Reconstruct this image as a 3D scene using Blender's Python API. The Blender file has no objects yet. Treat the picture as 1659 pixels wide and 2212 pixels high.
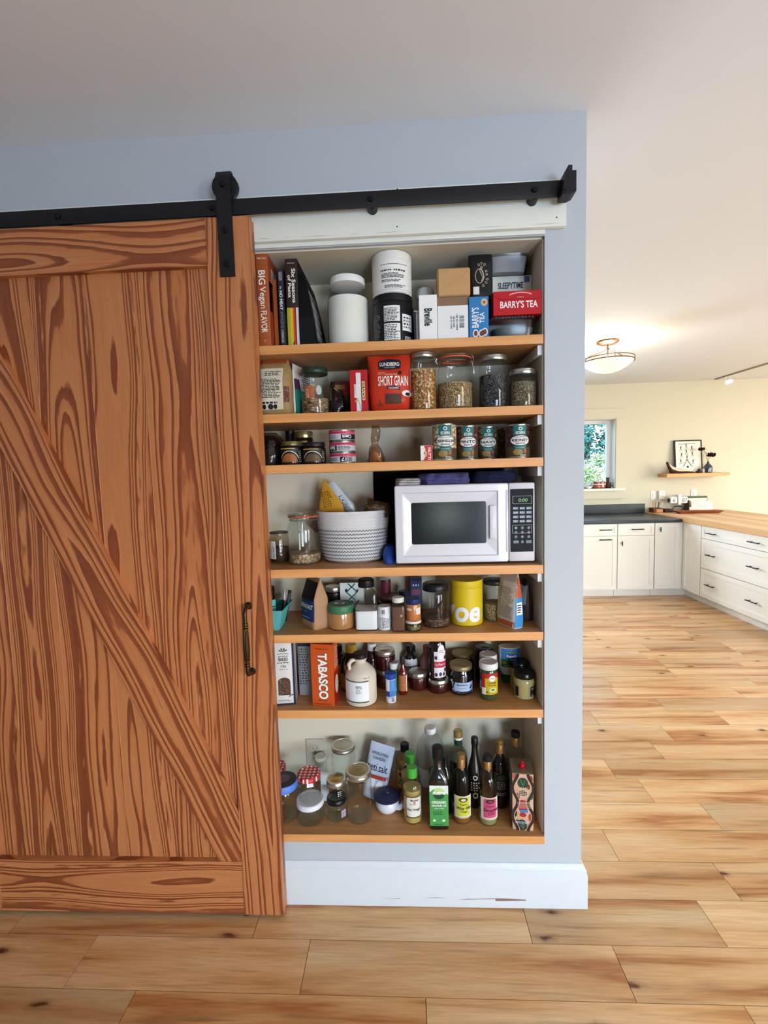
import bpy, bmesh, math, random
import numpy as np
from mathutils import Vector, Matrix, noise as mnoise

# ------------------------------------------------------------------ camera
random.seed(7)
SC = bpy.context.scene
COL = SC.collection
FPX, PITCH, YAW, ROLL = 998.66, 0.0831, 0.04731, -0.028325
CAM = Vector((0.0, -1.431, 1.428))
_fw = Vector((-math.sin(YAW) * math.cos(PITCH), math.cos(YAW) * math.cos(PITCH), -math.sin(PITCH)))
_r = Vector((math.cos(YAW), math.sin(YAW), 0))
_u = _r.cross(_fw)
CR = _r * math.cos(ROLL) + _u * math.sin(ROLL)
CU = -_r * math.sin(ROLL) + _u * math.cos(ROLL)
cam = bpy.data.objects.new('camera', bpy.data.cameras.new('camera'))
COL.objects.link(cam)
cam.data.sensor_fit = 'HORIZONTAL'
cam.data.sensor_width = 36.0
cam.data.lens = 36.0 * FPX / 1659.0
cam.data.clip_start = 0.02
_m = Matrix((CR, CU, -_fw)).transposed().to_4x4()
_m.translation = CAM
cam.matrix_world = _m
SC.camera = cam

# ------------------------------------------------------------------ light
SC.view_settings.view_transform = 'Standard'
SC.view_settings.look = 'None'
SC.view_settings.gamma = 1.0
SC.view_settings.use_curve_mapping = False
SC.view_settings.exposure = 0.0
SC.cycles.use_denoising = True
SC.cycles.max_bounces = 6
SC.cycles.diffuse_bounces = 4
SC.cycles.glossy_bounces = 3
SC.cycles.use_adaptive_sampling = True
SC.cycles.adaptive_threshold = 0.1
SC.cycles.adaptive_min_samples = 16
SC.cycles.transparent_max_bounces = 24
SC.cycles.caustics_reflective = False
SC.cycles.caustics_refractive = False
SC.cycles.sample_clamp_indirect = 6.0

W = bpy.data.worlds.new('world')
SC.world = W
W.use_nodes = True
_n = W.node_tree.nodes
_sky = _n.new('ShaderNodeTexSky')
_sky.sky_type = 'NISHITA'
_sky.sun_disc = False
_sky.sun_elevation = math.radians(38)
_sky.sun_rotation = math.radians(150)
W.node_tree.links.new(_sky.outputs[0], _n['Background'].inputs[0])
_n['Background'].inputs[1].default_value = 1.1


def area(name, loc, rot, sx, sy, power, col):
    L = bpy.data.lights.new(name, 'AREA')
    L.shape = 'RECTANGLE'
    L.size, L.size_y, L.energy, L.color = sx, sy, power, col
    o = bpy.data.objects.new(name, L)
    COL.objects.link(o)
    o.location = loc
    o.rotation_euler = rot
    return o


R90 = math.pi / 2
# daylight standing in the openings of unseen windows, plus one added light for the cabinets
area('daylight_rear_window', (1.70, -4.18, 0.82), (R90, 0, 0), 1.2, 1.15, 110, (0.54, 0.75, 1.0))
area('daylight_rear_sash', (0.455, -4.18, 0.90), (R90, 0, 0), 0.33, 0.32, 3, (0.5, 0.8, 0.95))
area('added_cabinet_daylight', (4.3, -4.18, 1.15), (R90, 0, 0), 1.8, 1.9, 95, (0.78, 0.89, 1.0))  # added to brighten the cabinet fronts; its glass door opening is made up
area('daylight_kitchen_side_window', (0.1, 4.60, 1.62), (-R90, 0, 0), 1.3, 0.85, 130, (0.78, 0.9, 1.0))
area('daylight_kitchen_right_window', (6.35, 1.4, 1.35), (R90, 0, R90), 2.4, 1.8, 115, (1.0, 0.96, 0.90))

# ------------------------------------------------------------------ pixel helpers (points on real planes)


def ray(px, py):
    return (CR * (px - 829.5) - CU * (py - 1106.0)) / FPX + _fw


def atY(px, py, Y):
    d = ray(px, py)
    return CAM + d * ((Y - CAM.y) / d.y)


def atZ(px, py, Z):
    d = ray(px, py)
    return CAM + d * ((Z - CAM.z) / d.z)


def atX(px, py, X):
    d = ray(px, py)
    return CAM + d * ((X - CAM.x) / d.x)


# ------------------------------------------------------------------ materials
MATS = {}


def lin(h):
    h = h.lstrip('#')
    out = []
    for i in (0, 2, 4):
        c = int(h[i:i + 2], 16) / 255
        out.append(c / 12.92 if c <= 0.04045 else ((c + 0.055) / 1.055) ** 2.4)
    return (*out, 1.0)


def newmat(name):
    m = bpy.data.materials.new(name)
    m.use_nodes = True
    nt = m.node_tree
    return m, nt, nt.nodes, nt.links, nt.nodes['Principled BSDF']


def M(h, rough=0.5, metal=0.0, coat=0.0, bump=0.0, bscale=300.0, vary=0.0, spec=None, sub=0.0):
    """plain procedural surface; vary mixes in a soft darker mottle, bump a fine relief"""
    key = (h, rough, metal, coat, bump, bscale, vary, spec)
    if key in MATS:
        return MATS[key]
    m, nt, N, L, b = newmat('surface_' + h.lstrip('#'))
    b.inputs['Base Color'].default_value = lin(h)
    b.inputs['Roughness'].default_value = rough
    b.inputs['Metallic'].default_value = metal
    b.inputs['Coat Weight'].default_value = coat
    b.inputs['Specular IOR Level'].default_value = (0.5 if coat or metal else 0.3) if spec is None else spec
    if vary or bump:
        tc = N.new('ShaderNodeTexCoord')
        nz = N.new('ShaderNodeTexNoise')
        nz.inputs['Scale'].default_value = bscale
        nz.inputs['Detail'].default_value = 3
        L.new(tc.outputs['Object'], nz.inputs['Vector'])
        if vary:
            mx = N.new('ShaderNodeMixRGB')
            mx.blend_type = 'MULTIPLY'
            mx.inputs['Color1'].default_value = lin(h)
            g = 1 - vary
            mx.inputs['Color2'].default_value = (g, g, g, 1)
            L.new(nz.outputs['Fac'], mx.inputs['Fac'])
            L.new(mx.outputs[0], b.inputs['Base Color'])
        if bump:
            bp = N.new('ShaderNodeBump')
            bp.inputs['Strength'].default_value = bump
            bp.inputs['Distance'].default_value = 0.002
            L.new(nz.outputs['Fac'], bp.inputs['Height'])
            L.new(bp.outputs[0], b.inputs['Normal'])
    MATS[key] = m
    return m


def glass(h='ffffff', clear=0.985, rough=0.03, ior=1.45):
    """thin clear wall: light passes straight through, the surface mirrors by Fresnel"""
    key = ('glass', h, clear, rough)
    if key in MATS:
        return MATS[key]
    m, nt, N, L, b = newmat('thin_glass_' + h)
    N.remove(b)
    out = N['Material Output']
    t = N.new('ShaderNodeBsdfTransparent')
    c = lin(h)
    t.inputs[0].default_value = (c[0] * clear, c[1] * clear, c[2] * clear, 1)
    g = N.new('ShaderNodeBsdfGlossy')
    g.inputs['Roughness'].default_value = rough
    fr = N.new('ShaderNodeFresnel')
    ge = N.new('ShaderNodeNewGeometry')
    io = N.new('ShaderNodeMath')
    io.operation = 'MULTIPLY_ADD'
    L.new(ge.outputs['Backfacing'], io.inputs[0])
    io.inputs[1].default_value = 1 / ior - ior
    io.inputs[2].default_value = ior
    L.new(io.outputs[0], fr.inputs['IOR'])
    mx = N.new('ShaderNodeMixShader')
    L.new(fr.outputs[0], mx.inputs[0])
    L.new(t.outputs[0], mx.inputs[1])
    L.new(g.outputs[0], mx.inputs[2])
    L.new(mx.outputs[0], out.inputs[0])
    MATS[key] = m
    return m


def ramp(N, pts, interp='LINEAR'):
    r = N.new('ShaderNodeValToRGB')
    r.color_ramp.interpolation = interp
    e = r.color_ramp.elements
    while len(e) < len(pts):
        e.new(0.5)
    for k, (p, c) in enumerate(pts):
        e[k].position = p
        e[k].color = lin(c) if isinstance(c, str) else (c, c, c, 1)
    return r


def grains(c1, c2, c3, scale=220.0, rough=0.55, bump=0.5, stretch=(1, 1, 1), rnd=1.0):
    """cells of three tones: seeds, beans, flakes"""
    key = ('grains', c1, c2, c3, scale, stretch)
    if key in MATS:
        return MATS[key]
    m, nt, N, L, b = newmat('grains_' + c1)
    b.inputs['Roughness'].default_value = rough
    tc = N.new('ShaderNodeTexCoord')
    mp = N.new('ShaderNodeMapping')
    mp.inputs['Scale'].default_value = stretch
    v = N.new('ShaderNodeTexVoronoi')
    v.inputs['Scale'].default_value = scale
    v.inputs['Randomness'].default_value = rnd
    L.new(tc.outputs['Object'], mp.inputs[0])
    L.new(mp.outputs[0], v.inputs['Vector'])
    sp = N.new('ShaderNodeSeparateColor')
    L.new(v.outputs['Color'], sp.inputs[0])
    r1 = ramp(N, [(0.0, c2), (0.5, c1), (1.0, c3)])
    L.new(sp.outputs[0], r1.inputs[0])
    gap_shade = ramp(N, [(0.25, 1.0), (0.62, 0.38)])  # shade between the grains put into the colour, rounding each cell
    L.new(v.outputs['Distance'], gap_shade.inputs[0])
    mg = N.new('ShaderNodeMixRGB')
    mg.blend_type = 'MULTIPLY'
    mg.inputs[0].default_value = 1.0
    L.new(r1.outputs[0], mg.inputs[1])
    L.new(gap_shade.outputs[0], mg.inputs[2])
    L.new(mg.outputs[0], b.inputs['Base Color'])
    bp = N.new('ShaderNodeBump')
    bp.invert = True
    bp.inputs['Strength'].default_value = bump
    bp.inputs['Distance'].default_value = 0.004
    L.new(v.outputs['Distance'], bp.inputs['Height'])
    L.new(bp.outputs[0], b.inputs['Normal'])
    MATS[key] = m
    return m


def fir(name='fir'):
    """flat-sawn fir: contour bands of a stretched noise, grain along local Z"""
    if name in MATS:
        return MATS[name]
    m, nt, N, L, b = newmat('fir_wood')
    tc = N.new('ShaderNodeTexCoord')
    oi = N.new('ShaderNodeObjectInfo')
    mul = N.new('ShaderNodeVectorMath')
    mul.operation = 'SCALE'
    mul.inputs[0].default_value = (37.0, 11.0, 53.0)
    L.new(oi.outputs['Random'], mul.inputs['Scale'])
    add = N.new('ShaderNodeVectorMath')
    L.new(tc.outputs['Object'], add.inputs[0])
    L.new(mul.outputs[0], add.inputs[1])
    mp = N.new('ShaderNodeMapping')
    mp.inputs['Scale'].default_value = (9.0, 1.5, 0.75)
    L.new(add.outputs[0], mp.inputs[0])
    n1 = N.new('ShaderNodeTexNoise')
    n1.inputs['Scale'].default_value = 1.0
    n1.inputs['Detail'].default_value = 1.0
    n1.inputs['Roughness'].default_value = 0.3
    n1.inputs['Distortion'].default_value = 0.0
    L.new(mp.outputs[0], n1.inputs['Vector'])
    mp2 = N.new('ShaderNodeMapping')
    mp2.inputs['Scale'].default_value = (60, 60, 9)
    L.new(add.outputs[0], mp2.inputs[0])
    n2 = N.new('ShaderNodeTexNoise')
    n2.inputs['Scale'].default_value = 1.0
    n2.inputs['Detail'].default_value = 3
    L.new(mp2.outputs[0], n2.inputs['Vector'])
    def mth(op, x, y=None, z=None):
        q = N.new('ShaderNodeMath'); q.operation = op
        for k, w in enumerate((x, y, z)):
            if w is None:
                continue
            if isinstance(w, (int, float)):
                q.inputs[k].default_value = w
            else:
                L.new(w, q.inputs[k])
        return q.outputs[0]
    sx = N.new('ShaderNodeSeparateXYZ'); L.new(tc.outputs['Object'], sx.inputs[0])
    def znoise(scale, shift):
        cb = N.new('ShaderNodeCombineXYZ')
        L.new(mth('MULTIPLY', sx.outputs[2], scale), cb.inputs[0])
        L.new(mth('MULTIPLY_ADD', oi.outputs['Random'], 91.0, shift), cb.inputs[1])
        q = N.new('ShaderNodeTexNoise'); q.inputs['Scale'].default_value = 1.0; q.inputs['Detail'].default_value = 1.0
        L.new(cb.outputs[0], q.inputs['Vector'])
        return q.outputs['Fac']
    wn = N.new('ShaderNodeTexWhiteNoise'); wn.noise_dimensions = '1D'
    L.new(oi.outputs['Random'], wn.inputs['W'])
    x0 = mth('MULTIPLY_ADD', znoise(1.3, 3.0), 0.09, mth('MULTIPLY_ADD', wn.outputs['Value'], 0.09, -0.09))
    dx = mth('SUBTRACT', sx.outputs[0], x0)
    dd = mth('MULTIPLY_ADD', znoise(1.1, 40.0), 0.10, mth('MULTIPLY_ADD', sx.outputs[2], 0.012, -0.02))
    rr = mth('SQRT', mth('ADD', mth('MULTIPLY', dx, dx), mth('MULTIPLY', dd, dd)))
    rings = mth('MULTIPLY', rr, 60.0)
    rings = mth('MULTIPLY_ADD', n1.outputs['Fac'], 5.0, rings)
    n5 = N.new('ShaderNodeTexNoise'); n5.noise_dimensions = '1D'
    n5.inputs['Scale'].default_value = 1.0; n5.inputs['Detail'].default_value = 0.0
    L.new(mth('MULTIPLY_ADD', oi.outputs['Random'], 57.0, mth('MULTIPLY', rings, 0.55)), n5.inputs['W'])
    rings = mth('MULTIPLY_ADD', n5.outputs['Fac'], 2.3, rings)
    cc = mth('MULTIPLY_ADD', n2.outputs['Fac'], 0.42, rings)
    fr = N.new('ShaderNodeMath'); fr.operation = 'FRACT'
    L.new(cc, fr.inputs[0])
    r = ramp(N, [(0.0, 'c68150'), (0.54, 'bd7444'), (0.61, '924d2b'), (0.94, '7e3f22'), (1.0, 'b67044')])
    L.new(fr.outputs[0], r.inputs[0])
    mp3 = N.new('ShaderNodeMapping')
    mp3.inputs['Scale'].default_value = (420, 420, 9)
    L.new(add.outputs[0], mp3.inputs[0])
    n3 = N.new('ShaderNodeTexNoise')
    n3.inputs['Scale'].default_value = 1.0
    n3.inputs['Detail'].default_value = 2
    L.new(mp3.outputs[0], n3.inputs['Vector'])
    r3 = ramp(N, [(0.3, 0.82), (0.6, 1.0)])
    L.new(n3.outputs['Fac'], r3.inputs[0])
    mx = N.new('ShaderNodeMixRGB'); mx.blend_type = 'MULTIPLY'; mx.inputs[0].default_value = 1
    L.new(r.outputs[0], mx.inputs[1]); L.new(r3.outputs[0], mx.inputs[2])
    L.new(mx.outputs[0], b.inputs['Base Color'])
    b.inputs['Roughness'].default_value = 0.42
    bp = N.new('ShaderNodeBump')
    bp.inputs['Strength'].default_value = 0.12
    bp.inputs['Distance'].default_value = 0.001
    L.new(fr.outputs[0], bp.inputs['Height'])
    L.new(bp.outputs[0], b.inputs['Normal'])
    MATS[name] = m
    return m


def plankwood():
    """wide maple flooring: each board its own tone, honey streaks, dark knots; grain along world X"""
    m, nt, N, L, b = newmat('maple_floor')
    ge = N.new('ShaderNodeNewGeometry')
    oi = N.new('ShaderNodeObjectInfo')
    mul = N.new('ShaderNodeVectorMath'); mul.operation = 'SCALE'
    mul.inputs[0].default_value = (41.0, 17.0, 5.0)
    L.new(oi.outputs['Random'], mul.inputs['Scale'])
    add = N.new('ShaderNodeVectorMath')
    L.new(ge.outputs['Position'], add.inputs[0]); L.new(mul.outputs[0], add.inputs[1])
    mp = N.new('ShaderNodeMapping'); mp.inputs['Scale'].default_value = (1.1, 13.0, 1)
    L.new(add.outputs[0], mp.inputs[0])
    n1 = N.new('ShaderNodeTexNoise')
    n1.inputs['Scale'].default_value = 1.0; n1.inputs['Detail'].default_value = 4
    n1.inputs['Distortion'].default_value = 0.25
    L.new(mp.outputs[0], n1.inputs['Vector'])
    r1 = ramp(N, [(0.30, 'e6c091'), (0.48, 'deae79'), (0.57, 'd09a62'), (0.635, 'b0703e'), (0.69, 'c88c58'), (0.80, '985c34')])
    L.new(n1.outputs['Fac'], r1.inputs[0])
    # board-to-board tone
    r2 = ramp(N, [(0.0, 0.74), (0.5, 0.92), (1.0, 1.06)])
    L.new(oi.outputs['Random'], r2.inputs[0])
    mx = N.new('ShaderNodeMixRGB'); mx.blend_type = 'MULTIPLY'; mx.inputs[0].default_value = 1
    L.new(r1.outputs[0], mx.inputs[1]); L.new(r2.outputs[0], mx.inputs[2])
    # fine grain
    mp2 = N.new('ShaderNodeMapping'); mp2.inputs['Scale'].default_value = (10, 190, 1)
    L.new(add.outputs[0], mp2.inputs[0])
    n2 = N.new('ShaderNodeTexNoise'); n2.inputs['Scale'].default_value = 1; n2.inputs['Detail'].default_value = 3
    L.new(mp2.outputs[0], n2.inputs['Vector'])
    r3 = ramp(N, [(0.35, 0.86), (0.6, 1.0)])
    L.new(n2.outputs['Fac'], r3.inputs[0])
    mx2 = N.new('ShaderNodeMixRGB'); mx2.blend_type = 'MULTIPLY'; mx2.inputs[0].default_value = 1
    L.new(mx.outputs[0], mx2.inputs[1]); L.new(r3.outputs[0], mx2.inputs[2])
    # thin dark streaks along the board
    mp6 = N.new('ShaderNodeMapping'); mp6.inputs['Scale'].default_value = (2.2, 42, 1)
    L.new(add.outputs[0], mp6.inputs[0])
    n6 = N.new('ShaderNodeTexNoise'); n6.inputs['Scale'].default_value = 1; n6.inputs['Detail'].default_value = 2
    L.new(mp6.outputs[0], n6.inputs['Vector'])
    r6 = ramp(N, [(0.60, 1.0), (0.68, 0.80), (0.74, 0.66)])
    L.new(n6.outputs['Fac'], r6.inputs[0])
    mx6 = N.new('ShaderNodeMixRGB'); mx6.blend_type = 'MULTIPLY'; mx6.inputs[0].default_value = 1
    L.new(mx2.outputs[0], mx6.inputs[1]); L.new(r6.outputs[0], mx6.inputs[2])
    mx2 = mx6
    # knots
    mp3 = N.new('ShaderNodeMapping'); mp3.inputs['Scale'].default_value = (2.9, 6.6, 1)
    L.new(add.outputs[0], mp3.inputs[0])
    n4 = N.new('ShaderNodeTexNoise'); n4.inputs['Scale'].default_value = 6; n4.inputs['Detail'].default_value = 2
    L.new(mp3.outputs[0], n4.inputs['Vector'])
    w = N.new('ShaderNodeMixRGB'); w.inputs[0].default_value = 0.12
    L.new(mp3.outputs[0], w.inputs[1]); L.new(n4.outputs['Color'], w.inputs[2])
    v = N.new('ShaderNodeTexVoronoi'); v.voronoi_dimensions = '2D'; v.inputs['Scale'].default_value = 1.0
    L.new(w.outputs[0], v.inputs['Vector'])
    r4 = ramp(N, [(0.02, 1.0), (0.04, 0.75), (0.06, 0.3), (0.12, 0.0)])
    L.new(v.outputs['Distance'], r4.inputs[0])
    mx3 = N.new('ShaderNodeMixRGB')
    mx3.inputs[2].default_value = lin('5a3018')
    kk = N.new('ShaderNodeMath'); kk.operation = 'MULTIPLY'
    sp = N.new('ShaderNodeSeparateColor'); L.new(v.outputs['Color'], sp.inputs[0])
    gt = N.new('ShaderNodeMath'); gt.operation = 'GREATER_THAN'; gt.inputs[1].default_value = 0.64
    L.new(sp.outputs[0], gt.inputs[0])
    L.new(r4.outputs[0], kk.inputs[0]); L.new(gt.outputs[0], kk.inputs[1])
    L.new(kk.outputs[0], mx3.inputs[0]); L.new(mx2.outputs[0], mx3.inputs[1])
    L.new(mx3.outputs[0], b.inputs['Base Color'])
    b.inputs['Roughness'].default_value = 0.27
    b.inputs['Specular IOR Level'].default_value = 0.5
    return m


def shelfwood(c1, c2, axis='X', rough=0.5, fs=1.0, key=None):
    key = ('shelf', c1, c2, axis, fs)
    if key in MATS:
        return MATS[key]
    m, nt, N, L, b = newmat('wood_' + c1)
    ge = N.new('ShaderNodeNewGeometry')
    mp = N.new('ShaderNodeMapping')
    s = [70 * fs, 70 * fs, 70 * fs]
    s['XYZ'.index(axis)] = 4 * fs
    mp.inputs['Scale'].default_value = s
    L.new(ge.outputs['Position'], mp.inputs[0])
    n = N.new('ShaderNodeTexNoise'); n.inputs['Scale'].default_value = 1; n.inputs['Detail'].default_value = 4
    L.new(mp.outputs[0], n.inputs['Vector'])
    r = ramp(N, [(0.35, c2), (0.62, c1)])
    L.new(n.outputs['Fac'], r.inputs[0])
    L.new(r.outputs[0], b.inputs['Base Color'])
    b.inputs['Roughness'].default_value = rough
    MATS[key] = m
    return m


def emis(h, s, key):
    if key in MATS:
        return MATS[key]
    m, nt, N, L, b = newmat(key)
    b.inputs['Base Color'].default_value = lin(h)
    b.inputs['Emission Color'].default_value = lin(h)
    b.inputs['Emission Strength'].default_value = s
    MATS[key] = m
    return m


# ------------------------------------------------------------------ mesh helpers
class G:
    """collects faces of one part"""

    def __init__(s):
        s.v, s.f = [], []

    def add(s, vs, fs):
        k = len(s.v)
        s.v += [tuple(p) for p in vs]
        s.f += [tuple(i + k for i in f) for f in fs]
        return s

    def box(s, x0, x1, y0, y1, z0, z1, bev=0.0, seg=2):
        if bev:
            bm = bmesh.new()
            bmesh.ops.create_cube(bm, size=1)
            for v in bm.verts:
                v.co = Vector((x0 if v.co.x < 0 else x1, y0 if v.co.y < 0 else y1, z0 if v.co.z < 0 else z1))
            bmesh.ops.bevel(bm, geom=bm.edges[:], offset=bev, segments=seg, affect='EDGES', profile=0.5)
            bm.verts.index_update()
            s.add([v.co for v in bm.verts], [[v.index for v in f.verts] for f in bm.faces])
            bm.free()
            return s
        return s.add([(x0, y0, z0), (x1, y0, z0), (x1, y1, z0), (x0, y1, z0), (x0, y0, z1), (x1, y0, z1), (x1, y1, z1), (x0, y1, z1)],
                     [(0, 3, 2, 1), (4, 5, 6, 7), (0, 1, 5, 4), (1, 2, 6, 5), (2, 3, 7, 6), (3, 0, 4, 7)])

    def lathe(s, prof, n=28, c=(0, 0, 0), cap0=True, cap1=True, sx=1.0, sy=1.0, a0=0.0):
        vs, fs = [], []
        for r, z in prof:
            for k in range(n):
                a = 2 * math.pi * k / n + a0
                vs.append((c[0] + r * sx * math.cos(a), c[1] + r * sy * math.sin(a), c[2] + z))
        for i in range(len(prof) - 1):
            for k in range(n):
                a, b = i * n + k, i * n + (k + 1) % n
                fs.append((a, b, b + n, a + n))
        if cap0:
            fs.append(tuple(range(n - 1, -1, -1)))
        if cap1:
            k = (len(prof) - 1) * n
            fs.append(tuple(range(k, k + n)))
        return s.add(vs, fs)

    def rings(s, secs, cap0=True, cap1=True):
        """loft through rings with equal point counts"""
        n = len(secs[0])
        vs = [p for q in secs for p in q]
        fs = []
        for i in range(len(secs) - 1):
            for k in range(n):
                a, b = i * n + k, i * n + (k + 1) % n
                fs.append((a, b, b + n, a + n))
        if cap0:
            fs.append(tuple(range(n - 1, -1, -1)))
        if cap1:
            k = (len(secs) - 1) * n
            fs.append(tuple(range(k, k + n)))
        return s.add(vs, fs)

    def tube(s, pts, r, n=8, closed=False):
        pts = [Vector(p) for p in pts]
        rr = r if isinstance(r, (list, tuple)) else [r] * len(pts)
        secs = []
        up = None
        m = len(pts)
        for i, p in enumerate(pts):
            if closed:
                t = pts[(i + 1) % m] - pts[(i - 1) % m]
            else:
                t = pts[min(i + 1, m - 1)] - pts[max(i - 1, 0)]
            t.normalize()
            if up is None:
                up = t.orthogonal().normalized()
            up = (up - t * up.dot(t)).normalized()
            w = t.cross(up)
            secs.append([p + (up * math.cos(2 * math.pi * k / n) + w * math.sin(2 * math.pi * k / n)) * rr[i] for k in range(n)])
        if closed:
            secs.append(secs[0])
        return s.rings(secs, not closed, not closed)

    def prism(s, poly, d0, d1, plane='XZ'):
        """extrude a polygon (list of 2d points) between two depths"""
        f = {'XZ': lambda a, b, d: (a, d, b), 'XY': lambda a, b, d: (a, b, d), 'YZ': lambda a, b, d: (d, a, b)}[plane]
        n = len(poly)
        vs = [f(a, b, d0) for a, b in poly] + [f(a, b, d1) for a, b in poly]
        fs = [tuple(range(n)), tuple(range(2 * n - 1, n - 1, -1))]
        fs += [(k, (k + 1) % n, n + (k + 1) % n, n + k) for k in range(n)]
        return s.add(vs, fs)

    def patch(s, mp, u0, u1, v0, v1, nu=1, nv=1, off=0.0006):
        vs = [mp(u0 + (u1 - u0) * i / nu, v0 + (v1 - v0) * j / nv, off) for j in range(nv + 1) for i in range(nu + 1)]
        fs = [(j * (nu + 1) + i, j * (nu + 1) + i + 1, (j + 1) * (nu + 1) + i + 1, (j + 1) * (nu + 1) + i) for j in range(nv) for i in range(nu)]
        return s.add(vs, fs)

    def ell(s, mp, cu, cv, ru, rv, n=24, off=0.0009, hole=0.0):
        if hole:
            vs = [mp(cu + ru * q * math.cos(2 * math.pi * k / n), cv + rv * q * math.sin(2 * math.pi * k / n), off) for q in (hole, 1) for k in range(n)]
            return s.add(vs, [(k, n + k, n + (k + 1) % n, (k + 1) % n) for k in range(n)])
        vs = [mp(cu, cv, off)]
        fs = []
        for q in (0.33, 0.66, 1):
            vs += [mp(cu + ru * q * math.cos(2 * math.pi * k / n), cv + rv * q * math.sin(2 * math.pi * k / n), off) for k in range(n)]
        for k in range(n):
            fs.append((0, 1 + k, 1 + (k + 1) % n))
            for j in (0, n):
                fs.append((1 + j + k, 1 + j + n + k, 1 + j + n + (k + 1) % n, 1 + j + (k + 1) % n))
        return s.add(vs, fs)

    def pol(s, mp, pts, off=0.0009):
        R = getattr(mp, 'R', None)
        if not R:
            return s.add([mp(u, v, off) for u, v in pts], [tuple(range(len(pts)))])
        bm = bmesh.new()
        bm.faces.new([bm.verts.new((u, v, 0)) for u, v in pts])
        bmesh.ops.triangulate(bm, faces=bm.faces[:])
        for _ in range(4):
            es = [e for e in bm.edges if e.calc_length() > R * .3]
            if not es:
                break
            bmesh.ops.subdivide_edges(bm, edges=es, cuts=1)
            bmesh.ops.triangulate(bm, faces=bm.faces[:])
        bm.verts.index_update()
        s.add([mp(v.co.x, v.co.y, off) for v in bm.verts], [[v.index for v in f.verts] for f in bm.faces])
        bm.free()
        return s

    def line(s, mp, pts, w, off=0.001):
        """flat stroke through 2d points"""
        for (a, b), (c, d) in zip(pts, pts[1:]):
            l = math.hypot(c - a, d - b) or 1
            nx, ny = -(d - b) / l * w / 2, (c - a) / l * w / 2
            s.add([mp(a - nx, b - ny, off), mp(c - nx, d - ny, off), mp(c + nx, d + ny, off), mp(a + nx, b + ny, off)], [(0, 1, 2, 3)])
        return s

    def print_rows(s, mp, u0, u1, v0, v1, rows, fill=0.55, seed=1, ragged=0.3, off=0.001, words=True):
        """small illegible print: rows of short bars"""
        rg = random.Random(seed)
        h = (v1 - v0) / rows
        for j in range(rows):
            b = v0 + h * j + h * (1 - fill) / 2
            end = u1 - (u1 - u0) * ragged * rg.random()
            u = u0
            while u < end:
                l = min((u1 - u0) * (0.06 + 0.16 * rg.random()), end - u)
                nu = 1
                s.patch(mp, u, u + l, b, b + h * fill, nu, 1, off)
                u += l + h * 0.45
        return s

    def sphere(s, c, r, n=14, m=8, sx=1, sy=1, sz=1):
        return s.lathe([(max(1e-4, r * math.sin(math.pi * j / m)), -r * sz * math.cos(math.pi * j / m)) for j in range(m + 1)], n, c, False, False, sx, sy)

    def build(s, name, mat, parent=None, smooth=True, angle=38):
        me = bpy.data.meshes.new(name)
        me.from_pydata(s.v, [], s.f)
        if smooth:
            me.polygons.foreach_set('use_smooth', [True] * len(me.polygons))
            me.set_sharp_from_angle(angle=math.radians(angle))
        me.materials.append(mat)
        o = bpy.data.objects.new(name, me)
        COL.objects.link(o)
        if parent is not None:
            o.parent = parent
        return o


def thing(name, label, cat, loc=(0, 0, 0), rotz=0.0, group=None, rot=None):
    o = bpy.data.objects.new(name, None)
    o.empty_display_size = 0.02
    COL.objects.link(o)
    o.location = loc
    o.rotation_euler = rot if rot else (0, 0, rotz)
    o['label'] = label
    o['category'] = cat
    if group:
        o['group'] = group
    return o


def tag(o, label, cat, group=None):
    o['label'] = label
    o['category'] = cat
    if group:
        o['group'] = group
    return o


def struct(o):
    o['kind'] = 'structure'
    return o


def plane(O, U, V):
    O, U, V = Vector(O), Vector(U), Vector(V)
    n = U.cross(V).normalized()
    return lambda u, v, off=0.0: O + U * u + V * v + n * off


def cylm(R, z0=0.0, a0=0.0, cx=0.0, cy=0.0):
    def f(u, v, off=0.0):
        a = a0 + u / R
        return Vector((cx + (R + off) * math.sin(a), cy - (R + off) * math.cos(a), z0 + v))
    f.R = R
    return f


def profm(prof, a0=0.0):
    """print on a lathed body: u is arc length at the widest radius"""
    zs = [p[1] for p in prof]
    rs = [p[0] for p in prof]
    Rm = max(rs)

    def f(u, v, off=0.0):
        r = float(np.interp(v, zs, rs)) + off
        a = a0 + u / Rm
        return Vector((r * math.sin(a), -r * math.cos(a), v))
    f.R = Rm
    return f


TEXTS = []


def T(parent, s, mp, u0, u1, v0, v1, mat, rot=0, bold=0.0, off=0.0012, keep=False, shear=0.0, name='lettering'):
    """lettering fitted into the rectangle; rot 90 reads upward, -90 downward"""
    TEXTS.append((parent, s, mp, u0, u1, v0, v1, mat, rot, bold, off, keep, shear, name))


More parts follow.
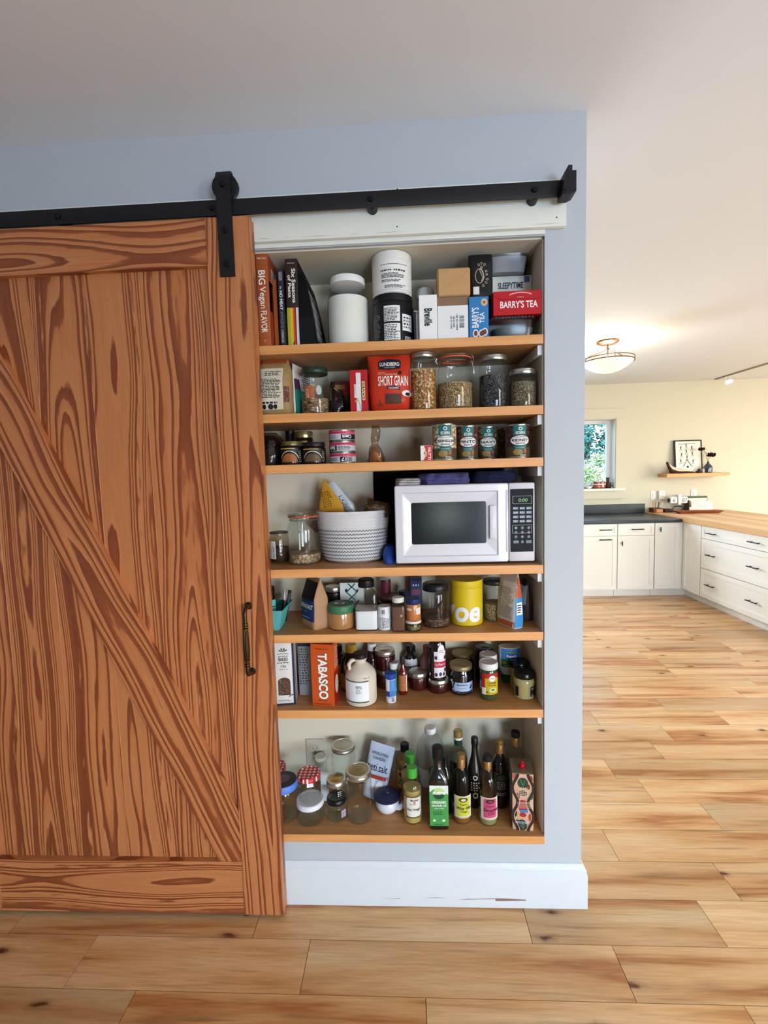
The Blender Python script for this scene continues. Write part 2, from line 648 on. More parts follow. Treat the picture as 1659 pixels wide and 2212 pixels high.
def flush_texts():
    cache = {}
    obs = []
    for t in TEXTS:
        k = (t[1], t[9], t[12])
        if k in cache:
            continue
        cu = bpy.data.curves.new('lettering', 'FONT')
        cu.body = t[1]
        cu.size = 1.0
        cu.offset = t[9]
        cu.shear = t[12]
        cu.resolution_u = 4
        o = bpy.data.objects.new('lettering_source', cu)
        COL.objects.link(o)
        cache[k] = o
        obs.append(o)
    dg = bpy.context.evaluated_depsgraph_get()
    dg.update()
    data = {}
    for k, o in cache.items():
        me = o.evaluated_get(dg).to_mesh()
        vs = np.array([v.co[:2] for v in me.vertices], float)
        fs = [tuple(p.vertices) for p in me.polygons]
        data[k] = (vs, fs)
        o.evaluated_get(dg).to_mesh_clear()
    for o in obs:
        cu = o.data
        bpy.data.objects.remove(o)
        bpy.data.curves.remove(cu)
    for (parent, s, mp, u0, u1, v0, v1, mat, rot, bold, off, keep, shear, name) in TEXTS:
        vs, fs = data[(s, bold, shear)]
        if not len(vs):
            continue
        lo, hi = vs.min(0), vs.max(0)
        q = (vs - lo) / np.maximum(hi - lo, 1e-6)
        if rot == 90:
            q = np.stack([1 - q[:, 1], q[:, 0]], 1)
        elif rot == -90:
            q = np.stack([q[:, 1], 1 - q[:, 0]], 1)
        elif rot == 180:
            q = 1 - q
        uv = np.stack([u0 + (u1 - u0) * q[:, 0], v0 + (v1 - v0) * q[:, 1]], 1)
        lim = 0.16 * getattr(mp, 'R', 1e9)
        bm = bmesh.new()
        bv = [bm.verts.new((a, b, 0)) for a, b in uv]
        for f in fs:
            try:
                bm.faces.new([bv[i] for i in f])
            except ValueError:
                pass
        if abs(u1 - u0) > lim:
            bmesh.ops.triangulate(bm, faces=bm.faces[:])
            for _ in range(3):
                es = [e for e in bm.edges if abs(e.verts[0].co.x - e.verts[1].co.x) > lim]
                if not es:
                    break
                bmesh.ops.subdivide_edges(bm, edges=es, cuts=1)
                bmesh.ops.triangulate(bm, faces=bm.faces[:])
        for v in bm.verts:
            v.co = mp(v.co.x, v.co.y, off)
        me = bpy.data.meshes.new(name)
        bm.to_mesh(me)
        bm.free()
        me.materials.append(mat)
        o = bpy.data.objects.new(name, me)
        COL.objects.link(o)
        o.parent = parent


BLACK = M('141414', 0.5)
INK = M('20201f', 0.6)
WHITE = M('f2f2ee', 0.5)
PAPER = M('ece9e0', 0.7)
GREYINK = M('6f6f6f', 0.7)

# ================================================================== SETTING
PAINT = M('b8bdc3', 0.75, bump=0.08, bscale=500)
TRIMW = M('dfe2e2', 0.45)
BOARDW = M('dadbd2', 0.5)
ALCOVE = M('d5cdba', 0.8, bump=0.06, bscale=400)
KWALL = M('cfcbb6', 0.8, bump=0.05, bscale=400)
CEIL = M('e0e5ea', 0.85)
KWHITE = M('f1ede0', 0.4)
BLACKM = M('17171a', 0.48, bump=0.12, bscale=700)
FLOORM = plankwood()
FIR = fir()
SHELF = shelfwood('c48e58', 'b57c48')
OX0, OX1, OZ0, OZ1, WR, AY = -0.62, 0.424, 0.214, 2.106, 0.542, 0.262
CH = 2.44

g = G()
g.box(-3.0, OX0, 0, 0.5, 0, CH).box(OX1, WR, 0, 0.5, 0, CH)
g.box(OX0, OX1, 0, 0.5, OZ1, CH).box(OX0, OX1, 0, 0.5, 0, OZ0)
struct(g.build('wall_pantry', PAINT, smooth=False))
# inside of the alcove: back with the dark niche behind the microwave, thin linings
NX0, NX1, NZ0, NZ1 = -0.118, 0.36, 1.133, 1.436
g = G()
g.box(OX0, OX1, AY, 0.30, OZ0, NZ0).box(OX0, OX1, AY, 0.30, NZ1, OZ1)
g.box(OX0, NX0, AY, 0.30, NZ0, NZ1).box(NX1, OX1, AY, 0.30, NZ0, NZ1)
struct(g.build('wall_alcove_back', ALCOVE, smooth=False))
g = G()
g.box(OX0, OX0 + .004, 0.012, AY, OZ0, OZ1).box(OX1 - .004, OX1 + .0005, 0.012, AY, OZ0, OZ1).box(OX0, OX1, 0.012, AY, OZ1 - .004, OZ1 + .0005)
struct(g.build('wall_alcove_lining', ALCOVE, smooth=False))
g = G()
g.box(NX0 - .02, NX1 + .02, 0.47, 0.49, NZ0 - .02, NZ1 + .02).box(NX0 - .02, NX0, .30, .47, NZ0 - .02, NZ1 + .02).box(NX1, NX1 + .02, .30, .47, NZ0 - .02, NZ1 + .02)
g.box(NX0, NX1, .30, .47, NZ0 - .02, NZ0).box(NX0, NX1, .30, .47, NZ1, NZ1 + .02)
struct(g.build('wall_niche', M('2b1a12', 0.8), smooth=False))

# other walls and ceiling; openings for the hidden windows and the added cabinet light
g = G()
g.box(-3.0, 0.28, -4.35, -4.2, 0, CH).box(.63, 1.08, -4.35, -4.2, 0, CH).box(2.32, 3.35, -4.35, -4.2, 0, CH).box(5.25, 6.5, -4.35, -4.2, 0, CH).box(3.35, 5.25, -4.35, -4.2, 0, .15).box(3.35, 5.25, -4.35, -4.2, 2.15, CH).box(1.08, 2.32, -4.35, -4.2, 0, 0.22).box(1.08, 2.32, -4.35, -4.2, 1.42, CH).box(.28, .63, -4.35, -4.2, 0, .73).box(.28, .63, -4.35, -4.2, 1.07, CH)
struct(g.build('wall_rear', M('8d96a0', 0.8), smooth=False))
struct(G().box(-3.15, -3.0, -4.35, 4.6, 0, CH).build('wall_left', M('99a2ac', .8), smooth=False))
g = G()
g.box(6.5, 6.65, -4.35, .15, 0, CH).box(6.5, 6.65, 2.65, 4.6, 0, CH).box(6.5, 6.65, .15, 2.65, 0, .4).box(6.5, 6.65, .15, 2.65, 2.3, CH)
struct(g.build('wall_right', KWALL, smooth=False))
WX0, WX1, WZ0, WZ1 = 1.25, 2.605, 1.165, 2.02
g = G()
KY = 4.45
g.box(-3.0, -0.6, KY, KY + .18, 0, CH).box(.8, WX0, KY, KY + .18, 0, CH).box(WX1, 6.5, KY, KY + .18, 0, CH)
g.box(-.6, .8, KY, KY + .18, 0, 1.16).box(-.6, .8, KY, KY + .18, 2.06, CH)
g.box(WX0, WX1, KY, KY + .18, 0, WZ0).box(WX0, WX1, KY, KY + .18, WZ1, CH)
struct(g.build('wall_kitchen', KWALL, smooth=False))
struct(G().box(-3.15, 6.65, -4.35, 4.7, CH, CH + .1).build('ceiling', CEIL, smooth=False))

# floor: slab with every plank laid on it, rows 152 mm deep along the wall
fl = struct(G().box(-3.15, 6.65, -4.35, 4.7, -0.1, -0.0062).build('floor', M('5a3a22', 0.9), smooth=False))
ROW = 0.1515
known = {-2: [-1.55, -0.79, 0.022, 0.86, 1.6], -1: [-1.75, -1.004, -0.326, 0.585, 1.32], 0: [-1.3, -0.509, 0.351, 0.922, 1.55], 1: [0.3, 1.07, 1.78],
         2: [0.745, 1.5], 3: [0.4, 1.21, 1.9], 4: [0.25, 1.03, 1.62, 2.3], 5: [0.0, 0.94, 1.72, 2.2], 6: [0.35, 1.235, 1.9], 7: [.2, .75, 1.37, 2.1],
         8: [.5, 1.05, 1.75, 2.35], 9: [.3, .95, 1.5, 2.2], 10: [.7, 1.3, 2.05]}
unit = bpy.data.meshes.new('plank')
_b = bmesh.new()
bmesh.ops.create_cube(_b, size=1)
_b.to_mesh(unit)
_b.free()
unit.materials.append(FLOORM)
rg = random.Random(4)
GAP = 0.0017
for k in range(-9, 25):
    y0 = -0.130 + ROW * k
    if y0 > 3.72:
        break
    xa, xb = (-2.2, 3.3) if k <= 0 else (-0.35 if k >= 4 else 0.3, 3.2)
    js = known.get(k)
    if not js:
        js, x = [], xa + rg.uniform(.2, .8)
        while x < xb - .3:
            js.append(x)
            x += rg.uniform(.42, 1.05)
    else:
        js = list(js)
        while js[-1] < xb - .7:
            js.append(js[-1] + rg.uniform(.5, .95))
    js = [xa] + [j for j in js if xa + .1 < j < xb - .1] + [xb]
    for a, b in zip(js, js[1:]):
        p = bpy.data.objects.new('plank', unit)
        COL.objects.link(p)
        p.parent = fl
        p.location = ((a + b) / 2, y0 + ROW / 2, -0.0031 + rg.uniform(-.00025, 0))
        p.scale = (b - a - GAP, ROW - GAP, 0.006)
for x0, x1, y0, y1 in ((-3.0, 6.5, -4.2, -1.495), (-3.0, -2.2, -1.495, 0), (3.3, 6.5, -1.495, .02), (3.2, 6.5, .02, 4.45), (-3.0, -.35, .5, 4.45), (-.35, .3, .5, .4765), (-.35, 3.2, 3.658, 4.45)):
    if y1 > y0:
        o = G().box(x0, x1, y0, y1, -.006, -.0001).build('plank_field', FLOORM, fl, smooth=False)
        o['kind'] = 'stuff'

# baseboard
BW = M('d6dadd', 0.42, vary=0.06, bscale=25)
prof = [(0, 0), (-.016, 0), (-.016, .115), (-.0135, .122), (-.0135, .128), (-.009, .133), (-.007, .143), (-.0025, .147), (0, .147)]
g = G()
n = len(prof)
path = [(-3.0, 0, 0, -1), (WR, 0, 1, -1), (WR, .5, 1, 1)]
secs = []
for (x, y, sx, sy) in path:
    secs.append([(x - sx * p[0], y - sy * p[0] * (1 if sy < 0 else -1) * 1.0 if sy < 0 else y - p[0] * 1, p[1]) for p in prof])
secs[0] = [(-3.0, p[0], p[1]) for p in prof]
secs[1] = [(WR - p[0], p[0], p[1]) for p in prof]
secs[2] = [(WR - p[0], .5 - p[0], p[1]) for p in prof]
vs = [q for s_ in secs for q in s_]
fs = [(i * n + k, i * n + k + 1, (i + 1) * n + k + 1, (i + 1) * n + k) for i in range(2) for k in range(n - 1)]
bb = struct(G().add(vs, fs).build('baseboard_pantry', BW))
pm = plane((0, -.016, 0), (1, 0, 0), (0, 0, 1))
g = G()
g.pol(pm, [(.14, .026), (.2, .029), (.262, .031), (.262, .034), (.17, .0305)], .0004)
g.build('scuff', M('a08074', .8), bb, smooth=False)
g = G()
g.pol(pm, [(.262, .024), (.36, .027), (.362, .0305), (.30, .034), (.262, .034)], .0004)
g.pol(pm, [(.02, .031), (.07, .0325), (.11, .0315), (.07, .034)], .0004)
g.pol(pm, [(-.12, .027), (-.05, .028), (-.05, .0295)], .0004)
g.build('scuff', M('8a6a5e', .8), bb, smooth=False)

# trim board that carries the track, its lip and nail holes
tb = struct(G().box(-3.0, .480, -.019, 0, 2.121, 2.250, .0025).build('trim_1', BOARDW))
struct(G().box(-3.0, .424, -.006, 0, 2.1085, 2.121, .0015).build('trim_2', BOARDW))
pm = plane((0, -.019, 0), (1, 0, 0), (0, 0, 1))
g = G()
for x, z in ((-.005, 2.143), (.452, 2.145), (-.002, 2.2465), (-.69, 2.235), (-1.05, 2.238), (-1.035, 2.239)):
    g.ell(pm, x, z, .0022, .0022, 10, .0003)
g.build('nail_hole', M('231f1c', .9), tb, smooth=False)
pm = plane((0, -.0191, 0), (1, 0, 0), (0, 0, 1))
g = G()
rg = random.Random(3)
x = -.42
while x < .4:
    l = rg.uniform(.02, .12)
    if rg.random() < .75:
        g.pol(pm, [(x, 2.1285), (x + l, 2.1285 + rg.uniform(-.0004, .0004)), (x + l * .5, 2.1285 + rg.uniform(.0006, .0014))], .0002)
    x += l + rg.uniform(.005, .05)
g.build('crack', M('8d8980', .9), tb, smooth=False)

# ------------------------------------------------------------------ track and door
TY0, TY1 = -.058, -.052
tr = thing('barn_door_track', 'flat black steel rail along the top of the pantry opening', 'rail', (0, 0, 2.18))
G().box(-1.9, .455, TY0, TY1, 0, .0435, .0008).build('rail_bar', BLACKM, tr)
for x in (-1.45, -.994, -.535, -.078, .379):
    G().lathe([(.0145, 0), (.0145, .033)], 20).build('standoff', BLACKM, tr).matrix_local = Matrix.Translation((x + .003, -.0191, .013)) @ Matrix.Rotation(R90, 4, 'X')
    o = G().lathe([(.0085, 0), (.0085, .005), (.0075, .0062)], 6).build('bolt', M('0e0e10', .4, .5), tr, angle=20)
    o.matrix_local = Matrix.Translation((x, TY0 - .0001, .0215)) @ Matrix.Rotation(R90, 4, 'X')
st = G()
st.prism([(.447, -.008), (.470, -.008), (.484, -.002), (.484, .052), (.473, .052), (.473, .066), (.4625, .066), (.453, .05), (.452, .01), (.447, .006)], -.084, -.040)
st.build('end_stop', BLACKM, tr, smooth=False)
G().prism([(.447, .001), (.455, .001), (.461, .012), (.458, .02), (.449, .02)], -.091, -.084).build('end_stop', BLACKM, tr, smooth=False)

DX0, DX1, DZ0, DZ1, DF, DP, DB = -1.503, -.427, .013, 2.171, -.065, -.047, -.022
SW = .127
door = thing('sliding_barn_door', 'orange brown fir barn door with one diagonal brace, hung on black rail', 'door', (0, 0, 0))


def board(name, cx, cz, w, l, y0, y1, ang=0.0, poly=None, bev=.0012):
    """a board with its grain along local Z, turned by ang about Y"""
    g = G()
    if poly:
        c, s = math.cos(-ang), math.sin(-ang)
        q = [((x - cx) * c + (z - cz) * s, -(x - cx) * s + (z - cz) * c) for x, z in poly]
        g.prism(q, y0, y1)
    else:
        g.box(-w / 2, w / 2, y0, y1, -l / 2, l / 2, bev, 1)
    o = g.build(name, FIR, door, smooth=False)
    o.location = (cx, 0, cz)
    o.rotation_euler = (0, ang, 0)
    return o


xj = [-1.503, -1.438, -1.273, -1.108, -.938, -.772, -.607, -.427]
for a, b in zip(xj, xj[1:]):
    board('panel_board', (a + b) / 2, (DZ0 + DZ1) / 2, b - a - .0006, DZ1 - DZ0 - .002, DB, DP, bev=.001)
for x in (DX0 + SW / 2, DX1 - SW / 2):
    board('stile', x, (DZ0 + DZ1) / 2, SW, DZ1 - DZ0, DP, DF, bev=.0018)
xm = (DX0 + DX1) / 2
board('rail', xm, (2.040 + DZ1) / 2, DZ1 - 2.040, DX1 - DX0 - 2 * SW - .001, DP, DF + .001, R90)
board('rail', xm, (.195 + DZ0) / 2, .195 - DZ0, DX1 - DX0 - 2 * SW - .001, DP, DF + .001, R90)
xi0, xi1 = DX0 + SW + .0005, DX1 - SW - .0005
zt, zb = 2.0395, .1955
poly = [(xi1, .364), (xi1, zb), (-.630, zb), (xi0, 1.868), (xi0, zt), (-1.299, zt)]
ang = -math.atan2(.648, 1.456)
board('brace', -.965, 1.118, .14, 2.0, DP, DF + .001, ang, poly)
# hangers
for hx in (-.4955, -1.434):
    s0 = []
    for (y, z) in ((DF - .0005, 2.006), (DF - .0005, 2.250), (DF + .0005, 2.272), (DF + .004, 2.286), (DF + .010, 2.294), (DF + .017, 2.2945), (DF + .024, 2.288), (DF + .0285, 2.276), (DF + .030, 2.262), (DF + .030, 2.236)):
        s0.append((y, z))
    # strap as a bent flat bar
    th, hw = .0055, .0215
    secs = []
    for i, (y, z) in enumerate(s0):
        a, b = s0[max(i - 1, 0)], s0[min(i + 1, len(s0) - 1)]
        ty, tz = b[0] - a[0], b[1] - a[1]
        l = math.hypot(ty, tz)
        ny, nz = -tz / l, ty / l
        secs.append([(hx - hw, y, z), (hx + hw, y, z), (hx + hw, y + ny * th, z + nz * th), (hx - hw, y + ny * th, z + nz * th)])
    hg = G().rings(secs).build('hanger_strap', BLACKM, door, angle=30)
    wl = G().lathe([(.012, -.010), (.036, -.010), (.0375, -.007), (.033, -.004), (.033, .004), (.0375, .007), (.036, .010), (.012, .010)], 32).build('wheel', BLACKM, door)
    wl.matrix_local = Matrix.Translation((hx + .002, -.0535, 2.2565)) @ Matrix.Rotation(R90, 4, 'X')
    for z in (2.2565, 2.132, 2.040):
        o = G().lathe([(.0085, 0), (.0085, .0045), (.007, .0062)], 6).build('bolt', M('0e0e10', .4, .5), hg, angle=20)
        o.matrix_local = Matrix.Translation((hx - .002 if z > 2.2 else hx, DF - .006, z)) @ Matrix.Rotation(R90, 4, 'X')
# pull handle
BRZ = M('4a3a28', 0.32, 0.9, bump=0.1, bscale=200)
hd = G().build('pull_handle', BRZ, door)
hd.location = (-.487, DF, .934)
hp = [(0, -.003, .103), (0, -.022, .103), (0, -.033, .1), (0, -.038, .092), (0, -.0385, .08), (0, -.0385, .05), (0, -.0385, -.06), (0, -.0385, -.085), (0, -.038, -.092), (0, -.033, -.1), (0, -.022, -.104), (0, -.003, -.104)]
g = G()
g.tube(hp[:6], [.0075, .0062, .0062, .0062, .006, .006], 14)
g.tube(hp[6:], [.006, .0065, .0065, .0065, .0065, .008], 14)
g.build('handle_bar', BRZ, hd)
g = G()
for z in (.103, -.104):
    g2 = G().lathe([(.0115, 0), (.012, .003), (.0095, .006)], 20)
    for x, y, zz in g2.v:
        pass
    g.add([(x, -zz, z + y) for x, y, zz in g2.v], g2.f)
g.build('rosette', BRZ, hd)
fl_ = []
for j in range(13):
    t = j / 12
    fl_.append((.0062 + .0028 * math.sin(math.pi * min(1, .15 + t * .85)), -.052 + .092 * t))
secs = []
for r, z in fl_:
    secs.append([((r + (.0009 if k % 2 else 0)) * math.cos(2 * math.pi * k / 24), -.0385 + (r + (.0009 if k % 2 else 0)) * math.sin(2 * math.pi * k / 24), z) for k in range(24)])
G().rings(secs).build('fluted_grip', BRZ, hd, angle=20)
g = G()
for z in (.058, .050, .0425, -.055, -.066, -.0735):
    g.lathe([(.0065, z - .0022), (.0088, z - .0012), (.0088, z + .0012), (.0065, z + .0022)], 18, (0, -.0385, 0))
g.build('collar', M('6a563c', 0.28, 0.95), hd)
G().box(-.560, -.545, -.058, -.030, .0005, DZ0).build('floor_guide', BLACKM, door)

# ------------------------------------------------------------------ shelves
SHZ = {1: 1.825, 2: 1.619, 3: 1.463, 4: 1.133, 5: .921, 6: .669, 0: .242}
nice = {1: 'topmost pantry shelf, wooden board under the cookbooks', 2: 'second wooden pantry shelf from top, under the red rice bag', 3: 'third wooden pantry shelf from top, under the tinned beans',
        4: 'wooden pantry shelf carrying the microwave', 5: 'wooden pantry shelf under the yellow canister', 6: 'wooden pantry shelf under the orange pepper sauce box', 0: 'lowest wooden pantry shelf, under the oil bottles'}
for k, z in SHZ.items():
    t = thing('pantry_shelf', nice[k], 'shelf', (0, 0, z - .026), 0, 'pantry shelves')
    G().box(OX0 + .005, OX1 - .0045 if k else OX1 - .001, .002 if k else -.004, AY - .0005, 0, .026).build('board', SHELF, t, smooth=False)
    G().box(OX0 + .005, OX1 - .0045 if k else OX1 - .001, -.0045 if k else -.0065, .002 if k else -.004, -.0005, .0262, .0007).build('edge_strip', shelfwood('dca064', 'cf8e50', 'X', fs=.6), t, smooth=False)
    if k:
        for x0, x1 in ((OX1 - .0175, OX1 - .0045), (OX0 + .005, OX0 + .018)):
            G().box(x0, x1, .012, AY - .002, -.030, -.0008, .001).build('cleat', TRIMW, t)

# ================================================================== KITCHEN
KC = M('f4f2ea', 0.42)
SLATE = M('3a4046', 0.35, vary=0.35, bscale=14)
BUTCHER = shelfwood('dcae78', 'c48f58', 'Y', .4, .35)
HANDLE = M('1c1d22', 0.4, 0.3)


def shaker(parent, name, u0, u1, z0, z1, mp, handle=None, hu=None, hz=None):
    """frame-and-panel front built on the cabinet plane mp(u, z, depth)"""
    f = .045 if (z1 - z0) > .2 else .03
    d = .02
    holder = G()

    def bar(a, b, c, e, dep0, dep1):
        vs = [mp(a, c, dep0), mp(b, c, dep0), mp(b, e, dep0), mp(a, e, dep0), mp(a, c, dep1), mp(b, c, dep1), mp(b, e, dep1), mp(a, e, dep1)]
        holder.add(vs, [(0, 3, 2, 1), (4, 5, 6, 7), (0, 1, 5, 4), (1, 2, 6, 5), (2, 3, 7, 6), (3, 0, 4, 7)])
    bar(u0, u0 + f, z0, z1, 0, d)
    bar(u1 - f, u1, z0, z1, 0, d)
    bar(u0 + f, u1 - f, z0, z0 + f, 0, d)
    bar(u0 + f, u1 - f, z1 - f, z1, 0, d)
    bar(u0 + f, u1 - f, z0 + f, z1 - f, 0, d - .009)
    o = holder.build(name, KC, parent, smooth=False)
    for h in ([handle] if isinstance(handle, tuple) else handle or []):
        kind, hu, hz = h
        g = G()
        if kind == 'bar':
            L = .065
            g.tube([mp(hu - L, hz, d + .028), mp(hu + L, hz, d + .028)], .0055, 8)
            g.tube([mp(hu - L * .65, hz, d), mp(hu - L * .65, hz, d + .028)], .0045, 8)
            g.tube([mp(hu + L * .65, hz, d), mp(hu + L * .65, hz, d + .028)], .0045, 8)
        else:
            g.tube([mp(hu, hz - .025, d + .026), mp(hu, hz + .025, d + .026)], .0055, 8)
            g.tube([mp(hu, hz, d), mp(hu, hz, d + .026)], .0045, 8)
        g.build('handle', HANDLE, o)
    return o


IX_ = 2.98
CY = 3.65   # front plane of the back run
mb = lambda u, z, d=0.0: Vector((u, CY - d + .02, z))
units = [(1.88, 2.284, 'cream base cabinet with drawer over bar-handled front, beside the pantry wall', 'a'),
         (2.288, 2.676, 'cream base cabinet with drawer over knobbed door, between two cabinets', 'b'),
         (2.680, 2.944, 'narrow cream base cabinet with full-height knobbed door beside the inner corner', 'c')]
for x0, x1, lab, k in units:
    t = thing('base_cabinet', lab, 'cabinet', (0, 0, 0), 0, 'base cabinets')
    G().box(x0, x1, CY + .02, KY - .002, .082, .818).build('carcass', KC, t, smooth=False)
    G().box(x0, x1, CY + .075, CY + .09, .0, .082).build('toe_kick', KC, t, smooth=False)
    if k == 'c':
        shaker(t, 'door', x0 + .004, x1 - .004, .090, .812, mb, ('t', x0 + .05, .745))
        G().box(x1, IX_ + .022, CY + .02, CY + .04, .082, .818).build('filler', KC, t, smooth=False)
        G().box(x1, IX_ + .09, CY + .075, CY + .09, 0, .082).build('toe_kick', KC, t, smooth=False)
    else:
        shaker(t, 'drawer', x0 + .003, x1 - .003, .686, .812, mb, ('bar', x0 + (.27 if k == 'a' else .20), .752))
        shaker(t, 'door', x0 + .003, x1 - .003, .090, .680, mb, ('bar', x0 + .27, .645) if k == 'a' else ('t', x0 + .04, .60))
IX = 2.98
mi = lambda u, z, d=0.0: Vector((IX - d + .02, u, z))
t = thing('base_cabinet', 'narrow cream panel-door cabinet of the peninsula, in the inner corner', 'cabinet', (0, 0, 0), 0, 'base cabinets')
G().box(IX + .02, 3.85, 3.352, 3.66, .082, .818).build('carcass', KC, t, smooth=False)
G().box(IX + .075, IX + .09, 3.352, 3.72, 0, .082).build('toe_kick', KC, t, smooth=False)
shaker(t, 'door', 3.356, 3.655, .090, .812, mi)
t = thing('drawer_cabinet', 'wide cream three-drawer cabinet of the peninsula with black bar pulls', 'cabinet', (0, 0, 0), 0, 'base cabinets')
G().box(IX + .02, 3.85, 2.42, 3.348, .082, .818).build('carcass', KC, t, smooth=False)
G().box(IX + .075, IX + .09, 2.42, 3.348, 0, .082).build('toe_kick', KC, t, smooth=False)
for z0, z1 in ((.690, .812), (.386, .684), (.090, .380)):
    zc = (z0 + z1) / 2 if z1 - z0 < .2 else (z0 + z1) / 2
    shaker(t, 'drawer', 2.424, 3.344, z0, z1, mi, [('bar', 3.175, zc), ('bar', 2.62, zc)])
t = thing('drawer_cabinet', 'cream drawer cabinet at the near end of the peninsula, cut by the frame', 'cabinet', (0, 0, 0), 0, 'base cabinets')
G().box(IX + .02, 3.85, 1.8, 2.416, .082, .818).build('carcass', KC, t, smooth=False)
G().box(IX + .075, IX + .09, 1.8, 2.416, 0, .082).build('toe_kick', KC, t, smooth=False)
for z0, z1 in ((.690, .812), (.386, .684), (.090, .380)):
    shaker(t, 'drawer', 1.804, 2.412, z0, z1, mi, [('bar', 2.11, (z0 + z1) / 2)])
tag(G().box(1.86, 2.955, CY - .02, KY - .001, .818, .852, .004).build('slate_countertop', SLATE), 'dark grey slate countertop under the kitchen window', 'countertop')
tag(G().box(1.86, 2.965, KY - .022, KY - .001, .853, .965, .002).build('slate_backsplash', M('4a5052', .5, vary=.5, bscale=9)), 'low grey slate upstand behind the slate countertop', 'backsplash')
ct = thing('wooden_countertop', 'pale striped butcher block top of the peninsula', 'countertop', (0, 0, 0))
rg = random.Random(9)
x = 2.957
mi_ = 0
bmats = [shelfwood(a, b, 'Y', .4, .35) for a, b in (('ecc698', 'dab080'), ('e2b886', 'cea070'), ('f0cda2', 'e0b88a'), ('dbae7a', 'c89864'))]
while x < 3.965:
    w = .072
    G().box(x, min(x + w - .0006, 3.968), 1.78, KY - .001, .818, .862, .0015, 1).build('stave', bmats[rg.randrange(4)], ct, smooth=False)
    x += w

# kitchen window
wd = thing('window_1', 'white framed kitchen window above the slate countertop', 'window')
wd['kind'] = 'structure'
del wd['category']
g = G()
g.box(WX0 - .09, WX0, KY - .018, KY, WZ0, WZ1, .002).box(WX1, WX1 + .085, KY - .018, KY, WZ0, WZ1, .002)
g.box(WX0 - .1, WX1 + .095, KY - .02, KY, WZ1, WZ1 + .125, .002)
g.box(WX0 - .1, WX1 + .095, KY - .018, KY, WZ0 - .13, WZ0 - .03, .002)
g.build('window_casing', KWALL, wd, smooth=False)
G().box(WX0 - .11, WX1 + .11, KY - .045, KY + .12, WZ0 - .03, WZ0, .004).build('window_sill', KWHITE, wd)
g = G()
fy0, fy1 = KY + .11, KY + .16
g.box(WX0, WX0 + .06, fy0, fy1, WZ0, WZ1).box(WX1 - .06, WX1, fy0, fy1, WZ0, WZ1).box(WX0 + .06, WX1 - .06, fy0, fy1, WZ0, WZ0 + .05).box(WX0 + .06, WX1 - .06, fy0, fy1, WZ1 - .05, WZ1)
g.box(1.9, 1.93, fy0, fy1, WZ0 + .05, WZ1 - .05)
g.build('window_frame', TRIMW, wd, smooth=False)
g = G()
g.box(WX1 - .006, WX1 - .0001, KY, fy0, WZ0, WZ1).box(WX0 + .0001, WX0 + .006, KY, fy0, WZ0, WZ1).box(WX0, WX1, KY, fy0, WZ1 - .006, WZ1 - .0001)
g.build('window_jamb', TRIMW, wd, smooth=False)
G().box(WX0 + .06, 1.9, KY + .135, KY + .139, WZ0 + .05, WZ1 - .05).build('pane', glass('fafdfd', .985, .01), wd, smooth=False)
G().box(1.93, WX1 - .06, KY + .135, KY + .139, WZ0 + .05, WZ1 - .05).build('pane', glass('fafdfd', .985, .01), wd, smooth=False)

# outside: lawn, conifer, flowering shrubs
struct(G().box(-12, 16, 4.75, 26, -.6, -.5).build('ground', M('5f7a3c', .9, vary=.4, bscale=3), smooth=False))


def leafball(name, c, rx, ry, rz, n, size, mat, parent, seed, droop=0.0):
    rg = random.Random(seed)
    g = G()
    for _ in range(n):
        d = Vector((rg.gauss(0, 1), rg.gauss(0, 1), rg.gauss(0, 1))).normalized() * rg.uniform(.72, 1.0)
        p = Vector((c[0] + d.x * rx, c[1] + d.y * ry, c[2] + d.z * rz))
        a = Vector((rg.uniform(-1, 1), rg.uniform(-1, .2), rg.uniform(-.5, .6) - droop)).normalized()
        b = a.cross(Vector((rg.uniform(-1, 1), rg.uniform(-1, 1), rg.uniform(-1, 1)))).normalized()
        s = size * rg.uniform(.6, 1.3)
        g.add([p, p + a * s * .5 + b * s * .22, p + a * s, p + a * s * .5 - b * s * .22], [(0, 1, 2, 3)])
    o = g.build(name, mat, parent, smooth=False)
    o['kind'] = 'stuff'
    return o


t = thing('conifer_tree', 'tall blue-green conifer outside the kitchen window', 'tree', (5.0, 11.8, -.5))
G().tube([(0, 0, 0), (0, 0, 6)], [.22, .06], 10).build('trunk', M('4a3626', .9), t)
for i, (c, s) in enumerate((((-.9, 0, 2.6), 1.15), ((.5, .2, 2.9), 1.2), ((-.2, .1, 4.0), 1.3), ((.9, 0, 4.2), 1.0), ((1.5, .3, 2.5), 1.0), ((-1.5, .2, 3.7), 1.0), ((-1.9, .2, 2.9), .9))):
    leafball('foliage', c, s, s * .8, s * .85, 2600, .13, M(('4f9a96', '3d7f80', '62aaa4')[i % 3], .7), t, i, .3)
for i, (x, y, zc, s, col, lab) in enumerate(((3.12, 7.5, 1.0, .56, 'e9dcd6', 'pale blossoming shrub just outside the kitchen window, partly behind the wall'), (4.15, 8.2, 1.15, .58, 'eee6dc', 'pale blossoming shrub outside, seen through the window pane by the frame'),
                                             (3.5, 6.5, .78, .36, '8fbf5c', 'bright green leafy shrub low outside the kitchen window'))):
    t = thing('flowering_shrub', lab, 'shrub', (x, y, -.5), 0, 'shrubs outside the window')
    G().tube([(0, 0, 0), (0, 0, zc + .5)], [.05, .02], 8).build('stem', M('5a4630', .9), t)
    leafball('foliage', (0, 0, zc + .5), s, s * .8, s * 1.05, 1500, .06, M('7fae58' if i < 2 else '86bf60', .7), t, 20 + i)
    leafball('blossom', (0, 0, zc + .55), s * 1.04, s * .85, s * 1.08, 1500 if i < 2 else 200, .065, M(col if i < 2 else 'e8d86a', .7), t, 30 + i)

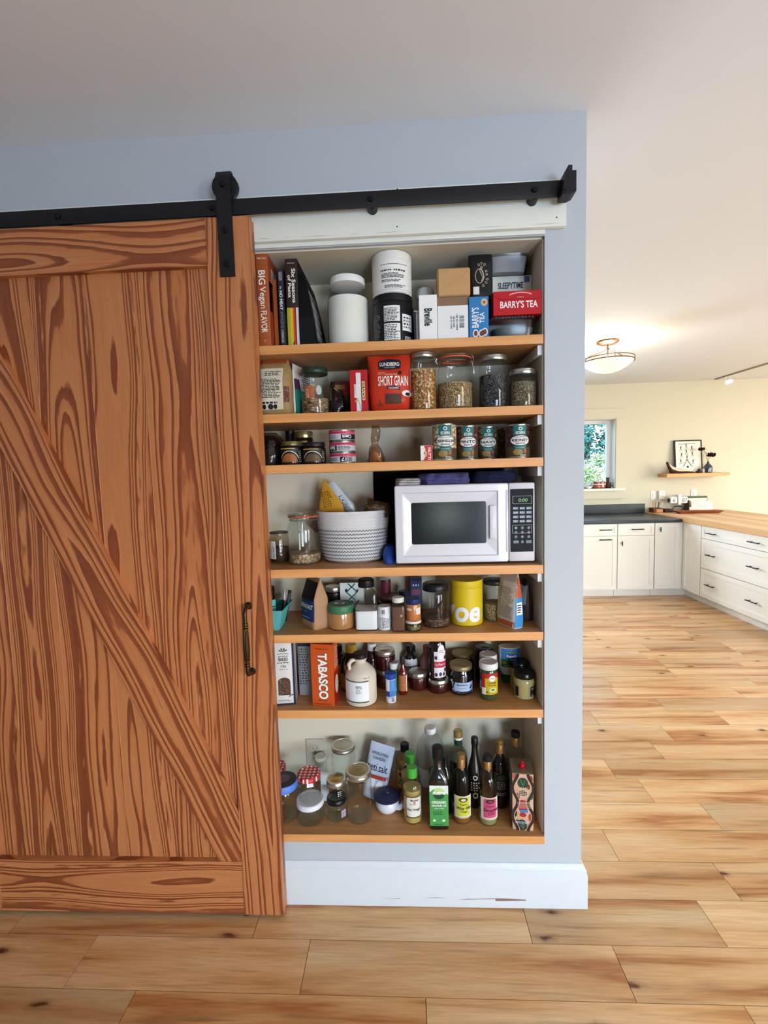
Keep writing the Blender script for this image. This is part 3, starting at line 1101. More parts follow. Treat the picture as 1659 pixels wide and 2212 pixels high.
# things on the window sill
x0 = atY(1290, 1050, KY + .05)
t = thing('ceramic_pot', 'low red brown oval pot on the window sill', 'pot', (x0.x + .02, KY + .045, WZ0), 0)
G().lathe([(.055, 0), (.072, .012), (.07, .05), (.062, .075), (.066, .085), (.058, .085), (.055, .06)], 24, sx=1.15, sy=.6, cap1=False).build('body', M('8a3a24', .35, coat=.4), t)
G().lathe([(.0705, .045), (.072, .05), (.0705, .056)], 24, sx=1.15, sy=.6, cap0=False, cap1=False).build('glaze_line', M('e6ddd2', .5), t)
t = thing('figurine', 'dark brown little figurine with two ears beside the red pot', 'figurine', (x0.x + .132, KY + .06, WZ0))
G().lathe([(.022, 0), (.026, .02), (.024, .07), (.016, .09), (.019, .105), (.017, .12), (.004, .13)], 16).build('body', M('3a1c18', .4), t)
G().sphere((-.014, 0, .13), .007).build('ear', M('3a1c18', .4), t)
G().sphere((.014, 0, .13), .007).build('ear', M('3a1c18', .4), t)
for i, dx in enumerate((.178, .21)):
    t = thing('votive_cup', ('small steel cup beside the dark figurine on the sill', 'small steel cup nearest the window jamb on the sill')[i], 'cup', (x0.x + dx, KY + .05, WZ0), 0, 'small cups on the sill')
    G().lathe([(.013, 0), (.014, .06), (.012, .068), (.008, .072)], 16).build('body', M('8c8a84', .25, .9), t)
    G().lathe([(.0142, .02), (.0145, .03), (.0142, .04)], 16, cap0=False, cap1=False).build('band', M('5b4a3e', .5), t)
t = thing('white_bowl', 'white low dish at the edge of the pantry wall on the sill', 'dish', (x0.x - .12, KY + .04, WZ0))
G().lathe([(.03, 0), (.035, .004), (.06, .028), (.063, .03), (.058, .027), (.03, .006)], 24, cap1=True).build('body', WHITE, t)
G().lathe([(.0635, .0285), (.0642, .030), (.0625, .0312)], 24, cap0=False, cap1=False).build('rim', M('c9ced2', .4), t)

# floating shelf with print, vase, driftwood
FS = 1.328
sh = thing('floating_shelf', 'small wooden floating shelf on the yellow kitchen wall', 'shelf', (3.49, KY, FS - .042))
G().box(-.365, .355, -.20, -.0005, 0, .042, .002).build('board', shelfwood('d39a60', 'bd8450'), sh, smooth=False)
G().box(-.3655, .3555, -.2012, -.2, .0, .042).build('front_edge', shelfwood('dca468', 'cc925a'), sh, smooth=False)
fr = thing('framed_print', 'black framed chart of small figures leaning on the floating shelf', 'picture', (3.455, KY - .055, FS + .001), rot=(math.radians(-6), 0, 0))
fw_, fh_ = .325, .40
g = G()
for a in ((-fw_ / 2, -fw_ / 2 + .013, 0, fh_), (fw_ / 2 - .007, fw_ / 2, 0, fh_), (-fw_ / 2, fw_ / 2, fh_ - .012, fh_), (-fw_ / 2, fw_ / 2, 0, .008)):
    g.box(a[0], a[1], -.018, 0, a[2], a[3])
g.build('frame', M('1b1715', .4), fr, smooth=False)
pp = G().box(-fw_ / 2 + .012, fw_ / 2 - .006, -.008, -.002, .006, fh_ - .01).build('print', M('f1e9da', .6), fr, smooth=False)
pm = plane((-fw_ / 2, -.0082, 0), (1, 0, 0), (0, 0, 1))
g = G()
g.print_rows(pm, .055, .25, .352, .360, 1, .7, 3, 0)
BL = [(.08, .30), (.145, .325), (.21, .30), (.145, .255), (.085, .215), (.215, .225), (.15, .185), (.075, .14), (.22, .135)]
rg = random.Random(5)
for i, (u, v) in enumerate(BL):
    g.ell(pm, u, v + .012, .007, .013, 12)
    g.ell(pm, u, v + .03, .0045, .005, 10)
    g.line(pm, [(u, v), (u - .012, v - .022), (u - .018, v - .024)], .0045)
    g.line(pm, [(u, v), (u + .012, v - .022), (u + .018, v - .024)], .0045)
    sg = -1 if i % 2 else 1
    g.line(pm, [(u, v + .02), (u + sg * .016, v + .03), (u + sg * .022, v + .022)], .003)
    g.print_rows(pm, u - .022, u + .022, v - .034, v - .030, 1, .6, i, .2)
g.line(pm, [(.15, .165), (.125, .12), (.10, .08)], .007)
g.line(pm, [(.15, .165), (.175, .12), (.205, .08)], .007)
g.ell(pm, .155, .075, .014, .012, 14)
g.build('figures', INK, pp, smooth=False)
v = atY(1529, 1016, KY - .1)
t = thing('bud_vase', 'dark teal glazed bud vase holding two maroon flowers', 'vase', (v.x, KY - .1, FS))
G().lathe([(.036, 0), (.046, .008), (.048, .05), (.045, .075), (.03, .096), (.014, .11), (.011, .125), (.014, .13), (.009, .128)], 26).build('body', M('20323a', .12, coat=.8), t)
for i, (lab, dx, dz, rr) in enumerate((('maroon scabious bloom on the taller stem, in front of print edge', -.085, .285, .034), ('maroon scabious bloom on the shorter leaning stem in vase', .03, .215, .043))):
    f = thing('cut_flower', lab, 'flower', (v.x, KY - .1, FS + .11), 0, 'flowers in the bud vase')
    G().tube([(0, 0, 0), (dx * .35, -.005, dz * .45), (dx, -.01, dz - .12)], .0028, 6).build('stem', M('4a4a2a', .7), f)
    gg = G()
    rg = random.Random(i + 2)
    for _ in range(46):
        d = Vector((rg.gauss(0, 1), rg.gauss(0, 1), rg.gauss(0, .75))).normalized()
        p0 = Vector((dx, -.01, dz - .11))
        e = p0 + Vector((d.x * rr, d.y * rr, d.z * rr * .75))
        w = d.orthogonal().normalized() * rr * .28
        gg.add([p0, e - w, e + d * rr * .12, e + w], [(0, 1, 2, 3)])
    gg.build('petals', M('3c1018', .7), f, smooth=False)
    G().sphere((dx, -.01, dz - .11), rr * .7, 12, 8, 1, 1, .75).build('flower_head', M('32101a', .8), f)
t = thing('driftwood', 'bleached driftwood piece with dark underside lying on the floating shelf', 'driftwood', (3.25, KY - .14, FS))
pts = [(-.10, 0, .135), (-.085, 0, .11), (-.06, 0, .07), (0, 0, .045), (.07, 0, .03), (.14, 0, .02), (.2, 0, .016)]
G().tube(pts, [.006, .018, .03, .03, .028, .02, .008], 10).build('body', M('e0d3b8', .8, vary=.3, bscale=60), t)
G().tube([(-.105, -.012, .14), (-.08, -.01, .085), (-.05, -.016, .028), (.03, -.02, .016), (.12, -.02, .014), (.21, -.01, .012)], [.012, .016, .026, .014, .012, .006], 9).build('bark', M('4a2c20', .9, vary=.4, bscale=80), t)
t = thing('stone_dish', 'small dark brown dish at the end of the driftwood', 'dish', (3.515, KY - .165, FS))
G().lathe([(.025, 0), (.036, .01), (.034, .02), (.02, .03), (.012, .038)], 18).build('body', M('3a211c', .5), t)
G().lathe([(.012, .038), (.016, .042), (.010, .05)], 14).build('knob', M('2c1814', .5), t)
t = thing('glass_vial', 'small glass vial with dark stopper beside the picture frame', 'bottle', (3.595, KY - .115, FS))
G().lathe([(.012, 0), (.013, .004), (.013, .045), (.009, .052)], 16).build('body', M('c9c2b6', .15), t)
G().lathe([(.010, .052), (.012, .055), (.012, .062)], 14).build('stopper', M('4a382c', .5), t)

# wall outlets and switch
for i, (px, py, w, lab) in enumerate(((1410.5, 1070, .058, 'white light switch plate nearest the slate upstand'), (1427, 1069, .072, 'white power outlet with plugged cube beside the switch'), (1498, 1066, .07, 'white rocker switch plate behind the letter rack'))):
    p = atY(px, py, KY)
    t = thing('wall_plate', lab, 'switch', (p.x, KY - .0005, p.z))
    G().box(-w / 2, w / 2, -.006, 0, -.055, .055, .002).build('plate', M('efece2', .4), t)
    if i == 1:
        G().box(-.035, .035, -.03, -.006, -.05, .052, .003).build('adapter', M('e9e5da', .4), t)
        g = G()
        pm = plane((0, -.0301, 0), (1, 0, 0), (0, 0, 1))
        for z in (.025, -.02):
            g.patch(pm, .002, .005, z - .005, z + .006).patch(pm, .013, .016, z - .005, z + .006)
        g.build('slot', INK, t, smooth=False)
    else:
        G().box(-.011, .011, -.011, -.006, -.02, .025, .001).build('toggle', M('e0dccf', .4), t)

# things on the counters
WT = .862
p = atZ(1419, 1103, WT)
t = thing('pencil_box', 'square wooden box holding pens at the back corner of the counter', 'pen holder', (3.05, 4.34, WT))
g = G()
for a in ((-.055, .055, -.055, -.049, 0, .055), (-.055, .055, .049, .055, 0, .055), (-.055, -.049, -.049, .049, 0, .055), (.049, .055, -.049, .049, 0, .055), (-.049, .049, -.049, .049, 0, .006)):
    g.box(*a)
g.build('box', M('6a3a26', .5, vary=.3, bscale=40), t, smooth=False)
G().box(-.02, .054, -.0565, -.055, .004, .04).build('front_panel', M('c88a54', .5), t, smooth=False)
for i, (x, y, a, c, lab) in enumerate(((-.025, 0, -.12, 'd99a3c', 'yellow pencil leaning at the far side of the wooden box'), (-.005, .01, .03, 'c9763a', 'orange pencil upright in the wooden box'), (.012, -.01, .12, '2a2422', 'black pen upright in the wooden box'), (.024, .012, .25, '7a5a48', 'brown brush leaning out of the wooden box'), (.034, -.01, .35, 'e2d6c2', 'cream pencil leaning farthest out of the wooden box'))):
    o = thing('pencil', lab, 'pencil', (3.05 + x, 4.34 + y, WT + .0065), rot=(0, a, 0), group='pens in the wooden box')
    G().lathe([(.0038, 0), (.0038, .125)], 8).build('shaft', M(c, .5), o)
    G().lathe([(.0038, .125), (.001, .137)], 8).build('tip', M('e8d0a4', .6), o)
t = thing('coaster_stack', 'dark carved wooden trinket box beside the pen box', 'box', (3.175, 4.33, WT))
for i in range(4):
    G().box(-.05 + .003 * (i % 2), .05 - .002 * i, -.045, .045, .011 * i, .011 * i + .009, .002).build('coaster', M(('5a2a1e', '3c1d16')[i % 2], .5), t)
t = thing('wooden_tray', 'long red brown wooden tray on the peninsula corner', 'tray', (3.42, 4.13, WT), math.radians(-4))
g = G()
a, b = (.20, .05), (.25, .07)
g.rings([[(-a[0], -a[1], 0), (a[0], -a[1], 0), (a[0], a[1], 0), (-a[0], a[1], 0)], [(-b[0], -b[1], .03), (b[0], -b[1], .03), (b[0], b[1], .03), (-b[0], b[1], .03)],
         [(-b[0] + .012, -b[1] + .01, .03), (b[0] - .012, -b[1] + .01, .03), (b[0] - .012, b[1] - .01, .03), (-b[0] + .012, b[1] - .01, .03)], [(-a[0] + .01, -a[1] + .01, .008), (a[0] - .01, -a[1] + .01, .008), (a[0] - .01, a[1] - .01, .008), (-a[0] + .01, a[1] - .01, .008)]])
g.build('body', shelfwood('9a5430', '7a3c22', 'X', .4), t, smooth=False)
G().box(-.2515, -.248, -.07, .07, .0285, .0312).build('rim_edge', M('7a3c22', .5), t, smooth=False)
c = atY(1465, 1081, 4.33)
t = thing('flip_clock', 'white flip clock with steel hoop stand showing 6 07', 'clock', (c.x, 4.33, WT))
zc = c.z - WT + .005
G().box(-.018, .018, -.035, .035, zc - .055, zc + .062, .004).build('center_housing', M('e8e6e0', .3), t)
G().box(-.05, .05, .01, .03, zc + .055, zc + .063, .002).build('top_plate', M('8a8a88', .25, .9), t)
for s, tx in ((-1, '6'), (1, '07')):
    x0, x1 = (.022, .10) if s > 0 else (-.105, -.022)
    fb = G().box(x0, x1, -.028, .02, zc - .038, zc + .04, .012, 3).build('flap_drum', M('f2f0ea', .35), t)
    pm = plane((0, -.0285, 0), (1, 0, 0), (0, 0, 1))
    T(fb, tx, pm, (-.076 if s < 0 else .034), (-.052 if s < 0 else .088), zc - .022, zc + .024, INK)
    G().patch(pm, x0 + .01, x1 - .01, zc - .0006, zc + .0006).build('split_line', GREYINK, fb, smooth=False)
o = G().lathe([(.006, 0), (.022, .001), (.022, .012), (.006, .013)], 18).build('side_knob', BLACK, t)
o.matrix_local = Matrix.Translation((-.105, 0, zc)) @ Matrix.Rotation(-R90, 4, 'Y')
ring = [(.062 * math.cos(a), .0, .040 + .03 * math.sin(a)) for a in [2 * math.pi * k / 28 for k in range(28)]]
G().tube(ring, .0055, 8, True).build('hoop_stand', M('4a4a48', .2, .95), t)
G().box(-.045, .045, -.04, .03, .0, .012, .004).build('foot', M('6a6862', .3, .8), t)
c = atY(1512, 1085, 4.33)
t = thing('letter_rack', 'steel letter rack with dark end standing on the peninsula', 'letter rack', (c.x - .01, 4.35, WT))
g = G()
g.box(-.13, .13, -.05, .05, 0, .006)
for y in (-.05, .046):
    g.box(-.13, .13, y, y + .004, .006, .06)
g.build('rack', M('b8b2a6', .4, .6), t, smooth=False)
G().box(-.134, -.130, -.05, .05, 0, .14).build('side_panel', M('4a3a34', .5), t, smooth=False)
for i, (y, h, c0, lab, w0, w1) in enumerate(((.025, .175, '4a5a48', 'dark green folder standing at the back of the letter rack', -.10, .13), (.0, .155, 'e6dcc8', 'cream card standing in the middle of the letter rack', -.12, .11), (-.035, .12, 'f0e8dc', 'white envelope with drawn flap at the front of the letter rack', -.10, .15))):
    o = thing('envelope', lab, 'envelope', (c.x - .01, 4.35 + y, WT + .0065), rot=(math.radians(-5), 0, 0), group='papers in the letter rack')
    G().box(w0, w1, -.004, .004, 0, h, .001).build('sheet', M(c0, .7), o, smooth=False)
    if i == 2:
        pm = plane((0, -.0041, 0), (1, 0, 0), (0, 0, 1))
        G().line(pm, [(w0 + .01, h - .01), (.03, h * .4), (w1 - .01, h - .01)], .002).line(pm, [(w0 + .01, .01), (.0, h * .5)], .002).line(pm, [(w1 - .01, .01), (.05, h * .5)], .002).build('flap_line', M('8a6a5e', .7), o, smooth=False)
    else:
        G().box(w0, w1, -.0045, .0045, h - .004, h + .0005).build('top_edge', M('d8d0c0' if i else '5a6a58', .7), o, smooth=False)

# ceiling lamp
LX, LY = 1.66, 2.477
t = thing('ceiling_lamp', 'semi-flush bronze ceiling lamp with glowing white glass bowl', 'lamp', (LX, LY, CH))
LB = M('5a4030', .3, .8)
G().lathe([(.02, -.03), (.06, -.026), (.085, -.012), (.088, 0)], 30).build('canopy', LB, t)
g = G()
g.tube([(0, 0, -.02), (0, 0, -.12)], .006, 8)
for k in range(3):
    a = 2 * math.pi * k / 3 + .4
    c_, s_ = math.cos(a), math.sin(a)
    g.tube([(0, 0, -.05), (.03 * c_, .03 * s_, -.075), (.13 * c_, .13 * s_, -.095), (.165 * c_, .165 * s_, -.11), (.188 * c_, .188 * s_, -.16)], .004, 6)
g.build('stem', LB, t)
g = G()
for z, r in ((-.142, .196), (-.165, .196)):
    g.tube([(r * math.cos(2 * math.pi * k / 40), r * math.sin(2 * math.pi * k / 40), z) for k in range(40)], .0042, 6, True)
g.build('ring', LB, t)
prof = [(.002, -.252), (.05, -.247), (.10, -.232), (.15, -.205), (.18, -.18), (.19, -.162), (.186, -.162), (.14, -.2), (.05, -.238), (.002, -.243)]
G().lathe(prof, 40, cap0=False, cap1=False).build('glass_bowl', emis('fff0d0', .75, 'lamp_bowl_glow'), t)
L = bpy.data.lights.new('lamp_bulb', 'POINT')
L.energy, L.color, L.shadow_soft_size = 16, (1.0, .86, .66), .07
o = bpy.data.objects.new('lamp_bulb', L)
COL.objects.link(o)
o.location = (LX, LY, CH - .13)
# track light
t = thing('track_light', 'thin white ceiling track with one small spot lamp', 'lamp', (3.72, 3.9, CH))
G().box(-.012, .012, -.75, .46, -.012, -.0002).build('track_bar', M('8f8878', .5), t, smooth=False)
s = atY(1588, 826, 4.2)
G().tube([(0, .28, -.012), (0, .28, -.05), (.03, .28, -.06)], .006, 8).build('arm', KWHITE, t)
sp_ = G().lathe([(.0, -.05), (.018, -.048), (.024, -.02), (.04, .0)], 18, cap1=False).build('spot_head', KWHITE, t)
sp_.matrix_local = Matrix.Translation((.04, .28, -.075)) @ Matrix.Rotation(math.radians(150), 4, 'X')
bl = G().lathe([(.0, 0), (.036, 0), (.037, .003)], 18).build('bulb_face', emis('fff4dc', 6.0, 'spot_bulb_glow'), sp_)
bl.location = (0, 0, -.008)
L = bpy.data.lights.new('spot_bulb', 'SPOT')
L.energy, L.color, L.spot_size, L.spot_blend, L.shadow_soft_size = 5, (1.0, .88, .68), 1.6, .6, .03
o = bpy.data.objects.new('spot_bulb', L)
COL.objects.link(o)
o.location = (3.76, 4.14, CH - .13)
o.rotation_euler = (math.radians(-25), 0, 0)

# ================================================================== PANTRY THINGS
def proj(p):
    d = Vector(p) - CAM
    w = d.dot(_fw)
    return 829.5 + d.dot(CR) / w * FPX, 1106.0 - d.dot(CU) / w * FPX


def fit(pl, pr, pt, S, pb=None, yf=None, round_=True, z0=None, dep=None):
    """size and place of a thing whose outline spans pl..pr, top row pt, standing on shelf S (or at height z0).
    pb: row of its nearest base point; otherwise yf gives the depth of its front"""
    z = SHZ[S] if z0 is None else z0
    pm_ = (pl + pr) / 2
    if pb is not None:
        yf = atZ(pm_, pb, z).y
    R = .03
    for _ in range(5):
        yc = yf + (R if round_ else 0)
        pbm = proj((atY(pm_, pt, yc).x, yc, z))[1]
        q = (pt + (pb or pbm)) / 2
        a, b = atY(pl, q, yc), atY(pr, q, yc)
        R = (b.x - a.x) / 2
    x = (a.x + b.x) / 2
    H = atY(pm_, pt, yc).z - z
    if round_:
        H = atY(pm_, pt, yc + (-R if z + H > CAM.z else R) * .8).z - z
        yc = min(yc, AY - R - .003)
        x = min(x, OX1 - .0055 - R)
    else:
        x = min(x, OX1 - .0055 - R)
    return x, yc, z, R, H


LOG = []


def cy(name, label, cat, pl, pr, pt, S, pb=None, yf=None, group=None, z0=None, rotz=0.0):
    x, y, z, R, H = fit(pl, pr, pt, S, pb, yf, True, z0)
    t = thing(name, label, cat, (x, y, z + .0004), rotz, group)
    LOG.append((name, label[:40], round(x, 3), round(y, 3), round(z, 3), round(R, 4), round(H, 3)))
    return t, R, H


def bx(name, label, cat, pl, pr, pt, S, pb=None, yf=None, dep=.06, group=None, z0=None, rotz=0.0):
    x, y, z, hw, H = fit(pl, pr, pt, S, pb, yf, False, z0)
    t = thing(name, label, cat, (x, y, z + .0004), rotz, group)
    LOG.append((name, label[:40], round(x, 3), round(y, 3), round(z, 3), round(hw, 4), round(H, 3)))
    return t, hw, H


SILVER = M('c6c3bb', .28, .9)
GOLD = M('b89c62', .32, .85)
CLEAR = glass('fbfdfc', .985)
PLASTIC = glass('f8fafc', .95, .12, 1.4)
FRONT = lambda hw, d=0.0: plane((0, -d, 0), (1, 0, 0), (0, 0, 1))


def wrap(parent, name, mp, u0, u1, v0, v1, mat, off=.0005):
    return G().patch(mp, u0, u1, v0, v1, max(2, int(abs(u1 - u0) / getattr(mp, 'R', 1e9) / .16) + 1), 1, off).build(name, mat, parent)


def fine(parent, mp, u0, u1, v0, v1, rows, mat=INK, seed=1, fill=.5, ragged=.3, off=.0011):
    return G().print_rows(mp, u0, u1, v0, v1, rows, fill, seed, ragged, off).build('small_print', mat, parent, smooth=False)


def barcode(parent, mp, u0, u1, v0, v1, mat=INK, rot=False, off=.0011):
    rg = random.Random(5)
    g = G()
    a, b = (v0, v1) if rot else (u0, u1)
    x = a
    while x < b:
        w = (b - a) * rg.choice((.015, .03, .05))
        if rot:
            g.patch(mp, u0, u1, x, min(b, x + w), 1, 1, off)
        else:
            g.patch(mp, x, min(b, x + w), v0, v1, 1, 1, off)
        x += w + (b - a) * rg.choice((.02, .035, .05))
    return g.build('barcode', mat, parent, smooth=False)


def screwlid(t, R, z, h, mat, disc=None, name='lid', n=30):
    o = G().lathe([(R * .94, z), (R, z + .001), (R, z + h * .3), (R * 1.015, z + h * .38), (R * 1.015, z + h * .46), (R, z + h * .54), (R, z + h * .86), (R * .95, z + h), (R * .80, z + h), (R * .79, z + h - .0012)], n).build(name, mat, t)
    if disc:
        G().lathe([(R * .79, z + h - .001), (R * .76, z + h - .0002), (R * .5, z + h - .0002), (R * .48, z + h + .0003)], n).build('lid_disc', disc, o)
    return o


def ridged(t, R, z, h, mat, name='cap', n=40, top=.0015):
    secs = []
    for r, zz in ((R * .98, z), (R, z + .001), (R, z + h - top), (R * .9, z + h)):
        secs.append([((r - (.0006 if (k % 2 and zz < z + h - top * .5) else 0)) * math.cos(2 * math.pi * k / n), (r - (.0006 if (k % 2 and zz < z + h - top * .5) else 0)) * math.sin(2 * math.pi * k / n), zz) for k in range(n)])
    return G().rings(secs).build(name, mat, t, angle=25)


def jarprof(R, H, neck=.86, sh0=.74, sh1=.84, lid=.016):
    return [(R * .88, 0), (R * .97, .002), (R, .007), (R, H * sh0), (R * .975, H * (sh0 * .55 + sh1 * .45)), (R * neck, H * sh1), (R * neck, H - lid * .4)]


def fillmesh(t, prof, lv, mat, name='contents', ins=.0022, lump=.0):
    zs = [p[1] for p in prof]
    rs = [p[0] for p in prof]
    q = [(max(.001, r - ins), z + (.003 if z < .004 else 0)) for r, z in prof if z < lv]
    q = [(r, z) for r, z in q if z < lv - .001]
    rl = float(np.interp(lv, zs, rs)) - ins
    q += [(rl, lv), (rl * .6, lv + lump), (.001, lv + lump * 1.4)]
    return G().lathe(q, 28, cap1=False).build(name, mat, t)


def mason(name, label, pl, pr, pt, S, pb=None, yf=None, content=None, lv=.5, lid=SILVER, disc=None, neck=.88, z0=None, group='mason jars', lidh=.017, gl=None, emb=False, sh=(.76, .86)):
    t, R, H = cy(name, label, 'jar', pl, pr, pt, S, pb, yf, group, z0)
    p = jarprof(R, H, neck, sh[0], sh[1], lidh)
    G().lathe(p, 32, cap1=False).build('glass_body', gl or CLEAR, t)
    if content:
        fillmesh(t, p, H * lv, content, lump=.002)
    if emb:
        mp = profm(p)
        G().line(mp, [(R * (-.6 + .1 * k), H * (.48 + .05 * math.sin(k * 1.9))) for k in range(13)], .003, .0006).build('embossing', glass('ffffff', .98, .1), t, smooth=False)
    if lid:
        screwlid(t, R * (neck + .05), H - lidh, lidh, lid, disc or lid)
    return t, R, H, p


def carton(name, label, cat, pl, pr, pt, S, mat, dep=.06, pb=None, yf=None, z0=None, rotz=0.0, bev=.0008, group=None):
    t, hw, H = bx(name, label, cat, pl, pr, pt, S, pb, yf, dep, group, z0, rotz)
    G().box(-hw, hw, 0, dep, 0, H, bev, 1).build('carton', mat, t, smooth=False)
    return t, hw, H, plane((0, 0, 0), (1, 0, 0), (0, 0, 1))


def pouch(t, W, D, H, mat, aw=None, bd=None, n=3.0, amp=.0, k=30.0, seed=0, name='pouch', nt=18, nth=40, lean=0.0, cyo=0.0):
    """stand-up bag lofted from flattened sections; returns a print map for its front"""
    aw = aw or [(0, .94), (.1, 1.0), (.8, 1.0), (1, 1.0)]
    bd = bd or [(0, .75), (.12, 1.0), (.55, .8), (.85, .3), (1.0, .04)]
    A = lambda q: W / 2 * float(np.interp(q, [p[0] for p in aw], [p[1] for p in aw]))
    B = lambda q: D / 2 * float(np.interp(q, [p[0] for p in bd], [p[1] for p in bd]))

    def disp(x, z, s):
        if not amp:
            return 0.0
        return amp * mnoise.noise(Vector((x * k + seed * 7.1, z * k * .8, s * 3.3 + seed)))
    secs = []
    for j in range(nt + 1):
        q = j / nt
        a, b, z = A(q), B(q), H * q
        ring = []
        for i in range(nth):
            th = 2 * math.pi * i / nth
            c, s = math.cos(th), math.sin(th)
            x = a * math.copysign(abs(c) ** (2 / n), c)
            y = b * math.copysign(abs(s) ** (2 / n), s)
            f = min(1, b / (D / 2) * 1.5 + .15)
            dd = disp(x, z, 1 if s > 0 else 0) * f * abs(s) ** .5
            ring.append((x + (disp(z, x, 5) * .5 * f if amp else 0) * abs(c), cyo + y + (dd if s > 0 else -dd) + lean * q, z))
        secs.append(ring)
    o = G().rings(secs).build(name, mat, t, angle=60)

    def f(u, v, off=0.0):
        q = max(0, min(1, v / H))
        a, b = A(q), B(q)
        e = max(0.0, 1 - abs(u / a) ** n) ** (1 / n) if a > 0 else 0
        y = -b * e
        fq = min(1, b / (D / 2) * 1.5 + .15)
        y -= disp(u, v, 0) * fq * e ** .25
        return Vector((u, cyo + y - off + lean * q, v))
    f.R = W * .4

    def fs(w, v, off=0.0):
        q = max(0, min(1, v / H))
        a, b = A(q), B(q)
        return Vector((a * max(0.0, 1 - abs(w) ** n) ** (1 / n) + off, cyo + b * w + lean * q, v))
    fs.R = .05
    f.side = fs
    return o, f


def banner(parent, name, mp, u0, u1, v0, v1, mat, off=.0008, nu=8, nv=6):
    return G().patch(mp, u0, u1, v0, v1, nu, nv, off).build(name, mat, parent)


# ------------------------------------------------------------------ shelf 1: books
def book(label, x, yf, z, w, h, d, cover, spine, pages='e8dfcc', rotz=0.0, lean=0.0):
    t = thing('cookbook', label, 'book', (x, yf, z + .0004), rot=(0, lean, rotz), group='cookbooks on the top shelf')
    g = G()
    g.box(-w / 2, -w / 2 + .0022, .002, d, 0, h).box(w / 2 - .0022, w / 2, .002, d, 0, h)
    g.build('cover', cover, t, smooth=False)
    G().box(-w / 2, w / 2, -.0012, .003, 0, h, .0011, 2).build('spine', spine, t)
    G().box(-w / 2 + .0022, w / 2 - .0022, .003, d - .003, .003, h - .003).build('pages', M(pages, .8), t, smooth=False)
    return t, plane((0, -.0012, 0), (1, 0, 0), (0, 0, 1)), plane((w / 2, 0, 0), (0, 1, 0), (0, 0, 1))


Z1 = SHZ[1]
yb = .014
a, b = atY(549, 650, yb), atY(582, 650, yb)
w = .036
h = atY(565, 545, yb).z - Z1
OR = M('a8552a', .5)
t, ms, mr = book('orange spined flavour cookbook beside the barn door on the top shelf', b.x - w / 2, yb, Z1, w, h, .205, M('8c4526', .5), OR)
T(t, 'BIG', ms, -.012, .009, h * .66, h * .81, M('f3e9dc', .6), -90, .015)
T(t, 'Vegan', ms, -.015, .009, h * .41, h * .64, M('f3e9dc', .6), -90, .01)
T(t, 'FLAVOR', ms, -.010, .009, h * .155, h * .385, M('f3e9dc', .6), -90, .015)
T(t, 'Nisha Vora', ms, -.013, .013, h * .925, h * .945, M('f3e9dc', .6))
T(t, 'A', ms, -.003, .003, h * .055, h * .085, M('e9b98a', .6))
g = G()
g.patch(ms, -w / 2 + .001, w / 2 - .001, h * .865, h * .868).patch(ms, -w / 2 + .001, w / 2 - .001, h * .10, h * .103)
g.build('spine_rule', M('7e3d1e', .6), t, smooth=False)
for nm, c, q in (('cover_photo', 'b5482a', (.004, .2, .0, .20)), ('cover_photo', 'd8d0c4', (.03, .09, .19, .245)), ('cover_photo', '2b2a33', (.035, .075, .10, .16)), ('cover_photo', 'c05030', (.004, .03, .11, .25))):
    G().patch(mr, *q).build(nm, M(c, .5, vary=.4, bscale=60), t, smooth=False)
x = b.x + .0085
t, ms, mr = book('thin burnt orange cookbook between the flavour book and navy book', x, .05, Z1, .013, .215, .16, M('b85a2c', .5), M('c2642f', .5))
G().patch(mr, .004, .14, .01, .2).build('cover_photo', M('8f3a22', .5, vary=.5, bscale=50), t, smooth=False)
a, b = atY(603, 665, .02), atY(612, 665, .02)
w = .0165
h = atY(604, 581, .02).z - Z1
t, ms, mr = book('navy cookbook with pale spine lettering beside the dark pasta book', (a.x + b.x) / 2 + .0015, .02, Z1, w, h, .19, M('23242e', .5), M('262936', .5))
T(t, 'NO MEAT', ms, -.0045, .0045, h * .475, h * .72, M('e6e2da', .6), -90, .02)
T(t, 'ATHLETE', ms, -.0035, .0035, h * .245, h * .455, M('8d8c90', .6), -90)
T(t, 'COOKBOOK', ms, -.0035, .0035, h * .055, h * .225, M('d9d6cf', .6), -90)
T(t, 'the', ms, -.003, .003, h * .74, h * .775, M('e6e2da', .6), -90, .0, shear=.3)
G().patch(ms, -.004, -.0025, h * .85, h * .96).patch(ms, -.0005, .001, h * .85, h * .96).patch(ms, .003, .0045, h * .85, h * .96).build('spine_mark', M('b9b6b0', .6), t, smooth=False)
G().patch(mr, .004, .18, .01, h * .45).build('cover_photo', M('6f5c26', .5, vary=.6, bscale=70), t, smooth=False)
a, b = atY(618, 650, .02), atY(644, 650, .02)
w = b.x - a.x - .0005
h = atY(630, 559, .02).z - Z1
t, ms, mr = book('thick dark brown pasta cookbook with striped lower spine', (a.x + b.x) / 2 + .001, .02, Z1, w, h, .20, M('0f0c0b', .6, spec=.15), M('2f231d', .55))
T(t, 'Six Seasons', ms, .0005, .0125, h * .50, h * .885, M('f1ece2', .6), -90, .02)
T(t, 'of Pasta', ms, -.0115, -.0015, h * .56, h * .815, M('f1ece2', .6), -90, .02)
fine(t, ms, -.011, .011, h * .94, h * .955, 1, M('d8cfc4', .6), ragged=0)
ww = w / 2 - .0006
for q0, q1, c in ((-1, -.45, 'a8a424'), (-.45, .0, 'd6b02a'), (0, .28, 'c8541e'), (.28, .58, '8f2f1c'), (.58, 1.0, 'd9d4e0')):
    G().patch(ms, ww * q0, ww * q1, .001, h * .445).build('spine_stripe', M(c, .6), t, smooth=False)
G().pol(ms, [(-.004, .001), (.004, .001), (.001, h * .08)], .0008).build('spine_mark', M('3a1d10', .6), t, smooth=False)
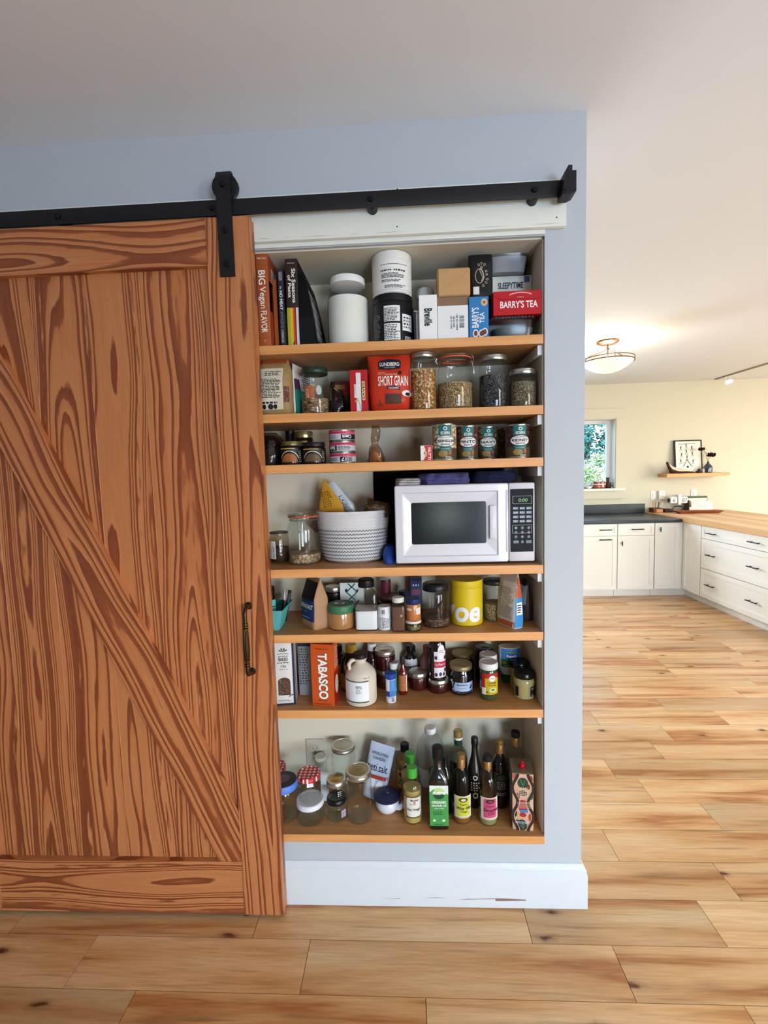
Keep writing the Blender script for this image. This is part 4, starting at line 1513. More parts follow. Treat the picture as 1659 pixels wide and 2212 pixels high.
# black coffee pouch with the nutrition panel on its side
x0 = atY(647, 700, .03).x + .0015
t = thing('black_pouch', 'matte black pouch with white nutrition panel beside the cookbooks', 'pouch', (x0 + .026, .014, Z1 + .0004))
Hp = .232
g = G()
secs = []
for j in range(9):
    q = j / 8
    hw = .024 * (1 - .72 * q ** 1.6)
    d0, d1 = .0 + .075 * max(0, q - .38), .235 - .02 * q
    ox = -.020 * q ** 1.5
    secs.append([(ox - hw, d0, Hp * q), (ox + hw, d0 + .004, Hp * q), (ox + hw, d1, Hp * q), (ox - hw, d1, Hp * q)])
pk = G().rings(secs).build('pouch', M('0d0d0f', .6, bump=.1, bscale=90, spec=.15), t, smooth=False)
mr = lambda u, v, off=0.0: Vector((-.020 * (v / Hp) ** 1.5 + .024 * (1 - .72 * (v / Hp) ** 1.6) + off, u, v))
g = G()
for i in range(22):
    v = .028 + .135 * i / 22
    g.patch(mr, .04, .04 + (.12 if i % 4 else .16) * (.7 + .3 * random.random()), v, v + (.0035 if i % 5 else .0015), 1, 1, .0008)
g.patch(mr, .032, .0335, .02, .178, 1, 8, .0008).patch(mr, .21, .2115, .02, .175, 1, 8, .0008)
g.build('nutrition_panel', M('cfcfcf', .6), pk, smooth=False)
T(pk, 'Nutrition', mr, .04, .14, .168, .180, M('e8e8e8', .6), bold=.02)
# flour jar
t, R, H = cy('flour_jar', 'large clear jar of white flour with white lid on top shelf', 'jar', 708.5, 796, 590, 1, yf=.028)
p = [(R * .9, 0), (R * .98, .003), (R, .01), (R, H * .70), (R * .97, H * .76), (R * .84, H * .82), (R * .80, H * .85), (R * .80, H * .94)]
G().lathe(p, 36, cap1=False).build('glass_body', CLEAR, t)
fillmesh(t, p, H * .705, M('efece4', .9, bump=.2, bscale=60), 'flour')
screwlid(t, R * .86, H * .895, H * .105, M('e9e8e4', .45))
# white tub on black tub
t, R, H = cy('supplement_tub', 'black supplement tub with white nutrition panels, under the white tub', 'tub', 805.5, 892.5, 634, 1, yf=.02, group='stacked tubs')
G().lathe([(R * .93, 0), (R, .004), (R, H * .80), (R * .96, H * .84), (R * .95, H * .85)], 40).build('body', M('16161a', .35), t)
ridged(t, R * .985, H * .845, H * .155, M('131316', .4), 'lid')
mp = cylm(R)
wrap(t, 'nutrition_panel', mp, -R * .42, R * .36, H * .43, H * .74, M('e9e9e6', .5))
wrap(t, 'nutrition_panel', mp, -R * .42, R * .36, H * .06, H * .39, M('e9e9e6', .5))
fine(t, mp, -R * .40, R * .34, H * .44, H * .70, 9, seed=2)
fine(t, mp, -R * .40, R * .34, H * .08, H * .37, 9, seed=3)
wrap(t, 'sticker', mp, R * .48, R * 1.15, H * .25, H * .58, M('f1efee', .5))
fine(t, mp, R * .54, R * 1.1, H * .29, H * .54, 4, seed=4)
wrap(t, 'sticker', mp, R * .62, R * 1.0, H * .05, H * .14, M('e6e6dc', .5))
barcode(t, mp, R * .66, R * .96, H * .06, H * .13)
fine(t, mp, -R * 1.2, -R * .55, H * .1, H * .6, 12, M('8a8a8a', .6), seed=6)
zt = SHZ[1] + H + .0008
t, R, H = cy('supplement_tub', 'white supplement tub with black print on top of the black tub', 'tub', 804, 888.5, 543, 1, yf=.022, group='stacked tubs', z0=zt)
G().lathe([(R * .93, 0), (R, .004), (R, H * .74), (R * .985, H * .76)], 40).build('body', M('eceae4', .4), t)
G().lathe([(R * .98, H * .76), (R * 1.01, H * .775), (R * 1.01, H * .95), (R * .97, H), (R * .9, H)], 40).build('lid', M('e4e3de', .4), t)
mp = cylm(R)
G().patch(mp, -R * 1.3, R * 1.3, H * .06, H * .07, 16).build('band', M('9aa0a2', .5), t)
fine(t, mp, -R * .55, R * .0, H * .50, H * .545, 1, INK, 31, .8, .1)
fine(t, mp, R * .12, R * .72, H * .50, H * .545, 1, INK, 32, .8, .1)
fine(t, mp, -R * .5, R * .7, H * .34, H * .46, 4, seed=8)
fine(t, mp, -R * .5, R * .5, H * .24, H * .31, 2, seed=9)
fine(t, mp, -R * .35, R * .75, H * .10, H * .18, 3, seed=10)
G().patch(mp, -R * .55, R * .85, H * .66, H * .67, 10).build('band', INK, t)
# slim appliance boxes
t, R, H = cy('spray_can', 'tall pale canister with rounded cap behind the thin white box', 'canister', 902, 938, 620, 1, yf=.12)
G().lathe([(R * .95, 0), (R, .003), (R, H * .82), (R * .96, H * .84)], 28).build('body', M('8d918f', .35, .6), t)
G().lathe([(R * 1.03, H * .84), (R * 1.05, H * .86), (R * 1.05, H * .95), (R * .95, H * .99), (R * .7, H)], 28).build('cap', M('d9dcd8', .4), t)
t, hw, H, mp = carton('accessory_box', 'slim grey white box squeezed between black tub and thin white box', 'box', 895, 909, 671, 1, M('c9c5c4', .55), .10, yf=.03)
G().box(-hw - .0004, -hw + .006, -.0006, .1, 0, H - .004).build('dark_edge', M('2a3038', .5), t, smooth=False)
T(t, 'Breville', mp, -hw + .008, hw - .001, H * .88, H * .95, INK)
fine(t, mp, -hw + .007, hw - .002, .01, H * .75, 9, M('8a7f80', .6), seed=4)
t, hw, H, mp = carton('accessory_box', 'upright thin white box with bold black name on top shelf', 'box', 905.5, 944.5, 637, 1, M('ecebe8', .5), .10, yf=.012)
T(t, 'Breville', mp, -.012, .012, H * .32, H * .70, INK, -90, .025)
t, hw, H, mp = carton('gadget_box', 'white carton with barcode under the kraft packet on top shelf', 'box', 945.5, 1011.5, 660, 1, M('e6e5e4', .5), .16, yf=.014)
barcode(t, mp, hw * .42, hw * .74, H * .34, H * .70, rot=True)
for u0_, u1_, v0_, v1_ in ((.20, .32, .28, .74), (.0, .12, .36, .68), (-.16, -.06, .32, .70)):
    barcode(t, mp, hw * u0_, hw * u1_, H * v0_, H * v1_, M('4a4a4a', .6), rot=True).name = 'small_print'
zt = SHZ[1] + H + .001
t, hw, H, mp = carton('cardboard_tray', 'shaded brown cardboard tray lying on the white barcode carton', 'box', 941, 1012, 640, 1, M('8a6a52', .75, bump=.1, bscale=120), .14, yf=.020, z0=zt)
G().box(-hw - .0006, hw + .0006, -.0008, .141, H - .0035, H - .001).build('rim_fold', M('7a5c46', .8), t, smooth=False)
zt += H + .001
t, hw, H, mp = carton('kraft_packet', 'light kraft paper packet set on the brown cardboard tray', 'packet', 945, 1016, 578, 1, M('c69a68', .7, bump=.25, bscale=60, vary=.12), .07, yf=.022, z0=zt, bev=.004)
G().line(mp, [(-hw * .2, H * .56), (hw * .5, H * .66), (hw * .85, H * .88)], .0012).line(mp, [(-hw * .8, H * .2), (-hw * .1, H * .5)], .0008).build('crease', M('b88a58', .7), t, smooth=False)
# blue tea carton and black pouch
t, hw, H, mp = carton('tea_box', 'blue tea carton standing upright with white lettering', 'box', 1013.5, 1055.5, 641, 1, M('2f78b4', .5), .13, yf=.012)
T(t, "BARRY'S", mp, -hw * .75, -hw * .02, H * .26, H * .74, M('f2f2f0', .5), 90, .015)
T(t, 'TEA', mp, hw * .06, hw * .55, H * .36, H * .62, M('f2f2f0', .5), 90, .015)
G().ell(mp, hw * .55, H * .86, .010, .011, 14).build('sun_mark', M('d3b483', .6), t, smooth=False)
G().ell(mp, hw * .55, H * .86, .004, .004, 12, .0013).build('sun_mark', M('8a5a30', .6), t, smooth=False)
g = G()
for u, v in ((-.35, .12), (.25, .03), (.6, .15)):
    g.ell(mp, hw * u, max(H * v, .0135), .0085, .012, 14)
g.build('cup_picture', M('e9e4de', .6), t, smooth=False)
g = G()
for u, v in ((-.35, .12), (.25, .03), (.6, .15)):
    g.ell(mp, hw * u, max(H * v, .0135), .0055, .008, 14, .0013)
g.build('cup_picture', M('7a3a26', .6), t, smooth=False)
zt = SHZ[1] + H + .001
t, hw, H = bx('coffee_pouch', 'small black coffee pouch with cream line drawing, atop blue tea carton', 'pouch', 1015, 1066, 545, 1, None, .035, z0=zt)
o, mp = pouch(t, hw * 2, .05, H, M('161517', .55, bump=.15, bscale=80), bd=[(0, .8), (.1, 1), (.75, .9), (.95, .6), (1, .45)], n=4.5, amp=.002, k=25, seed=3)
t.location.y += .026
CR_ = M('d9bfa0', .6)
g = G()
for sc in (1.0,):
    pts = [(-.006 + .0125 * math.cos(a), H * .50 + .021 * math.sin(a)) for a in [2 * math.pi * k / 24 for k in range(25)]]
    g.line(mp, pts, .0016)
    g.line(mp, [(-.001 + .004 * math.sin(k * .55), H * .39 + k * .0038) for k in range(13)], .0016)
    g.line(mp, [(.004 + .0035 * math.sin(k * .55), H * .40 + k * .0038) for k in range(12)], .0016)
    for cx_, cz_, a in ((-.006, H * .72, 2.2), (.0, H * .745, 1.5), (.007, H * .72, .9), (.010, H * .37, -.6), (.004, H * .32, -1.4), (.013, H * .42, .1)):
        l = [(cx_ + .008 * math.cos(a) * q + .0028 * math.sin(math.pi * q) * -math.sin(a), cz_ + .008 * math.sin(a) * q + .0028 * math.sin(math.pi * q) * math.cos(a)) for q in (0, .25, .5, .75, 1)]
        m_ = [(cx_ + .008 * math.cos(a) * q - .0028 * math.sin(math.pi * q) * -math.sin(a), cz_ + .008 * math.sin(a) * q - .0028 * math.sin(math.pi * q) * math.cos(a)) for q in (1, .75, .5, .25, 0)]
        g.line(mp, l + m_, .0011)
    for cx_, cz_ in ((.014, H * .60), (.0155, H * .53)):
        g.line(mp, [(cx_ + (.0038 if k % 2 == 0 else .0017) * math.sin(k * math.pi / 5), cz_ + (.0038 if k % 2 == 0 else .0017) * math.cos(k * math.pi / 5)) for k in range(11)], .0009)
g.build('bean_drawing', CR_, o, smooth=False)
banner(o, 'price_label', mp, -hw * .72, -hw * .22, H * .10, H * .27, M('e4e0da', .6), .0012, 3, 3)
# clamshells, sleepy tea, red tea
def clamshell(label, pl, pr, pt, pb_, yf, inside, lidup, z0):
    x, y, z, hw, H = fit(pl, pr, pt, 1, None, yf, False, z0)
    t = thing('plastic_clamshell', label, 'container', (x, y + .05, z + .0004), 0, 'clear food tubs')
    d = .052
    rr = lambda w, e, zz, n=4: [(w * math.copysign(abs(math.cos(a)) ** (2 / n), math.cos(a)), e * math.copysign(abs(math.sin(a)) ** (2 / n), math.sin(a)), zz) for a in [2 * math.pi * k / 28 for k in range(28)]]
    G().rings([rr(hw * .74, d * .72, 0), rr(hw * .79, d * .78, .002), rr(hw * .9, d * .9, H * .82), rr(hw * .93, d * .94, H * .86)], True, False).build('tray', glass('eceef2', .86, .2, 1.45), t)
    G().rings([rr(hw * .93, d * .94, H * .86), rr(hw, d, H * .88), rr(hw, d, H * .95), rr(hw * .9, d * .92, H)], False, True).build('lid', glass('f0f2f5', .9, .2, 1.45), t)
    G().rings([rr(hw * .7, d * .68, .003), rr(hw * .80, d * .8, H * inside[0])], True, True).build('contents', inside[1], t)
    mp = plane((0, -d - .0004, 0), (1, 0, 0), (0, 0, 1))
    g = G()
    rg = random.Random(int(pl))
    for i in range(12):
        u = hw * (-.75 + 1.5 * i / 12)
        g.patch(mp, u, u + hw * rg.uniform(.03, .08), H * .885, H * .94)
    g.build('rim_print', M('55504e', .6), t, smooth=False)
    return t, H


t, H = clamshell('clear plastic tub with white rim at the bottom, beneath red tea carton', 1058, 1172, 682, 0, .012, (.5, M('6a746c', .7, vary=.5, bscale=90)), True, None)
zt = SHZ[1] + H + .0012
RED = M('b3141c', .45)
t, hw, H, mp = carton('tea_box', 'red tea carton with rounded flap and white lettering', 'box', 1070, 1175, 628, 1, RED, .09, yf=.008, z0=zt)
T(t, "BARRY'S TEA", mp, -hw * .72, hw * .82, H * .28, H * .58, M('f4ece8', .5), 0, .015)
g = G()
g.line(mp, [(-hw * .93, H * .80), (-hw * .82, H * .68), (-hw * .6, H * .655), (hw * .97, H * .655)], .0011)
g.build('flap_line', M('7d0c12', .5), t, smooth=False)
pts = []
for i in range(15):
    a = math.pi * (.80 - .6 * i / 14)
    pts.append((hw * .12 + hw * .56 * math.cos(a), H * .70 + H * .22 * math.sin(a)))
G().line(mp, pts, .0028).build('arched_print', M('e7b9b4', .5), t, smooth=False)
T(t, '1901', mp, hw * .0, hw * .24, H * .70, H * .765, M('e0a09a', .5))
z_red = zt
zt2 = zt + H * .42
t, hw, H2, mp = carton('tea_box', 'cream bedtime tea carton behind the red tea carton', 'box', 1066, 1159, 596, 1, M('e2ded0', .55), .07, yf=.122, z0=SHZ[1] + .001)
T(t, 'SLEEPYTIME', mp, -hw * .55, hw * .62, H2 * .82, H2 * .91, M('3a4550', .5), 0, .02)
fine(t, mp, -hw * .2, hw * .4, H2 * .77, H2 * .79, 1, M('6a7078', .6))
fine(t, mp, -hw * .95, -hw * .5, H2 * .50, H2 * .70, 3, M('4a4a50', .6), seed=3)
T(t, 'EXTRA', mp, -hw * .96, -hw * .45, H2 * .44, H2 * .50, INK, bold=.02)
G().patch(mp, hw * .66, hw * .92, H2 * .90, H2 * .985).build('corner_mark', M('5a6f94', .5), t, smooth=False)
G().pol(mp, [(hw * .25, H2 * .55), (hw * .25, H2 * .63), (hw * .37, H2 * .70), (hw * .5, H2 * .63), (hw * .5, H2 * .55)]).build('house_picture', M('a8341e', .6), t, smooth=False)
G().ell(mp, hw * .78, H2 * .58, hw * .2, H2 * .09, 16).build('lamp_picture', M('c98a2a', .6), t, smooth=False)
G().line(mp, [(hw * .0 + .004 * math.cos(a), H2 * .64 + .007 * math.sin(a)) for a in [2.2 + k * .35 for k in range(8)]], .0012).build('moon_picture', INK, t, smooth=False)
clamshell('clear plastic tub with torn paper inside, topmost on the cream tea carton', 1060, 1170, 528, 0, .085, (.62, M('dcd9d8', .8, vary=.3, bscale=40)), True, SHZ[1] + H2 + .002)

# ------------------------------------------------------------------ shelf 2
t, hw, H = bx('grain_bag', 'tan bag of grain with large cream text label beside barn door', 'bag', 549, 627, 771, 2, None, .02)
o, mp = pouch(t, hw * 2, .10, H, M('a88a5a', .6, bump=.2, bscale=60, vary=.25), bd=[(0, .8), (.15, 1), (.6, .95), (.85, .5), (1, .12)], aw=[(0, .93), (.1, 1), (.75, 1), (1, .74)], n=3.4, amp=.007, k=18, seed=2, cyo=.05)
banner(o, 'paper_label', mp, -hw * .75, hw * .56, H * .10, H * .83, M('d8d0b8', .7), .0016, 12, 14)
fine(o, mp, -hw * .68, hw * .5, H * .30, H * .64, 13, seed=11, off=.0028)
fine(o, mp, -hw * .45, hw * .5, H * .69, H * .78, 3, seed=12, off=.0028)
fine(o, mp, -hw * .6, hw * .3, H * .20, H * .24, 1, seed=13, off=.0028, fill=.8)
G().ell(mp, -hw * .14, H * .15, .0085, .0085, 16, .003).ell(mp, -hw * .5, H * .15, .006, .008, 12, .003).ell(mp, hw * .12, H * .15, .006, .0075, 12, .003).build('seal_mark', INK, o)
banner(o, 'top_band', mp, -hw * .7, hw * .7, H * .93, H * .99, M('a8432c', .6), .0016, 8, 2)
banner(o, 'clear_window', mp, hw * .60, hw * .88, H * .22, H * .5, grains('8f4a44', '6d3330', 'b0746a', 300), .0014, 5, 8)
t = thing('pasta_pouch', 'teal and white pouch seen edge-on beside the grain bag', 'pouch', (atY(641, 850, .03).x - .004, .125, SHZ[2] + .0004), math.radians(78))
H = atY(632, 783, .05).z - SHZ[2]
o, mp = pouch(t, .13, .022, H, M('dcd9d2', .5), n=3, amp=.002, k=25, seed=5)
banner(o, 'teal_panel', mp, -.064, .064, .002, H * .52, M('2c7d6c', .5), .0012, 12, 6)
banner(o, 'purple_panel', mp, -.064, -.03, H * .52, H * .72, M('4a2a4a', .5), .0012, 4, 4)
fine(o, mp, -.01, .05, H * .52, H * .9, 9, seed=4, off=.0022)
T(o, '8', mp, .014, .034, H * .06, H * .14, M('e6efe9', .5), bold=.02, off=.0022)
G().line(mp, [(-.06, H * .74), (.06, H * .74)], .001, .002).build('rule', INK, o, smooth=False)
t, R, H, p = mason('pasta_jar', 'wide glass jar of spiral pasta with dark green lid and orange tag', 651, 711, 791, 2, yf=.025, content=grains('b08a5c', '7a5430', 'd8ba94', 80, stretch=(1, 1, 2.2), bump=.9), lv=.34, lid=M('26382c', .4), neck=.88, group=None, lidh=.02, sh=(.70, .80))
mp = cylm(R * .93)
tg = wrap(t, 'paper_tag', mp, -R * .62, R * .12, H * .33, H * .60, M('bf6a42', .7))
T(t, '2111', mp, -R * .50, -R * .30, H * .35, H * .52, M('f1e4d2', .6), 90, .02)
G().ell(mp, R * .42, H * .50, R * .2, H * .10, 16).build('sticker', M('b9bcb2', .6), t)
t = thing('snack_bag', 'crumpled clear bag beside the pasta jar', 'bag', (atY(730, 860, .05).x, .055, SHZ[2] + .0004))
o, mp = pouch(t, .05, .05, .072, glass('dcd8e4', .85, .12, 1.5), bd=[(0, .8), (.3, 1), (.8, .7), (1, .3)], aw=[(0, .9), (.5, 1), (1, .7)], n=2.4, amp=.012, k=45, seed=7)
G().sphere((0, 0, .024), .017, 12, 8, 1, 1, 1.2).build('contents', M('3a2a34', .5, vary=.6, bscale=150), t)
t = thing('chip_bag', 'open dark brown snack bag with red top behind the clear bag', 'bag', (atY(738, 850, .12).x, .135, SHZ[2] + .0004))
o, mp = pouch(t, .085, .05, .115, M('3a1d18', .35, bump=.3, bscale=50), bd=[(0, .9), (.4, 1), (.8, .9), (1, .8)], aw=[(0, .95), (.5, 1), (1, .85)], n=2.6, amp=.012, k=28, seed=9)
banner(o, 'red_panel', mp, .004, .036, .07, .112, M('8f2026', .4), .0014, 5, 5)
banner(o, 'gold_panel', mp, -.02, .012, .088, .104, M('9a7240', .4), .0016, 4, 3)
G().line(mp, [(-.036, .055), (-.034, .105), (-.018, .088), (-.004, .078)], .0022, .0025).build('seal_edge', M('d8c4a0', .5), o, smooth=False)
t, hw, H, mp = carton('cracker_box', 'narrow red carton with white strip and yellow name label', 'box', 756, 794, 799, 2, M('b01a20', .45), .15, yf=.014)
G().patch(mp, -hw * .28, hw * .26, H * .02, H * .93).build('white_strip', M('dcdcdc', .6), t, smooth=False)
G().patch(mp, hw * .38, hw * .72, H * .28, H * .72, off=.0009).build('name_label', M('e8cf88', .5), t, smooth=False)
T(t, 'SAVES', mp, hw * .42, hw * .68, H * .30, H * .70, INK, 90, .02)
G().patch(mp, -hw * .52, -hw * .28, H * .34, H * .66, off=.0009).build('torn_strip', M('d4d0c8', .6), t, smooth=False)
fine(t, mp, -hw * .5, -hw * .3, H * .42, H * .62, 6, seed=3, off=.0014)
G().pol(mp, [(-hw * .5, H * .26), (-hw * .1, H * .35), (-hw * .25, H * .2)]).build('torn_strip', M('c9903a', .6), t, smooth=False)
G().line(mp, [(-hw * .1, H * .3), (hw * .15, H * .12), (hw * .24, H * .02)], .0012).build('torn_edge', INK, t, smooth=False)
# rice bag
t, hw, H = bx('rice_bag', 'bright red bag of short grain rice with navy name panel', 'bag', 793, 888, 761, 2, None, .008)
o, mp = pouch(t, hw * 2.0, .085, H, M('c2361e', .35, bump=.12, bscale=60), bd=[(0, .55), (.15, 1), (.6, .9), (.9, .3), (1, .05)], aw=[(0, .86), (.12, .93), (.6, .97), (1, 1.0)], n=2.8, amp=.005, k=22, seed=4, cyo=.043)
nav = M('1d2238', .5)
G().pol(mp, [(-hw * .46, H * .74), (-hw * .5, H * .86), (-hw * .42, H * .90), (0, H * .93), (hw * .5, H * .90), (hw * .56, H * .86), (hw * .52, H * .74), (0, H * .72)], .002).build('name_panel', nav, o)
T(o, 'LUNDBERG', mp, -hw * .42, hw * .48, H * .79, H * .86, M('f2efe8', .5), bold=.02, off=.0034)
T(o, 'FAMILY FARMS', mp, -hw * .2, hw * .28, H * .75, H * .772, M('e2dfd8', .5), off=.0034)
T(o, 'BROWN RICE', mp, -hw * .16, hw * .38, H * .615, H * .645, M('f0d8c8', .5), off=.0022)
T(o, 'SHORT GRAIN', mp, -hw * .5, hw * .86, H * .43, H * .60, M('f4efe6', .5), bold=.01, off=.0022)
G().pol(mp, [(-hw * .1, H * .37), (-hw * .1, H * .42), (hw * .2, H * .43), (hw * .5, H * .40), (hw * .5, H * .35), (hw * .2, H * .38)], .002).build('name_panel', nav, o)
T(o, 'ORGANIC', mp, -hw * .04, hw * .44, H * .375, H * .405, M('f2efe8', .5), off=.0034)
banner(o, 'rice_window', mp, -hw * .18, hw * .55, H * .12, H * .29, M('5a3a2e', .6, vary=.5, bscale=200), .0018, 6, 4)
G().ell(mp, hw * .8, H * .30, hw * .22, H * .055, 18, .002).build('heron_mark', M('ece6de', .5), o)
G().ell(mp, hw * .84, H * .285, hw * .12, H * .03, 14, .003).ell(mp, hw * .5, H * .66, .006, .006, 14, .002).build('seal_mark', INK, o)
G().line(mp, [(-hw * .5, H * .08), (-hw * .46, H * .2)], .003, .002).line(mp, [(-hw * .38, H * .08), (-hw * .44, H * .17)], .003, .002).line(mp, [(-hw * .3, H * .1), (-hw * .42, H * .14)], .002, .002).build('plant_mark', M('5a3a22', .6), o, smooth=False)
fine(o, mp, -hw * .5, -hw * .1, H * .63, H * .68, 3, M('e6a890', .5), seed=6, off=.002)
# four jars
POP = grains('d8913f', 'b06a2a', 'f6d8a4', 150, rough=.3, bump=.8)
mason('popcorn_jar', 'tall mason jar filled with golden popping corn beside rice bag', 886.5, 943, 759, 2, yf=.016, content=POP, lv=.70, group='grain jars')


def cliptop(name, label, pl, pr, pt, S, content, lv, pb=None, yf=None, turn=0.0):
    t, R, H = cy(name, label, 'jar', pl, pr, pt, S, pb, yf, 'grain jars')
    t.rotation_euler = (0, 0, turn)
    p = [(R * .85, 0), (R * .95, .003), (R, .010), (R, H * .66), (R * .97, H * .73), (R * .86, H * .80), (R * .84, H * .86), (R * .90, H * .875), (R * .90, H * .90)]
    G().lathe(p, 34, cap1=False).build('glass_body', CLEAR, t)
    fillmesh(t, p, H * lv, content, lump=.002)
    gr = R * .90
    G().tube([(gr * math.cos(2 * math.pi * k / 36), gr * math.sin(2 * math.pi * k / 36), H * .912) for k in range(36)], .0026, 8, True).build('rubber_seal', M('d2623c', .5), t)
    G().lathe([(R * .90, H * .925), (R * .93, H * .93), (R * .93, H * .955), (R * .80, H * .975), (R * .55, H), (R * .3, H)], 34).build('glass_lid', glass('f8fbfa', .98), t)
    wr = M('b9bcbe', .25, .95)
    wire = G()
    rw = R * .865
    wire.tube([(rw * math.cos(2 * math.pi * k / 36), rw * math.sin(2 * math.pi * k / 36), H * .845) for k in range(36)], .0013, 6, True)
    rw = R * .95
    wire.tube([(rw * math.cos(2 * math.pi * k / 36), rw * math.sin(2 * math.pi * k / 36), H * .945) for k in range(36)], .0012, 6, True)
    wire.build('wire_band', wr, t)
    for yy in (-1, 1):
        c = G()
        if yy < 0:
            s = .010
            c.tube([(-s, -R * .96, H * .96), (-s * 1.15, -R * 1.03, H * .93), (-s * .7, -R * 1.04, H * .885), (-s * 1.2, -R * 1.02, H * .84)], .0012, 6)
            c.tube([(s, -R * .96, H * .96), (s * 1.15, -R * 1.03, H * .93), (s * .7, -R * 1.04, H * .885), (s * 1.2, -R * 1.02, H * .84)], .0012, 6)
            c.tube([(-s, -R * .96, H * .96), (s, -R * .96, H * .96)], .0012, 6)
            c.tube([(-s * .8, -R * .95, H * .85), (-s * .8, -R * 1.06, H * .72), (-s * .5, -R * 1.06, H * .635), (s * .5, -R * 1.06, H * .635), (s * .8, -R * 1.06, H * .72), (s * .8, -R * .95, H * .85), (-s * .8, -R * .95, H * .85)], .0013, 6)
        else:
            c.tube([(-.008, R * .95, H * .95), (-.008, R * 1.05, H * .90), (-.006, R * .96, H * .85), (.006, R * .96, H * .85), (.008, R * 1.05, H * .90), (.008, R * .95, H * .95)], .0012, 6)
        c.build('wire_clasp', wr, t)
    return t, R, H, p


cliptop('wheat_jar', 'clip-top jar with orange seal, half full of wheat berries', 944, 1021, 758, 2, grains('c09a62', '94703e', 'e2c698', 230, bump=.8), .47, yf=.016, turn=math.radians(80))
mason('lentil_jar', 'mason jar of black lentils between clip-top jar and short jar', 1034, 1096, 765, 2, yf=.016, content=grains('26262c', '0f0f13', '6a6a74', 240, rough=.25, bump=.8), lv=.62, group='grain jars', emb=False)
mason('rice_jar', 'short mason jar of pale brown seeds near the right alcove wall', 1099, 1158, 795, 2, yf=.018, content=grains('8f7c5c', '5e4e36', 'b8a682', 240, bump=.8), lv=.66, group='grain jars', emb=True, sh=(.74, .85))

# ------------------------------------------------------------------ shelf 3
t = thing('bean_bag', 'clear bag of dark dried beans behind the barn door edge', 'bag', (atY(590, 965, .06).x - .022, .09, SHZ[3] + .0004))
G().rings([[(.045 * math.cos(a), .05 * math.sin(a), 0) for a in [2 * math.pi * k / 20 for k in range(20)]], [(.05 * math.cos(a), .055 * math.sin(a), .03) for a in [2 * math.pi * k / 20 for k in range(20)]],
           [(.043 * math.cos(a), .045 * math.sin(a), .075) for a in [2 * math.pi * k / 20 for k in range(20)]], [(.022 * math.cos(a), .02 * math.sin(a), .098) for a in [2 * math.pi * k / 20 for k in range(20)]]]).build('beans', grains('3c2a22', '241812', '6a4a3a', 130, .5), t)
o, mp = pouch(t, .106, .116, .108, glass('d8d0c8', .8, .12, 1.5), bd=[(0, .9), (.3, 1), (.8, .8), (1, .35)], aw=[(0, .9), (.3, 1), (.8, .85), (1, .5)], n=2.3, amp=.004, k=30, seed=1)


def bouillon(label, pl, pr, pt, S, pb, yf, lidc, arc, lc, z0=None):
    t, R, H = cy('bouillon_jar', label, 'jar', pl, pr, pt, S, pb, yf, 'bouillon jars', z0)
    p = jarprof(R, H, .84, .70, .80, .016)
    G().lathe(p, 30).build('glass_body', M('17100d', .12, coat=.6), t)
    screwlid(t, R * .93, H * .80, H * .20, lidc)
    mp = profm(p)
    wrap(t, 'label', mp, -R * 1.15, R * 1.15, H * .06, H * .66, M('1a1614', .45))
    g = G()
    g.pol(mp, [(R * .72 * math.cos(math.pi * k / 14), H * .12 + H * .36 * math.sin(math.pi * k / 14)) for k in range(15)], .0012)
    g.build('food_picture', M(lc, .5, vary=.4, bscale=90), t)
    g = G()
    g.line(mp, [(R * .85 * math.cos(math.pi * (.1 + .8 * k / 12)), H * .14 + H * .44 * math.sin(math.pi * (.1 + .8 * k / 12))) for k in range(13)], .0022)
    g.build('arched_print', M('e0d6c2', .5), t, smooth=False)
    fine(t, mp, R * .86, R * 1.12, H * .1, H * .6, 6, M('b9b6a8', .6), seed=3)
    G().patch(mp, -R * .9, R * .5, H * .66, H * .70, 8, 1, .0012).build('gold_line', M('c9a94a', .4), t)
    return t, R, H


bouillon('dark bouillon jar with olive gold lid and orange food picture', 606, 655, 953, 3, None, .014, M('6a6238', .35, .5), 'x', 'a8642e')
bouillon('dark bouillon jar with black lid and mushroom picture beside pink tins', 654, 705, 955, 3, None, .012, M('17171a', .35), 'x', '6a5238')
t, R, H = bouillon('dark bouillon jar with brass lid standing behind the two front jars', 637, 678, 931, 3, None, .09, M('a8946a', .3, .8), 'x', 'b0a860')
t, R, H = cy('spice_tin', 'black tin at the back of third shelf beside brass-lidded jar', 'tin', 618, 638, 930, 3, None, .15)
G().lathe([(R * .97, 0), (R, .002), (R, H * .9), (R * .95, H * .92)], 24).build('body', M('14151a', .4), t)
G().lathe([(R * 1.02, H * .90), (R * 1.02, H * .99), (R * .9, H)], 24).build('lid', M('0e0f12', .35), t)
